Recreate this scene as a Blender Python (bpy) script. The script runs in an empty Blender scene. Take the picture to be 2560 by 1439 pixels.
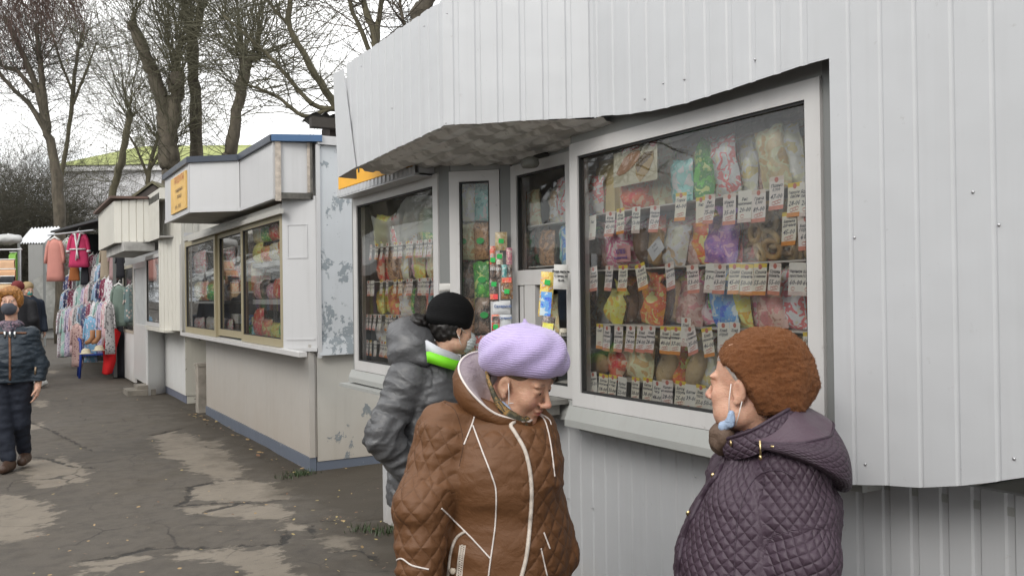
import bpy, math, random
import numpy as np
from mathutils import Vector, Matrix, noise
from mathutils.bvhtree import BVHTree

random.seed(7)
rad = math.radians
scene = bpy.context.scene
COL = scene.collection

# ------------------------------------------------------------------ camera
FOC, CX, CY = 2200.0, 1280.0, 719.5
YAW, PITCH, ROLL = rad(30.4), math.atan(15.5 / 2200.0), rad(0.75)
EYE = Vector((0.0, 0.0, 1.55))
_f = Vector((math.sin(YAW), math.cos(YAW), 0))
CR0 = Vector((math.cos(YAW), -math.sin(YAW), 0))
CF = (_f * math.cos(PITCH) + Vector((0, 0, math.sin(PITCH)))).normalized()
_u0 = CR0.cross(CF).normalized()
CR = CR0 * math.cos(ROLL) - _u0 * math.sin(ROLL)
CU = _u0 * math.cos(ROLL) + CR0 * math.sin(ROLL)
cam_data = bpy.data.cameras.new("camera")
cam_data.sensor_width = 36.0
cam_data.lens = 36.0 * FOC / 2560.0
cam_data.clip_start = 0.05
cam_data.clip_end = 2000
cam = bpy.data.objects.new("camera", cam_data)
COL.objects.link(cam)
cam.matrix_world = Matrix(((CR.x, CU.x, -CF.x, EYE.x), (CR.y, CU.y, -CF.y, EYE.y), (CR.z, CU.z, -CF.z, EYE.z), (0, 0, 0, 1)))
scene.camera = cam

# ------------------------------------------------------------------ sky, sun, exposure
SUN_EL, SUN_AZ = rad(35), rad(238)          # azimuth of the sun, from +Y clockwise
world = bpy.data.worlds.new("World")
scene.world = world
world.use_nodes = True
wn, wl = world.node_tree.nodes, world.node_tree.links
wn.clear()
w_out = wn.new('ShaderNodeOutputWorld')
w_bg = wn.new('ShaderNodeBackground')
w_sky = wn.new('ShaderNodeTexSky')
w_sky.sky_type = 'NISHITA'
w_sky.sun_disc = False
w_sky.sun_elevation = SUN_EL
w_sky.sun_rotation = SUN_AZ
w_tc = wn.new('ShaderNodeTexCoord')
w_map = wn.new('ShaderNodeMapping')
w_map.inputs['Scale'].default_value = (1.0, 1.0, 2.6)
w_noise = wn.new('ShaderNodeTexNoise')
w_noise.inputs['Scale'].default_value = 2.2
w_noise.inputs['Detail'].default_value = 7
w_noise.inputs['Roughness'].default_value = 0.55
w_ramp = wn.new('ShaderNodeValToRGB')
w_ramp.color_ramp.elements[0].position = 0.33
w_ramp.color_ramp.elements[0].color = (7.2, 8.4, 9.6, 1)
w_ramp.color_ramp.elements[1].position = 0.50
w_ramp.color_ramp.elements[1].color = (16.5, 16.4, 16.2, 1)
w_mix = wn.new('ShaderNodeMixRGB')
w_mix.inputs['Fac'].default_value = 0.9
wl.new(w_tc.outputs['Generated'], w_map.inputs['Vector'])
wl.new(w_map.outputs['Vector'], w_noise.inputs['Vector'])
wl.new(w_noise.outputs['Fac'], w_ramp.inputs['Fac'])
wl.new(w_sky.outputs['Color'], w_mix.inputs['Color1'])
wl.new(w_ramp.outputs['Color'], w_mix.inputs['Color2'])
wl.new(w_mix.outputs['Color'], w_bg.inputs['Color'])
w_bg.inputs['Strength'].default_value = 0.103
wl.new(w_bg.outputs['Background'], w_out.inputs['Surface'])

sun_d = bpy.data.lights.new("sun", 'SUN')
sun_d.energy = 1.5
sun_d.angle = rad(28)
sun_d.color = (1.0, 0.96, 0.9)
sun = bpy.data.objects.new("sun", sun_d)
COL.objects.link(sun)
_sd = Vector((math.sin(SUN_AZ) * math.cos(SUN_EL), math.cos(SUN_AZ) * math.cos(SUN_EL), math.sin(SUN_EL)))
sun.rotation_euler = _sd.to_track_quat('Z', 'Y').to_euler()
sun.location = (0, 0, 30)

scene.view_settings.view_transform = 'Standard'
scene.view_settings.look = 'None'
scene.view_settings.exposure = 0.22
scene.view_settings.gamma = 1.0
scene.view_settings.use_curve_mapping = False
scene.cycles.use_denoising = True
scene.cycles.max_bounces = 7
scene.cycles.diffuse_bounces = 3
scene.cycles.glossy_bounces = 3
scene.cycles.transparent_max_bounces = 16
scene.cycles.caustics_reflective = False
scene.cycles.caustics_refractive = False

# ------------------------------------------------------------------ helpers: picture ray -> real plane
def ray(px, py):
    return CF + CR * ((px - CX) / FOC) - CU * ((py - CY) / FOC)
def at_X(px, py, X):
    d = ray(px, py); return EYE + d * ((X - EYE.x) / d.x)
def at_Y(px, py, Y):
    d = ray(px, py); return EYE + d * ((Y - EYE.y) / d.y)
def at_Z(px, py, Z=0.0):
    d = ray(px, py); return EYE + d * ((Z - EYE.z) / d.z)
def at_D(px, py, D):
    return EYE + ray(px, py) * D

# ------------------------------------------------------------------ helpers: objects
def props(o, label=None, cat=None, group=None, kind=None):
    if label: o['label'] = label
    if cat: o['category'] = cat
    if group: o['group'] = group
    if kind: o['kind'] = kind
    return o
WORLD_INV = {}
def thing(name, label, cat, loc=(0, 0, 0), rotz=0.0, group=None):
    o = bpy.data.objects.new(name, None)
    o.empty_display_size = 0.1
    COL.objects.link(o)
    o.location = loc
    o.rotation_euler = (0, 0, rotz)
    WORLD_INV[o.name] = (Matrix.Translation(Vector(loc)) @ Matrix.Rotation(rotz, 4, 'Z')).inverted()
    return props(o, label, cat, group)
def link_mesh(name, me, parent=None, local=False):
    """local: the vertices are already in the parent's own frame"""
    o = bpy.data.objects.new(name, me)
    COL.objects.link(o)
    if parent is not None:
        o.parent = parent
        if not local and parent.name in WORLD_INV:
            o.matrix_parent_inverse = WORLD_INV[parent.name]
    return o
def copy_tree(o, parent=None):
    c = o.copy(); COL.objects.link(c)
    if parent is not None: c.parent = parent
    for ch in o.children:
        copy_tree(ch, c)
    return c
def rebase(o):
    """origin of a single-mesh thing to the middle of its base"""
    me = o.data
    n = len(me.vertices)
    a = np.empty(n * 3, np.float32); me.vertices.foreach_get('co', a); a = a.reshape(-1, 3)
    c = (a.min(0) + a.max(0)) / 2; c[2] = a[:, 2].min()
    a -= c; me.vertices.foreach_set('co', a.ravel()); me.update()
    o.location = [float(q) for q in c]
    return o

class MB:
    def __init__(s):
        s.v, s.f, s.m = [], [], []
        s.cur = 0
    def add(s, vs, fs):
        b = len(s.v)
        s.v.extend([tuple(p) for p in vs])
        for f in fs:
            s.f.append(tuple(b + i for i in f)); s.m.append(s.cur)
        return b
    def quad(s, a, b, c, d): s.add([a, b, c, d], [(0, 1, 2, 3)])
    def box(s, lo, hi):
        (x0, y0, z0), (x1, y1, z1) = lo, hi
        s.add([(x0, y0, z0), (x1, y0, z0), (x1, y1, z0), (x0, y1, z0), (x0, y0, z1), (x1, y0, z1), (x1, y1, z1), (x0, y1, z1)],
              [(0, 3, 2, 1), (4, 5, 6, 7), (0, 1, 5, 4), (1, 2, 6, 5), (2, 3, 7, 6), (3, 0, 4, 7)])
    def obox(s, o, u, n, u0, u1, n0, n1, z0, z1):
        """box in a frame: o origin, u along the wall, n outward"""
        o, u, n = Vector(o), Vector(u), Vector(n)
        P = lambda a, b, c: o + u * a + n * b + Vector((0, 0, c))
        s.add([P(u0, n0, z0), P(u1, n0, z0), P(u1, n1, z0), P(u0, n1, z0), P(u0, n0, z1), P(u1, n0, z1), P(u1, n1, z1), P(u0, n1, z1)],
              [(0, 3, 2, 1), (4, 5, 6, 7), (0, 1, 5, 4), (1, 2, 6, 5), (2, 3, 7, 6), (3, 0, 4, 7)])
    def prism(s, pts, h):
        """polygon (3D points) pushed along vector h"""
        n = len(pts); h = Vector(h)
        vs = [Vector(p) for p in pts]; vs += [p + h for p in vs[:n]]
        fs = [tuple(range(n))[::-1], tuple(range(n, 2 * n))]
        for i in range(n):
            j = (i + 1) % n
            fs.append((i, j, n + j, n + i))
        s.add(vs, fs)
    def tube(s, pts, r, n=6, cap=True):
        pts = [Vector(p) for p in pts]
        if not hasattr(r, '__len__'): r = [r] * len(pts)
        b = len(s.v); prev = None
        for i, p in enumerate(pts):
            t = (pts[min(i + 1, len(pts) - 1)] - pts[max(i - 1, 0)])
            t = t.normalized() if t.length > 1e-9 else Vector((0, 0, 1))
            if prev is None:
                a = t.cross(Vector((0, 0, 1)))
                if a.length < 1e-3: a = t.cross(Vector((1, 0, 0)))
            else:
                a = prev - t * prev.dot(t)
            a.normalize(); prev = a; c = t.cross(a)
            for k in range(n):
                q = 2 * math.pi * k / n
                s.v.append(tuple(p + a * (math.cos(q) * r[i]) + c * (math.sin(q) * r[i])))
        for i in range(len(pts) - 1):
            for k in range(n):
                k2 = (k + 1) % n
                s.f.append((b + i * n + k, b + i * n + k2, b + (i + 1) * n + k2, b + (i + 1) * n + k)); s.m.append(s.cur)
        if cap:
            s.f.append(tuple(b + k for k in range(n))[::-1]); s.m.append(s.cur)
            e = b + (len(pts) - 1) * n
            s.f.append(tuple(e + k for k in range(n))); s.m.append(s.cur)
    def loft(s, loops, close=True, cap0=False, cap1=False):
        b = len(s.v); n = len(loops[0])
        for L in loops:
            s.v.extend([tuple(p) for p in L])
        for i in range(len(loops) - 1):
            for k in range(n if close else n - 1):
                k2 = (k + 1) % n
                s.f.append((b + i * n + k, b + i * n + k2, b + (i + 1) * n + k2, b + (i + 1) * n + k)); s.m.append(s.cur)
        if cap0: s.f.append(tuple(b + k for k in range(n))[::-1]); s.m.append(s.cur)
        if cap1:
            e = b + (len(loops) - 1) * n
            s.f.append(tuple(e + k for k in range(n))); s.m.append(s.cur)
    def grid(s, fn, nu, nv):
        b = len(s.v)
        for i in range(nu + 1):
            for j in range(nv + 1):
                s.v.append(tuple(fn(i / nu, j / nv)))
        for i in range(nu):
            for j in range(nv):
                a = b + i * (nv + 1) + j
                s.f.append((a, a + nv + 1, a + nv + 2, a + 1)); s.m.append(s.cur)
    def sphere(s, c, r, nu=12, nv=8, R=None):
        c = Vector(c)
        if not hasattr(r, '__len__'): r = (r, r, r)
        loops = []
        for j in range(nv + 1):
            t = math.pi * j / nv
            L = []
            for k in range(nu):
                q = 2 * math.pi * k / nu
                p = Vector((r[0] * math.sin(t) * math.cos(q), r[1] * math.sin(t) * math.sin(q), -r[2] * math.cos(t)))
                if R is not None: p = R @ p
                L.append(c + p)
            loops.append(L)
        s.loft(loops)
    def mesh(s, name, mats, smooth=False):
        me = bpy.data.meshes.new(name)
        me.from_pydata(s.v, [], s.f)
        if not isinstance(mats, (list, tuple)): mats = [mats]
        for m in mats: me.materials.append(m)
        if len(mats) > 1: me.polygons.foreach_set('material_index', s.m)
        if smooth: me.polygons.foreach_set('use_smooth', [True] * len(s.f))
        me.update()
        return me
    def build(s, name, mats, parent=None, smooth=False, local=False):
        return link_mesh(name, s.mesh(name, mats, smooth), parent, local)
    def single(s, name, mats, label, cat, group=None, kind=None, smooth=False):
        return props(rebase(s.build(name, mats, None, smooth)), label, cat, group, kind)

# ------------------------------------------------------------------ helpers: materials
MATS = {}
def _in(node, name, val):
    if name in node.inputs: node.inputs[name].default_value = val
class NT:
    """small node tree helper"""
    def __init__(s, name):
        s.mat = bpy.data.materials.new(name); s.mat.use_nodes = True
        s.t = s.mat.node_tree; s.n = s.t.nodes; s.l = s.t.links
        s.bsdf = s.n['Principled BSDF']; s.out = s.n['Material Output']
    def new(s, typ, **kw):
        nd = s.n.new(typ)
        for k, v in kw.items(): setattr(nd, k, v)
        return nd
    def coord(s, kind='Object', scale=None):
        c = s.new('ShaderNodeTexCoord').outputs[kind]
        if scale is None: return c
        m = s.new('ShaderNodeMapping'); m.inputs['Scale'].default_value = scale
        s.l.new(c, m.inputs['Vector']); return m.outputs['Vector']
    def world(s, scale=None):
        c = s.new('ShaderNodeNewGeometry').outputs['Position']
        if scale is None: return c
        m = s.new('ShaderNodeMapping'); m.inputs['Scale'].default_value = scale
        s.l.new(c, m.inputs['Vector']); return m.outputs['Vector']
    def attr(s, name, out='Vector'):
        a = s.new('ShaderNodeAttribute'); a.attribute_name = name; return a.outputs[out]
    def noise(s, vec, scale, detail=4, rough=0.55, out='Fac', dist=0.0):
        nd = s.new('ShaderNodeTexNoise')
        nd.inputs['Scale'].default_value = scale; nd.inputs['Detail'].default_value = detail
        nd.inputs['Roughness'].default_value = rough; nd.inputs['Distortion'].default_value = dist
        if vec is not None: s.l.new(vec, nd.inputs['Vector'])
        return nd.outputs[out]
    def voro(s, vec, scale, out='Distance', feature='F1'):
        nd = s.new('ShaderNodeTexVoronoi'); nd.feature = feature; nd.inputs['Scale'].default_value = scale
        if vec is not None: s.l.new(vec, nd.inputs['Vector'])
        return nd.outputs[out]
    def ramp(s, fac, stops, interp='LINEAR'):
        r = s.new('ShaderNodeValToRGB'); r.color_ramp.interpolation = interp
        e = r.color_ramp.elements
        while len(e) < len(stops): e.new(0.5)
        for q, (p, c) in zip(e, stops):
            q.position = p; q.color = (c, c, c, 1) if not hasattr(c, '__len__') else (*c[:3], 1)
        s.l.new(fac, r.inputs['Fac']); return r.outputs['Color']
    def mix(s, fac, a, b, mode='MIX'):
        m = s.new('ShaderNodeMixRGB'); m.blend_type = mode
        for sock, v in ((m.inputs['Fac'], fac), (m.inputs['Color1'], a), (m.inputs['Color2'], b)):
            if hasattr(v, 'is_output') or isinstance(v, bpy.types.NodeSocket): s.l.new(v, sock)
            elif hasattr(v, '__len__'): sock.default_value = (*v[:3], 1)
            else: sock.default_value = v if sock.type == 'VALUE' else (v, v, v, 1)
        return m.outputs['Color']
    def math(s, op, a, b=0.0, clamp=False):
        m = s.new('ShaderNodeMath'); m.operation = op; m.use_clamp = clamp
        for sock, v in ((m.inputs[0], a), (m.inputs[1], b)):
            if isinstance(v, bpy.types.NodeSocket): s.l.new(v, sock)
            else: sock.default_value = v
        return m.outputs[0]
    def sep(s, vec):
        x = s.new('ShaderNodeSeparateXYZ'); s.l.new(vec, x.inputs[0]); return x.outputs
    def bump(s, h, strength=0.3, dist=0.01, prev=None):
        b = s.new('ShaderNodeBump'); b.inputs['Strength'].default_value = strength; b.inputs['Distance'].default_value = dist
        s.l.new(h, b.inputs['Height'])
        if prev is not None: s.l.new(prev, b.inputs['Normal'])
        return b.outputs['Normal']
    def fin(s, color=None, rough=None, normal=None, **kw):
        for nm, v in (('Base Color', color), ('Roughness', rough), ('Normal', normal)):
            if v is None: continue
            if isinstance(v, bpy.types.NodeSocket): s.l.new(v, s.bsdf.inputs[nm])
            elif nm == 'Base Color': s.bsdf.inputs[nm].default_value = (*v[:3], 1)
            else: s.bsdf.inputs[nm].default_value = v
        for k, v in kw.items(): _in(s.bsdf, k.replace('_', ' '), v)
        return s.mat

def M(name, color, rough=0.55, var=0.12, scale=6.0, bump=0.0, bscale=60.0, metal=0.0, spec=0.5, c2=None, detail=4, **kw):
    """plain material with natural variation"""
    if name in MATS: return MATS[name]
    t = NT(name)
    vec = t.coord('Object')
    n = t.noise(vec, scale, detail)
    c = Vector(color[:3])
    lo = [max(0, q * (1 - var)) for q in c]; hi = [min(1, q * (1 + var)) for q in c]
    if c2 is not None: lo, hi = list(c), list(c2)
    col = t.ramp(n, [(0.3, lo), (0.7, hi)])
    nm = None
    if bump: nm = t.bump(t.noise(vec, bscale, 3), bump, 0.004)
    kw.setdefault('Metallic', metal); kw.setdefault('Specular_IOR_Level', spec)
    MATS[name] = t.fin(col, rough, nm, **kw)
    return MATS[name]

def painted(name, base, under=(0.33, 0.36, 0.37), peel=0.0, dirt=0.25, dirtcol=(0.16, 0.13, 0.10), rough=0.42, zfade=None, pscale=5.0, streak=0.3, bump=0.12, peelz=None):
    """painted sheet metal or board: rain streaks, rust specks, and paint flaked off where peel > 0"""
    if name in MATS: return MATS[name]
    t = NT(name)
    p = t.world()
    col = t.mix(t.noise(p, 1.3, 3), [q * 0.95 for q in base], [min(1, q * 1.04) for q in base])
    st = t.noise(t.world((9, 9, 0.5)), 1.6, 5, 0.6)
    col = t.mix(t.math('MULTIPLY', t.ramp(st, [(0.52, 0.0), (0.75, 1.0)]), streak), col, [q * 0.72 + d * 0.2 for q, d in zip(base, dirtcol)])
    sp = t.noise(p, 26, 4, 0.7)
    col = t.mix(t.math('MULTIPLY', t.ramp(sp, [(0.66, 0.0), (0.76, 1.0)]), dirt), col, dirtcol)
    if zfade is not None:      # splashed mud along the bottom edge: an uneven deposit, strongest at the ground
        z = t.sep(p)[2]
        zz = t.math('ADD', z, t.math('MULTIPLY', t.noise(t.world((2, 2, 1)), 2.2, 4), 0.5))
        col = t.mix(t.math('MULTIPLY', t.ramp(t.math('DIVIDE', zz, zfade), [(0.15, 1.0), (1.0, 0.0)]), 0.5), col, (0.36, 0.29, 0.22))
    h = t.noise(p, 14, 4)
    nm = t.bump(t.noise(p, 3.2, 2), bump * 2.2, 0.03)
    nm = t.bump(h, bump, 0.006, nm)
    if peel > 0:
        pn = t.math('ADD', t.math('MULTIPLY', t.noise(t.world((1, 1, 0.8)), pscale, 8, 0.68, dist=0.4), .78), t.math('MULTIPLY', t.noise(p, pscale * 4.5, 5, 0.7), .22))
        if peelz is not None:   # flaking follows the places where water sits
            z = t.sep(p)[2]
            pn = t.math('ADD', pn, t.ramp(t.math('DIVIDE', z, 3.2), peelz))
        mk = t.ramp(pn, [(1.0 - peel, 0.0), (1.0 - peel + 0.012, 1.0)])
        col = t.mix(mk, col, under)
        nm = t.bump(mk, 0.5, 0.004, nm)
    MATS[name] = t.fin(col, rough, nm, Specular_IOR_Level=0.4)
    return MATS[name]

def glass_mat(name='window_glass', tint=(0.985, 0.992, 0.987), ior=1.5, haze=0.055):
    if name in MATS: return MATS[name]
    t = NT(name); n, l = t.n, t.l
    n.remove(t.bsdf)
    tr = t.new('ShaderNodeBsdfTransparent'); tr.inputs['Color'].default_value = (*tint, 1)
    gl = t.new('ShaderNodeBsdfGlossy'); gl.inputs['Roughness'].default_value = 0.015
    lw = t.new('ShaderNodeFresnel'); lw.inputs['IOR'].default_value = ior
    nm = t.bump(t.noise(t.world((1, 1, 1)), 1.5, 2), 0.05, 0.02)
    l.new(nm, gl.inputs['Normal'])
    df = t.new('ShaderNodeBsdfDiffuse'); df.inputs['Color'].default_value = (0.62, 0.61, 0.58, 1)
    dm = t.new('ShaderNodeMixShader')
    l.new(t.math('MULTIPLY', t.ramp(t.noise(t.world((1, 1, 0.6)), 3.0, 5), [(0.35, 0.3), (0.7, 1.0)]), haze), dm.inputs[0])
    l.new(tr.outputs[0], dm.inputs[1]); l.new(df.outputs[0], dm.inputs[2])
    mx = t.new('ShaderNodeMixShader')
    l.new(t.math('MULTIPLY', lw.outputs[0], 1.15, True), mx.inputs[0]); l.new(dm.outputs[0], mx.inputs[1]); l.new(gl.outputs[0], mx.inputs[2])
    l.new(mx.outputs[0], t.out.inputs['Surface'])
    MATS[name] = t.mat
    return t.mat

def text_mesh(lines, size=0.03, bold=0.0, shear=0.0, jitter=0.0, align='CENTER'):
    """lines: [(string, x, y, size)] in the XY plane -> (verts, faces)"""
    vs, fs = [], []
    for (s, x, y, sz) in lines:
        cu = bpy.data.curves.new('lettering', 'FONT')
        cu.body = s; cu.size = sz; cu.align_x = align; cu.resolution_u = 1; cu.shear = shear; cu.offset = bold
        ob = bpy.data.objects.new('lettering', cu)
        me = bpy.data.meshes.new_from_object(ob)
        b = len(vs)
        for v in me.vertices: vs.append((v.co.x + x, v.co.y + y, 0.0))
        for p in me.polygons: fs.append(tuple(b + i for i in p.vertices))
        bpy.data.objects.remove(ob); bpy.data.meshes.remove(me); bpy.data.curves.remove(cu)
    return vs, fs
def place_text(mb, lines, o, ux, uy, **kw):
    vs, fs = text_mesh(lines, **kw)
    o, ux, uy = Vector(o), Vector(ux), Vector(uy)
    mb.add([o + ux * v[0] + uy * v[1] for v in vs], fs)
# ================================================================== GROUND
def poly_sd(px, py, poly):
    """signed distance to a polygon, negative inside"""
    d = np.full(px.shape, 1e9); ins = np.zeros(px.shape, bool)
    n = len(poly)
    for i in range(n):
        ax, ay = poly[i]; bx, by = poly[(i + 1) % n]
        ex, ey = bx - ax, by - ay
        t = np.clip(((px - ax) * ex + (py - ay) * ey) / (ex * ex + ey * ey + 1e-12), 0, 1)
        d = np.minimum(d, np.hypot(px - ax - t * ex, py - ay - t * ey))
        c = ((ay > py) != (by > py)) & (px < (bx - ax) * (py - ay) / (by - ay + 1e-12) + ax)
        ins ^= c
    return np.where(ins, -d, d)
def line_d(px, py, pl):
    d = np.full(px.shape, 1e9)
    for (ax, ay), (bx, by) in zip(pl[:-1], pl[1:]):
        ex, ey = bx - ax, by - ay
        t = np.clip(((px - ax) * ex + (py - ay) * ey) / (ex * ex + ey * ey + 1e-12), 0, 1)
        d = np.minimum(d, np.hypot(px - ax - t * ex, py - ay - t * ey))
    return d
def gz(pts, zoom=True):
    out = []
    for (x, y) in pts:
        if zoom: x, y = x / 2.4425 + 200, y / 2.4425 + 850
        p = at_Z(x, y, 0.0); out.append((p.x, p.y))
    return out
PATCHES = [gz(q) for q in (
    [(450, 570), (560, 540), (680, 555), (740, 590), (840, 600), (900, 680), (930, 720), (980, 740), (985, 800), (900, 840), (760, 810), (660, 780), (620, 720), (520, 710), (470, 640)],
    [(680, 890), (800, 850), (1000, 825), (1180, 850), (1290, 900), (1280, 940), (1100, 962), (760, 970), (680, 930)],
    [(610, 990), (800, 985), (1250, 985), (1265, 1020), (1240, 1075), (1080, 1080), (880, 1065), (660, 1040)],
    [(0, 1330), (300, 1290), (700, 1270), (1180, 1235), (1230, 1320), (1330, 1400), (1340, 1460), (1080, 1460), (950, 1350), (800, 1340), (500, 1310), (250, 1340), (200, 1390), (0, 1370)],
    [(1240, 1090), (1340, 1110), (1360, 1140), (1250, 1130)],
    [(1480, 1170), (1620, 1140), (1660, 1200), (1740, 1220), (1700, 1250), (1560, 1260), (1540, 1220), (1400, 1190)],
    [(0, 1410), (80, 1400), (150, 1460), (0, 1470)])]
PATCHES += [gz(q, False) for q in (
    [(60, 1140), (150, 1135), (220, 1170), (215, 1200), (100, 1215), (60, 1195)],
    [(-60, 1225), (100, 1240), (140, 1270), (80, 1340), (-60, 1350)],
    [(80, 990), (125, 995), (112, 1012), (80, 1012)], [(60, 1055), (105, 1050), (115, 1065), (60, 1075)],
    [(110, 915), (150, 912), (150, 940), (112, 945)])]
CRACKS = [gz(q) for q in (
    [(0, 1320), (200, 1300), (420, 1250), (560, 1240), (700, 1255), (1000, 1235), (1240, 1220), (1270, 1170), (1260, 1130)],
    [(590, 990), (660, 960), (670, 880), (800, 850)], [(430, 560), (620, 525)], [(1280, 940), (1100, 968), (760, 980), (600, 990)],
    [(1360, 1090), (1480, 1075), (1700, 1075), (1860, 1060)], [(1420, 1110), (1425, 1180)], [(350, 455), (600, 445)], [(0, 390), (150, 375)],
    [(1560, 1260), (1700, 1250), (1800, 1300), (1850, 1330)], [(700, 1040), (1000, 970)], [(720, 430), (330, 310)])]
CRACKS += [gz(q, False) for q in (
    [(60, 1130), (120, 1138), (180, 1160), (235, 1165)], [(80, 1000), (150, 1010), (260, 1005)], [(100, 940), (200, 938), (330, 955)],
    [(240, 1120), (160, 1085), (80, 1050)])]
def axis(lo, hi, step, far):
    a = list(np.arange(lo, hi + 1e-6, step))
    g, b, c = step, a[0], a[-1]
    left, right = [], []
    while b > -far: g *= 1.35; b -= g; left.append(b)
    g = step
    while c < far: g *= 1.35; c += g; right.append(c)
    return np.array(left[::-1] + a + right)
def make_ground():
    xs, ys = axis(-3.2, 2.7, 0.035, 400), axis(1.5, 13.0, 0.035, 400)
    gx, gy = np.meshgrid(xs, ys, indexing='ij')
    pd = np.full(gx.shape, 1e9)
    for q in PATCHES: pd = np.minimum(pd, poly_sd(gx, gy, q))
    cd = np.full(gx.shape, 1e9)
    for q in CRACKS: cd = np.minimum(cd, line_d(gx, gy, q))
    nx, ny = gx.shape
    z = np.zeros_like(gx)
    near = (np.abs(gx) < 6) & (gy > 0) & (gy < 25)
    for i, j in zip(*np.nonzero(near)):
        z[i, j] = noise.noise(Vector((gx[i, j] * 0.6, gy[i, j] * 0.6, 0))) * 0.022 + noise.noise(Vector((gx[i, j] * 2.1, gy[i, j] * 2.1, 3))) * 0.007
    z += np.where(pd < 0, -0.006, 0.0) - 0.012 * np.exp(-(cd / 0.03) ** 2) - 0.02
    v = np.stack([gx, gy, z], -1).reshape(-1, 3)
    idx = np.arange(nx * ny).reshape(nx, ny)
    f = np.stack([idx[:-1, :-1], idx[1:, :-1], idx[1:, 1:], idx[:-1, 1:]], -1).reshape(-1, 4)
    me = bpy.data.meshes.new('ground'); me.from_pydata(v.tolist(), [], f.tolist())
    for nm, a in (('patch', pd), ('crack', cd)):
        at = me.attributes.new(nm, 'FLOAT', 'POINT'); at.data.foreach_set('value', np.clip(a, -2, 5).astype(np.float32).ravel())
    me.polygons.foreach_set('use_smooth', [True] * len(f))
    t = NT('worn_asphalt')
    p = t.world()
    fine = t.noise(p, 130, 3, 0.7); mid = t.noise(p, 7, 6, 0.65); big = t.noise(p, 0.7, 4)
    asp = t.mix(big, (0.070, 0.060, 0.049), (0.120, 0.104, 0.086))
    asp = t.mix(t.ramp(mid, [(0.45, 0.0), (0.75, 0.6)]), asp, (0.036, 0.032, 0.028))
    asp = t.mix(t.ramp(fine, [(0.55, 0.0), (0.8, 0.5)]), asp, (0.17, 0.15, 0.13))
    gx_ = t.sep(p)[0]
    dust = t.ramp(t.math('ADD', t.math('MULTIPLY', t.noise(p, 2.5, 5), 1.2), t.math('MULTIPLY', gx_, 0.10)), [(0.72, 0.0), (1.0, 0.5)])
    asp = t.mix(dust, asp, (0.058, 0.047, 0.032))
    con = t.mix(t.noise(p, 4, 5), (0.155, 0.132, 0.104), (0.250, 0.216, 0.173))
    con = t.mix(t.ramp(t.noise(t.world((1.0, 2.6, 1)), 9, 6, 0.7), [(0.56, 0.0), (0.7, 0.85)]), con, (0.08, 0.07, 0.06))
    con = t.mix(t.ramp(fine, [(0.5, 0.0), (0.8, 0.3)]), con, (0.12, 0.11, 0.1))
    edge = t.math('ADD', t.attr('patch', 'Fac'), t.math('MULTIPLY', t.math('SUBTRACT', t.noise(t.world((1, 1.5, 1)), 4.2, 9, 0.70), 0.5), 0.66))
    mk = t.ramp(t.math('ADD', t.math('MULTIPLY', edge, 1.0), 0.5), [(0.470, 1.0), (0.515, 0.0)])
    col = t.mix(mk, asp, con)
    ck = t.math('ADD', t.attr('crack', 'Fac'), t.math('MULTIPLY', t.math('SUBTRACT', t.noise(p, 9, 5, 0.6), 0.5), 0.12))
    ckm = t.ramp(t.math('ABSOLUTE', ck), [(0.009, 1.0), (0.026, 0.0)])
    col = t.mix(t.math('MULTIPLY', ckm, 0.85), col, (0.022, 0.02, 0.018))
    vd = t.voro(t.mix(.12, p, t.noise(p, 5, 4, out='Color')), 1.7, 'Distance', 'DISTANCE_TO_EDGE')
    hair = t.math('MULTIPLY', t.ramp(vd, [(.006, 1.0), (.016, 0.0)]), t.ramp(t.noise(p, .9, 3), [(.5, 0.0), (.62, .75)]))
    col = t.mix(hair, col, (0.025, 0.022, 0.02))
    mud = t.ramp(t.math('SUBTRACT', t.math('ADD', gx_, t.math('MULTIPLY', t.noise(p, 2.6, 6, .65), 1.3)), 1.9), [(.55, 0.0), (.95, .75)])
    col = t.mix(mud, col, (0.043, 0.034, 0.023))
    moss = t.ramp(t.math('ADD', t.noise(p, 1.7, 5), t.math('MULTIPLY', t.noise(p, 22, 3), 0.35)), [(0.86, 0.0), (0.98, 0.55)])
    col = t.mix(moss, col, (0.05, 0.075, 0.025))
    h = t.mix(0.5, fine, mid)
    nm = t.bump(h, 0.5, 0.012)
    nm = t.bump(t.math('SUBTRACT', 1.0, ckm), 0.6, 0.012, nm)
    rough = t.ramp(big, [(0.35, 0.72), (0.7, 0.92)])
    me.materials.append(t.fin(col, rough, nm, Specular_IOR_Level=0.35))
    o = link_mesh('ground', me); props(o, kind='structure')
make_ground()

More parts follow.
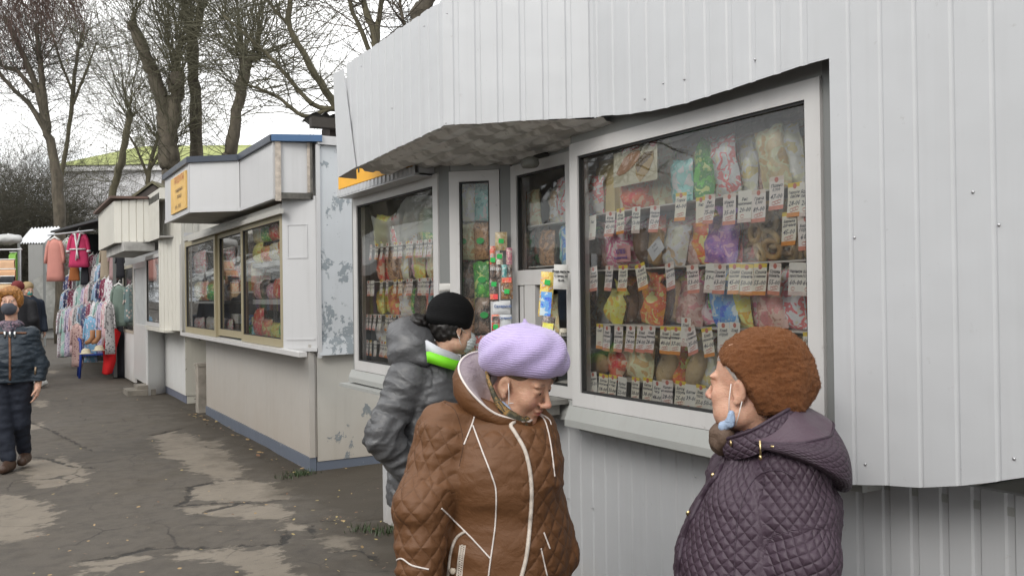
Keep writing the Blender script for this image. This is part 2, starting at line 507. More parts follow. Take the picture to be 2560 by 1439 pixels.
# fallen leaves and crumbs: nobody could count them
def leaf_litter():
    mb = MB(); rng = random.Random(3)
    pts = []
    for _ in range(210):
        px, py = rng.uniform(60, 1000), rng.uniform(985, 1450)
        if px > 600 and rng.random() < 0.4: px = rng.uniform(780, 980)
        pts.append((at_Z(px, py), rng.uniform(0.006, 0.017)))
    for _ in range(26):
        pts.append((at_Z(rng.gauss(845, 22), rng.gauss(1300, 9)), rng.uniform(0.008, 0.016)))
    for _ in range(60):
        pts.append((Vector((2.3 + rng.uniform(-.1, .1), rng.uniform(7.6, 12.4), 0)), rng.uniform(0.012, 0.03)))
    for p, r in pts:
        a = rng.uniform(0, 6.28); mb.cur = rng.choice([0, 0, 1, 2])
        u, w = Vector((math.cos(a), math.sin(a), rng.uniform(-.25, .25))), Vector((-math.sin(a), math.cos(a), rng.uniform(-.4, .4)))
        c = p + Vector((0, 0, 0.006))
        k = rng.uniform(0.35, 0.7)
        mb.add([c - u * r, c - u * .3 * r + w * r * k, c + u * .5 * r + w * r * k * .8, c + u * r * 1.1, c + u * .4 * r - w * r * k, c - u * .4 * r - w * r * k * .9], [(0, 1, 2, 3, 4, 5)])
    o = mb.build('leaf_litter', [M('leaf_tan', (0.30, 0.20, 0.09)), M('leaf_yellow', (0.34, 0.26, 0.10)), M('leaf_brown', (0.14, 0.07, 0.035))])
    props(o, 'small fallen leaves and crumbs scattered over the asphalt path', 'leaf litter', None, 'stuff')
leaf_litter()
def grass_tufts():
    mb = MB(); rng = random.Random(5)
    spots = [(735, 1182, 9), (752, 1180, 10), (770, 1178, 12), (905, 1315, 8), (930, 1322, 6), (965, 1325, 7), (985, 1315, 6), (715, 1188, 6)]
    for (px, py, n) in spots:
        c0 = at_Z(px, py)
        for _ in range(n * 5):
            c = c0 + Vector((rng.gauss(0, .05), rng.gauss(0, .05), -0.02)); a = rng.uniform(0, 6.28); L = rng.uniform(.01, .04)
            d = Vector((math.cos(a) * .5, math.sin(a) * .5, 1)).normalized(); w = Vector((-math.sin(a), math.cos(a), 0)) * .004
            mb.add([c - w, c + w, c + d * (L + .02)], [(0, 1, 2)])
    o = mb.build('grass_tufts', M('grass_green', (0.035, 0.06, 0.018), var=.4))
    props(o, 'low green grass tufts at the foot of the kiosk walls', 'grass', None, 'stuff')
grass_tufts()
# ================================================================== KIOSKS
WHITE = painted('white_sheet', (0.495, 0.504, 0.517), dirt=0.22, streak=0.24, rough=0.38)
WHITE_LOW = painted('white_sheet_low', (0.455, 0.463, 0.475), dirt=0.2, streak=0.25, zfade=0.6)
PVC = painted('white_plastic_frame', (0.55, 0.54, 0.53), dirt=0.45, streak=0.3, rough=0.35)
GREYP = painted('grey_post_paint', (0.20, 0.205, 0.20), dirt=0.2, streak=0.2, rough=0.5)
GREYS = painted('grey_sill_paint', (0.33, 0.335, 0.32), dirt=0.35, streak=0.35, dirtcol=(0.2, 0.13, 0.06), rough=0.5)
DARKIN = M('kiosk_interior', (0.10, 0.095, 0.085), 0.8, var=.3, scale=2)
GLASS = glass_mat()
SCREW = M('screw_metal', (0.45, 0.45, 0.46), 0.35, metal=0.8)
ORANGE = M('orange_board', (0.85, 0.42, 0.02), 0.5, var=.06)
BLACKP = M('black_lettering', (0.015, 0.015, 0.018), 0.6, var=.2)

def soffit_mat():
    t = NT('soffit_metal')
    p = t.world()
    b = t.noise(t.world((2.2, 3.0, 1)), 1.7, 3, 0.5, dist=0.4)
    col = t.ramp(b, [(0.40, (0.48, 0.47, 0.44)), (0.46, (0.80, 0.79, 0.76)), (0.55, (0.82, 0.81, 0.78)), (0.60, (0.50, 0.49, 0.46))])  # pale and dull blotches: reflections on the metal, put into its colour
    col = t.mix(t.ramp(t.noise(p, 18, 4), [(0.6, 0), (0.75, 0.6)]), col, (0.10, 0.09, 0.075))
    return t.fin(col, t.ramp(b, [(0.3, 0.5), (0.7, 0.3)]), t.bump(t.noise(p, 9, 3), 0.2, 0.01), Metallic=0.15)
SOFFIT = soffit_mat()

def rib_profile(length, period, groove, depth, phase=0.0):
    out = [(0.0, 0.0)]
    s = phase
    while s < length:
        for ds, h in ((0, 0), (0.006, -depth), (groove - 0.006, -depth), (groove, 0)):
            q = s + ds
            if 0 < q < length: out.append((q, h))
        s += period
    out.append((length, 0.0))
    return out
def ribsheet(mb, path, zb, zt, period=0.115, groove=0.022, depth=0.008, phase=0.05, outward=1):
    path = [Vector((p[0], p[1], 0)) for p in path]
    base = None; s0 = 0
    for a, b in zip(path[:-1], path[1:]):
        d = (b - a); L = d.length; d.normalize(); n = Vector((d.y, -d.x, 0)) * outward
        pr = rib_profile(L, period, groove, depth, phase)
        V = []
        for s, h in pr:
            p = a + d * s + n * h
            z0 = zb(p) if callable(zb) else zb; z1 = zt(p) if callable(zt) else zt
            V.append((p.x, p.y, z0)); V.append((p.x, p.y, z1))
        F = [(2 * i, 2 * i + 2, 2 * i + 3, 2 * i + 1) for i in range(len(pr) - 1)]
        mb.add(V, F)
        phase = (phase - L) % period
def window(parent, A, B, z0, z1, w=0.065, t=0.06, mat=None, name='window', glass=True, rails=()):
    """frame between plan points A and B (A to B runs so that (dy,-dx) points out), with a pane of its own"""
    A, B = Vector((A[0], A[1], 0)), Vector((B[0], B[1], 0))
    u = (B - A); L = u.length; u.normalize(); n = Vector((u.y, -u.x, 0))
    mb = MB()
    mb.obox(A, u, n, 0, w, -t, 0, z0, z1); mb.obox(A, u, n, L - w, L, -t, 0, z0, z1)
    mb.obox(A, u, n, w, L - w, -t, 0, z0, z0 + w); mb.obox(A, u, n, w, L - w, -t, 0, z1 - w, z1)
    g = w
    for a0, a1, b0, b1 in ((g, g + .012, z0 + g, z1 - g), (L - g - .012, L - g, z0 + g, z1 - g)):   # dark gasket round the pane
        pass
    for (ra, rb, rz0, rz1) in rails: mb.obox(A, u, n, ra, rb, -t, -0.002, rz0, rz1)
    fr = mb.build(name, mat or PVC, parent)
    gk = MB()
    gk.obox(A, u, n, w, w + .009, -.03, -.008, z0 + w, z1 - w); gk.obox(A, u, n, L - w - .009, L - w, -.03, -.008, z0 + w, z1 - w)
    gk.obox(A, u, n, w + .009, L - w - .009, -.03, -.008, z0 + w, z0 + w + .009); gk.obox(A, u, n, w + .009, L - w - .009, -.03, -.008, z1 - w - .009, z1 - w)
    gk.build('gasket', M('rubber_black', (0.02, 0.02, 0.02), 0.6), fr)
    if glass:
        gm = MB(); P = lambda a, z: A + u * a - n * 0.02 + Vector((0, 0, z))
        gm.quad(P(w, z0 + w), P(L - w, z0 + w), P(L - w, z1 - w), P(w, z1 - w))
        gm.build('pane', GLASS, fr)
    return fr

def zline(pts, X):
    """bottom edge of a sheet: picture outline -> z as a function of Y on plane X"""
    q = sorted(((at_X(x, y, X).y, at_X(x, y, X).z) for x, y in pts))
    ys, zs = [a for a, _ in q], [b for _, b in q]
    return lambda p: float(np.interp(p.y, ys, zs))
def screws(par, pts, X, r=0.0045):
    for x, y in pts:
        p = at_X(x, y, X); mb = MB(); mb.sphere(p, (r * .7, r, r), 8, 5); mb.build('screw', SCREW, par, smooth=True)

MAIN_SHELF, LEFT_SHELF = (1.180, 1.415, 1.652, 1.900), (1.245, 1.430, 1.645, 1.865)
def main_kiosk():
    k = thing('bread_kiosk', 'large white corrugated metal kiosk selling bread, with tall goods windows and overhanging fascia', 'kiosk', (3.2, 2.5, 0))
    XC = 2.12
    yA0, yA1 = at_X(870, 440, 1.68).y, 3.43
    cb = zline([(1500, 290), (1560, 287), (1640, 276), (1740, 250), (1850, 215), (2000, 166), (2079, 144)], XC)
    pb = zline([(2097, 1209), (2200, 1213), (2300, 1217), (2380, 1216), (2450, 1210), (2500, 1200), (2560, 1190), (2800, 1180)], XC)
    yE = at_X(2080, 600, XC).y
    # fascia, three planes; tiny uneven cuts along the lower edge
    jag = lambda p: 0.004 * noise.noise(Vector((p.x * 9, p.y * 9, 0)))
    mb = MB()
    zA = lambda p: 2.238 + (yA0 - p.y) / (yA0 - yA1) * 0.046 + jag(p) if p.y > yA1 else 2.284 - (p.x - 1.68) / 0.44 * 0.012 + jag(p)
    ribsheet(mb, [(1.68, yA0), (1.68, yA1), (XC, 2.93)], zA, lambda p: 2.83 + jag(p) * 2, period=0.1, groove=0.03, depth=0.005)
    ribsheet(mb, [(XC, 2.93), (XC, yE)], lambda p: cb(p) + jag(p), 2.83, period=0.105, groove=0.03, depth=0.0045, phase=0.02)
    mb.build('fascia', WHITE, k)
    mb = MB()
    ribsheet(mb, [(XC, yE), (XC, -2.2)], lambda p: pb(p) + jag(p), 2.83, period=0.105, groove=0.016, depth=0.003, phase=0.06)
    mb.build('wall_cladding', WHITE, k)
    screws(k, [(2136, 594), (2163, 1160), (2497, 562), (2535, 1146), (2432, 480)], XC - 0.001)
    screws(k, [(1658, 208), (1710, 198), (1887, 149), (1612, 247)], XC - 0.001)
    screws(k, [(980, 270), (903, 165), (1060, 65), (1118, 33), (1115, 308)], 1.679)
    screws(k, [(1420, 1245), (1480, 1268), (1738, 1190), (1800, 1150)], 2.319)
    # loose corner trim at the far end of the fascia: it stands off at the top
    mb = MB()
    a, b, c, d = at_X(833, 186, 1.67), at_X(858, 172, 1.67), at_X(889, 418, 1.672), at_X(846, 443, 1.672)
    mb.prism([a, b, c, d], (0.004, 0, 0))
    a2, d2 = a + Vector((0.14, 0.06, 0)), d + Vector((0.12, 0.03, 0))
    mb.prism([a, d, d2, a2], (0, 0.004, 0))
    mb.build('loose_corner_trim', WHITE, k)
    mb = MB()
    mb.box((1.70, yA0 - 0.03, 2.27), (2.1, yA0 - 0.01, 2.80))
    mb.build('fascia_end_board', M('weathered_board', (0.22, 0.20, 0.16), .8, var=.3, scale=14), k)
    # soffit: ridged sheet, ridges along the row
    mb = MB()
    xs = np.arange(1.685, 2.32, 0.0125)
    rows = []
    for i, x in enumerate(xs):
        y1 = yA0 - 0.012; y0 = 3.435 - max(0, min(x - 1.685, .435)) * (0.5 / .435) if x < 2.12 else 2.92
        ph = (x * 1 / 0.1) % 1.0
        h = 0.012 if 0.25 < ph < 0.7 else 0.0
        rows.append([(x, y0 + (y1 - y0) * j / 12, 2.252 + 0.04 * (1 - j / 12) - 0.045 * (x - 1.685) / .6 + h + 0.004 * math.sin(j * 1.9 + x * 7)) for j in range(13)])
    mb.loft(rows, close=False)
    mb.build('soffit', SOFFIT, k, smooth=True)
    # far eave with the orange board
    yS0, yS1 = at_X(848, 478, 1.95).y, yA0
    mb = MB(); mb.box((1.97, yS1 - .3, 2.2), (2.6, yS0, 2.72)); mb.build('end_eave', WHITE, k)
    mb = MB(); ribsheet(mb, [(1.94, yS0 + .02), (1.94, yS1 - .32)], 2.205, 2.245, period=0.06, groove=0.03, depth=0.008); mb.box((1.945, yS1 - .3, 2.195), (2.1, yS0 + .02, 2.21))
    mb.build('eave_lip', WHITE, k)
    mb = MB(); mb.box((1.945, yS1 - .25, 2.25), (1.967, yS0, 2.62)); sg = mb.build('orange_sign', ORANGE, k)
    mb = MB(); place_text(mb, [('М', 0, 0, .26), ('>', -.2, 0.0, .2)], (1.943, at_X(885, 455, 1.943).y, 2.315), (0, -1, 0), (0, 0, 1)); mb.build('lettering', BLACKP, sg)
    # roof deck
    mb = MB()
    mb.prism([(1.72, yA0 - .02, 2.7), (1.72, 3.45, 2.7), (2.15, 2.95, 2.7), (2.15, -2.2, 2.7), (4.6, -2.2, 2.7), (4.6, yS0, 2.7), (2.62, yS0, 2.7), (2.62, yA0 - .02, 2.7)], (0, 0, 0.04))
    mb.build('roof', M('roof_felt', (0.09, 0.09, 0.09), .9), k)
    # windows
    XM, XL, XH = 2.2, 2.05, 2.3
    ym0, ym1 = at_X(1427, 700, XM).y, at_X(2056, 700, XM).y
    yl0, yl1 = at_X(884, 700, XL).y, at_X(1096, 700, XL).y
    window(k, (XM, ym0), (XM, ym1), 1.055, 2.21, 0.06)
    window(k, (XL, yl0), (XL, yl1), 1.065, 2.205, 0.062)
    N0, N1 = (2.07, yl1 - .1), (2.265, yl1 - .295)
    window(k, N0, N1, 1.06, 2.2, 0.055)
    H0, H1 = (XH, N1[1] - .055), (XH, ym0 + .13)
    Lh = H0[1] - H1[1]
    window(k, H0, H1, 1.06, 2.21, 0.055, rails=((0.055, Lh - 0.0, 1.595, 1.67),), name='serving_window', glass=False)
    fr = k.children[-1]
    gm = MB(); gm.quad((XH + .02, H0[1] - .055, 1.67), (XH + .02, H1[1] + .03, 1.67), (XH + .02, H1[1] + .03, 2.155), (XH + .02, H0[1] - .055, 2.155)); gm.build('pane', GLASS, fr)
    gm = MB(); gm.quad((XH + .025, H1[1] + .17, 1.11), (XH + .025, H1[1] + .03, 1.11), (XH + .025, H1[1] + .03, 1.595), (XH + .025, H1[1] + .17, 1.595)); gm.build('sliding_pane', GLASS, fr)
    mb = MB(); mb.box((XH + .005, H0[1] - .22, 1.11), (XH + .05, H0[1] - .12, 1.595)); mb.box((XH + .01, H0[1] - .1, 1.11), (XH + .04, H0[1] - .06, 1.595)); mb.build('hatch_stile', PVC, fr)
    # grey posts
    def post(pts, z0=0.98, z1=2.27):
        mb = MB(); mb.prism([(x, y, z0) for x, y in pts], (0, 0, z1 - z0)); mb.build('post', GREYP, k)
    post([(XM + .01, ym1 - .003), (XM + .01, yE - .02), (XM + .06, yE - .02), (XM + .06, ym1 - .003)])
    post([(XC + .016, yE + .012), (XC + .016, yE), (XM + .008, yE), (XM + .008, yE + .012)])
    post([(XM + .012, ym0 + .003), (XM + .1, H1[1] - .004), (XM + .16, H1[1] - .004), (XM + .09, ym0 + .003)][::-1])
    post([(N1[0] + .004, N1[1] - .003), (XH + .002, H0[1] + .003), (XH + .06, H0[1] + .003), (N1[0] + .06, N1[1] - .003)])
    post([(XL + .008, yl1 - .003), (N0[0] + .006, N0[1] + .003), (N0[0] + .07, N0[1] + .003), (XL + .07, yl1 - .003)])
    post([(XL + .01, yl0 + .003), (XL + .01, yl0 + .045), (XL + .12, yl0 + .045), (XL + .12, yl0 + .003)])
    # header boards above the windows
    mb = MB()
    mb.box((XM + .012, yE - .02, 2.213), (XM + .05, ym0, 2.30)); mb.box((XL + .012, yl1 - .003, 2.208), (XL + .05, yl0 + .045, 2.30))
    mb.prism([(N0[0] + .01, N0[1], 2.203), (N1[0] + .01, N1[1], 2.203), (N1[0] + .06, N1[1], 2.203), (N0[0] + .06, N0[1], 2.203)], (0, 0, .1))
    mb.box((XH + .012, H1[1], 2.213), (XH + .05, H0[1], 2.31))
    mb.build('header_board', GREYS, k)
    # sills
    mb = MB()
    def sill(pts_in, z1, z0, out):
        (xa, ya), (xb, yb) = pts_in
        u = (Vector((xb - xa, yb - ya, 0))).normalized(); n = Vector((u.y, -u.x, 0))
        A, B = Vector((xa, ya, 0)), Vector((xb, yb, 0)); Z = Vector((0, 0, 1))
        p = [A + Z * z1 + n * .004, A + n * out + Z * (z0 + .03), A + n * out + Z * z0, A - n * .1 + Z * z0, A - n * .1 + Z * z1]
        mb.prism(p, B - A)
    sill(((XM, ym0 + .02), (XM, yE + .02)), 1.053, 0.965, 0.03)
    sill(((XL, yl0 + .05), (XL, yl1 - .02)), 1.062, 0.985, 0.025)
    sill((N0, N1), 1.055, 0.965, 0.02); sill((H0, H1), 1.055, 0.965, 0.03)
    sill(((XH - .02, H1[1]), (XM - .0, ym0 + .02)), 1.056, 0.968, 0.02)
    mb.box((XL - .08, yl1 + .1, 0.955), (XL + .2, yl0 + .08, 0.975))
    mb.build('sill', GREYS, k)
    mb = MB(); mb.box((XH - .16, H1[1] + .02, 1.04), (XH - .02, H0[1] - .05, 1.062)); mb.box((XH - .13, H1[1] + .05, 0.99), (XH - .05, H0[1] - .1, 1.04)); mb.build('serving_shelf', M('old_zinc', (0.26, 0.25, 0.23), .5, metal=.5, var=.3, scale=9), k)
    # lower wall and the bay floor above it
    mb = MB()
    yLow = at_X(957, 1200, 2.33).y
    ribsheet(mb, [(2.33, yLow), (2.33, -2.2)], -0.03, lambda p: 1.0, period=0.095, groove=0.03, depth=0.006)
    mb.box((2.34, -2.2, -0.03), (2.40, yLow, .99)); mb.box((2.36, yLow - .04, -0.03), (4.6, yLow - .001, .99))
    mb.build('lower_wall', WHITE_LOW, k)
    mb = MB(); mb.box((2.335, -2.2, .94), (4.6, yE, .964)); mb.box((2.24, yE + .002, .94), (4.6, ym0, .964)); mb.box((2.34, ym0, .94), (4.6, H0[1], .963)); mb.box((2.11, H0[1], .94), (4.6, yl0 + .04, .962))
    mb.build('bay_floor', GREYS, k)
    # inside
    mb = MB(); mb.box((4.5, -2.2, .97), (4.55, yl0, 2.6)); mb.box((2.1, yl0 + .01, .97), (4.5, yl0 + .03, 2.6)); mb.box((2.4, 1.55, .97), (4.5, 1.6, 2.6)); mb.box((2.4, -2.2, 2.5), (4.5, yl0, 2.54))
    
    mb.build('interior_wall', M('interior_panel', (0.45, 0.43, 0.39), .8, var=.3, scale=3), k)
    mb = MB(); mb.box((2.52, 1.62, 1.0), (2.54, ym0 + .02, 2.2)); mb.box((2.38, yl1 + .05, 1.0), (2.40, yl0 - .02, 2.18)); mb.build('display_back', M('display_back_board', (.60, .55, .48), .8, var=.3, scale=4), k)
    mb = MB()
    for z in MAIN_SHELF: mb.box((2.30, ym1 + .07, z - .006), (2.52, ym0 - .05, z))
    for z in LEFT_SHELF: mb.box((2.145, yl1 + .075, z - .006), (2.38, yl0 - .07, z))
    for z in (1.1, 1.35, 1.69, 1.90): mb.box((2.37, H1[1] + .16, z - .006), (2.6, N0[1], z))
    mb.build('display_shelf', M('shelf_board', (0.60, 0.57, 0.52), .6), k)
    return dict(k=k, XM=XM, XL=XL, XH=XH, ym0=ym0, ym1=ym1, yl0=yl0, yl1=yl1, N0=N0, N1=N1, H0=H0, H1=H1)
K1 = main_kiosk()

def second_kiosk():
    k = thing('grocery_kiosk', 'white kiosk with blue roof trim, peeling end wall and ochre framed grocery window', 'kiosk', (3.3, 10, 0))
    BOARD = painted('white_board', (0.50, 0.50, 0.505), dirt=0.3, streak=0.3, dirtcol=(0.12, 0.11, 0.06), bump=.06)
    LOWB = painted('white_board_low', (0.47, 0.452, 0.425), dirt=0.25, streak=0.4, zfade=1.1, dirtcol=(.2, .16, .11))
    PEEL = painted('peeling_wall', (0.48, 0.503, 0.525), under=(0.24, 0.27, 0.29), peel=0.445, dirt=0.25, streak=0.2, pscale=5.5, peelz=[(0.0, 0.06), (0.35, 0.05), (0.52, 0.02), (0.68, -0.03), (1.0, -0.06)])
    PEELLOW = painted('peeling_lower_wall', (0.50, 0.485, 0.445), under=(0.22, 0.24, 0.25), peel=0.38, dirt=0.35, streak=0.4, pscale=4.5, zfade=.9, peelz=[(0.0, 0.07), (0.14, 0.05), (0.22, -0.04), (1.0, -0.1)])
    SLATE = painted('slate_trim_paint', (0.035, 0.045, 0.065), dirt=0.2, streak=0.2)
    BLUE = painted('blue_trim_paint', (0.05, 0.11, 0.22), dirt=0.2, streak=0.2, under=(.2, .22, .25), peel=.3)
    PLINTH = painted('blue_plinth_paint', (0.13, 0.15, 0.19), dirt=0.3, streak=0.3, under=(.35, .36, .36), peel=.36, zfade=.2)
    OCHRE = painted('ochre_wood', (0.33, 0.285, 0.185), dirt=0.35, streak=0.35, dirtcol=(.06, .05, .03))
    Yc = at_X(777, 1168, 2.44).y; Yf = at_X(516, 1025, 2.44).y
    # lower walls
    mb = MB(); yj = at_X(618, 950, 2.44).y
    mb.box((2.44, Yc, 0.1), (2.5, yj - .004, 1.12)); mb.box((2.443, yj + .004, 0.1), (2.5, Yf, 1.12)); mb.box((2.47, yj - .004, .1), (2.5, yj + .004, 1.12)); mb.box((2.5, Yf - .05, 0.0), (4.6, Yf, 1.12))
    mb.box((2.428, Yc - .012, .1), (2.48, Yc - .002, 1.12))
    mb.build('lower_wall', LOWB, k)
    mb = MB(); mb.box((2.505, Yc - .01, .06), (4.6, Yc + .05, 1.02)); mb.build('lower_end_wall', PEELLOW, k)
    mb = MB(); mb.box((2.43, Yc - .005, -.04), (2.49, Yf, .098)); mb.box((2.495, Yc - .004, -.04), (4.6, Yc + .045, .057)); mb.build('plinth', PLINTH, k)
    # peeling upper end wall, its foot bent
    xE = 2.507
    mb = MB()
    mb.grid(lambda a, b: (xE + a * 2.1, Yc - .06 - .012 * math.sin(b * 3) - (0.03 * max(0, 1 - b * 12)), 1.02 + .02 * a + b * 1.90), 12, 24)
    mb.box((xE + .01, Yc - .04, 1.1), (4.6, Yc + .0, 2.92))
    mb.build('end_wall', PEEL, k)
    mb = MB(); mb.box((xE - .012, Yc - .085, 1.0), (xE + .022, Yc - .062, 2.92)); mb.build('corner_strip', BOARD, k)
    mb = MB(); mb.box((xE + .0, Yc - .1, 2.922), (4.6, Yf, 3.0)); mb.build('end_cornice', BOARD, k)
    # facet panel right of the window
    yw1 = at_X(706, 700, 2.25).y; yw0 = at_X(462, 700, 2.25).y
    A, B = Vector((2.25, yw1 - .01, 0)), Vector((xE - .01, Yc - .05, 0))
    u = (B - A); L = u.length; u.normalize(); n = Vector((u.y, -u.x, 0))
    mb = MB(); mb.obox(A, u, n, 0, L, -.03, 0, 1.09, 2.46)
    for (a0, a1, z0, z1) in ((.03, L - .02, 1.16, 1.175), (.05, L - .08, 1.9, 1.908), (.05, L - .08, 2.2, 2.208), (.05, .058, 1.908, 2.2), (L - .088, L - .08, 1.908, 2.2)): mb.obox(A, u, n, a0, a1, 0, .006, z0, z1)
    mb.obox(A, u, n, -.02, L + .01, -.03, .03, 1.06, 1.09)
    mb.build('side_panel', BOARD, k)
    # window: sashes in ochre wood
    z0, z1 = 1.09, 2.33
    cuts = [yw0, at_X(538, 700, 2.25).y, at_X(602, 700, 2.25).y, yw1]
    for i in range(3):
        off = 0.03 if i == 1 else 0.0
        window(k, (2.25 + off, cuts[i] - (.0 if i == 0 else .002)), (2.25 + off, cuts[i + 1] + .002), z0 + (.02 if i == 1 else 0), z1, 0.075, 0.05, OCHRE)
    mb = MB(); mb.box((2.235, yw1 - .01, 2.333), (2.30, yw0, 2.40)); mb.box((2.2, at_X(470, 600, 2.2).y, 2.30), (2.232, at_X(700, 560, 2.2).y, 2.345)); mb.build('lintel', painted('old_lintel', (.42, .41, .38), dirt=.5, streak=.5), k)
    mb = MB(); mb.box((2.19, at_X(750, 868, 2.2).y, 1.045), (2.26, yw0 + .02, 1.085)); mb.box((2.19, yw0 + .022, 1.05), (2.21, yw0 + .05, 2.3)); mb.build('sill', PVC, k)
    mb = MB(); mb.box((2.27, yw1 - .01, 1.05), (4.6, Yf + .3, 1.087)); mb.box((2.26, yw0 + .06, 1.05), (4.6, yw0 + .1, 2.46)); mb.build('bay_floor', BOARD, k)
    # fascia box
    zt, zb = 2.94, 2.43
    X3 = 2.15
    p685, p600 = at_X(684, 450, X3), at_X(600, 450, X3)
    p475 = at_D(474, 450, (p600 - EYE).dot(CF) * 1.01); X1 = p475.x
    p412 = at_X(412, 450, X1)
    plan = [(p412.x, p412.y), (p475.x, p475.y), (p600.x, p600.y), (p685.x, p685.y)]
    mb = MB()
    for a, b in zip(plan[:-1], plan[1:]):
        A, B = Vector((*a, 0)), Vector((*b, 0)); u = B - A; L = u.length; u.normalize(); n = Vector((u.y, -u.x, 0))
        mb.obox(A, u, n, .003, L - .003, -.03, 0, zb, zt)
        mb.obox(A, u, n, L - .03, L - .003, 0, .006, zb, zt); mb.obox(A, u, n, .003, L - .03, 0, .008, zb, zb + .035)
    mb.build('fascia', BOARD, k)
    mb = MB(); full = plan + [(xE + .5, Yc + .3), (3.2, p412.y)]
    mb.prism([(x + .01, y, zb + .012) for x, y in full], (0, 0, .02)); mb.build('soffit', M('grey_soffit', (.33, .33, .31), .7, var=.2), k)
    # recessed facet panel at the near end
    A, B = Vector((p685.x + .012, p685.y - .012, 0)), Vector((xE - .03, Yc - .03, 0)); u = B - A; L = u.length; u.normalize(); n = Vector((u.y, -u.x, 0))
    mb = MB(); mb.obox(A, u, n, 0, L, -.04, -.02, zb + .0, zt); mb.build('recessed_panel', BOARD, k)
    mb = MB(); mb.obox(A, u, n, .0, .05, -.02, .01, zb - .02, zt); mb.obox(A, u, n, L - .045, L - .02, -.02, .005, zb + .06, zt); mb.build('panel_batten', M('bare_wood', (.40, .35, .30), .8, var=.35, scale=22), k)
    mb = MB(); mb.obox(A, u, n, .05, L - .0, -.03, .012, zb + .0, zb + .055); mb.obox(A, u, n, L - .02, L, -.03, .012, zb, zt); mb.build('panel_rail', M('grimy_rail', (.09, .085, .075), .8, var=.5, scale=14), k)
    # roof trim and deck
    mb = MB(); pl2 = plan + [(xE - .02, Yc - .07)]
    for i, (a, b) in enumerate(zip(pl2[:-1], pl2[1:])):
        A, B = Vector((*a, 0)), Vector((*b, 0)); u = B - A; L = u.length; u.normalize(); n = Vector((u.y, -u.x, 0))
        mb.cur = 1 if i == 3 else 0
        mb.obox(A, u, n, -.012, L + .008 + (.06 if i == 3 else 0), -.04, .03 + .001 * i, zt + .001 * i, zt + .06 + .001 * i)
    mb.build('roof_trim', [SLATE, BLUE], k)
    mb = MB(); mb.prism([(x + .03, y + .01, zt + .03) for x, y in pl2] + [(4.6, Yc, zt + .03), (4.6, p412.y, zt + .03)], (0, 0, .03)); mb.build('roof', M('roof_felt', (0.09, 0.09, 0.09)), k)
    # interior
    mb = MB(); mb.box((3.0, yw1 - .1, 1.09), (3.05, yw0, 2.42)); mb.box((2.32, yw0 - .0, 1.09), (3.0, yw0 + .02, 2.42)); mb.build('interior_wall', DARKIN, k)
    mb = MB()
    for z in (1.10, 1.5, 1.88): mb.box((2.36, yw1 + .05, z - .02), (2.8, cuts[2] - .05, z + .03)); mb.box((2.36, cuts[1] + .05, z - .02), (2.8, yw0 - .05, z + .01))
    for z in (1.12, 1.62, 1.95): mb.box((2.42, cuts[2] + .05, z - .015), (2.8, cuts[1] - .05, z))
    mb.build('display_shelf', M('white_shelf', (.62, .62, .60), .5), k)
    # yellow notice board on the far face of the fascia
    s0, s1 = at_X(429, 500, X1 - .01), at_X(466, 500, X1 - .01)
    A = Vector((X1 - .006, s0.y, 0)); u = Vector((0, -1, 0)); n = Vector((-1, 0, 0)); L = s0.y - s1.y
    mb = MB(); mb.obox(A, u, n, 0, L, -.005, .012, zb + .06, zt - .06); sg = mb.build('notice_board', M('faded_yellow', (.66, .42, .13), .6, var=.1), k)
    mb = MB(); place_text(mb, [('ПРОДУКТЫ', L * .58, .37, .10)], A + n * .014 + Vector((0, 0, zb + .0)), u, (0, 0, 1)); mb.build('lettering', M('red_print', (.5, .10, .05), .6), sg)
    mb = MB(); place_text(mb, [('понедельник -', L * .6, .27, .065), ('пятница', L * .6, .2, .065), ('8.00 - 18.00', L * .5, .09, .075)], A + n * .014 + Vector((0, 0, zb)), u, (0, 0, 1)); mb.build('small_lettering', M('brown_print', (.16, .09, .05), .6), sg)
    return dict(k=k, yw0=yw0, yw1=yw1, cuts=cuts)
K2 = second_kiosk()

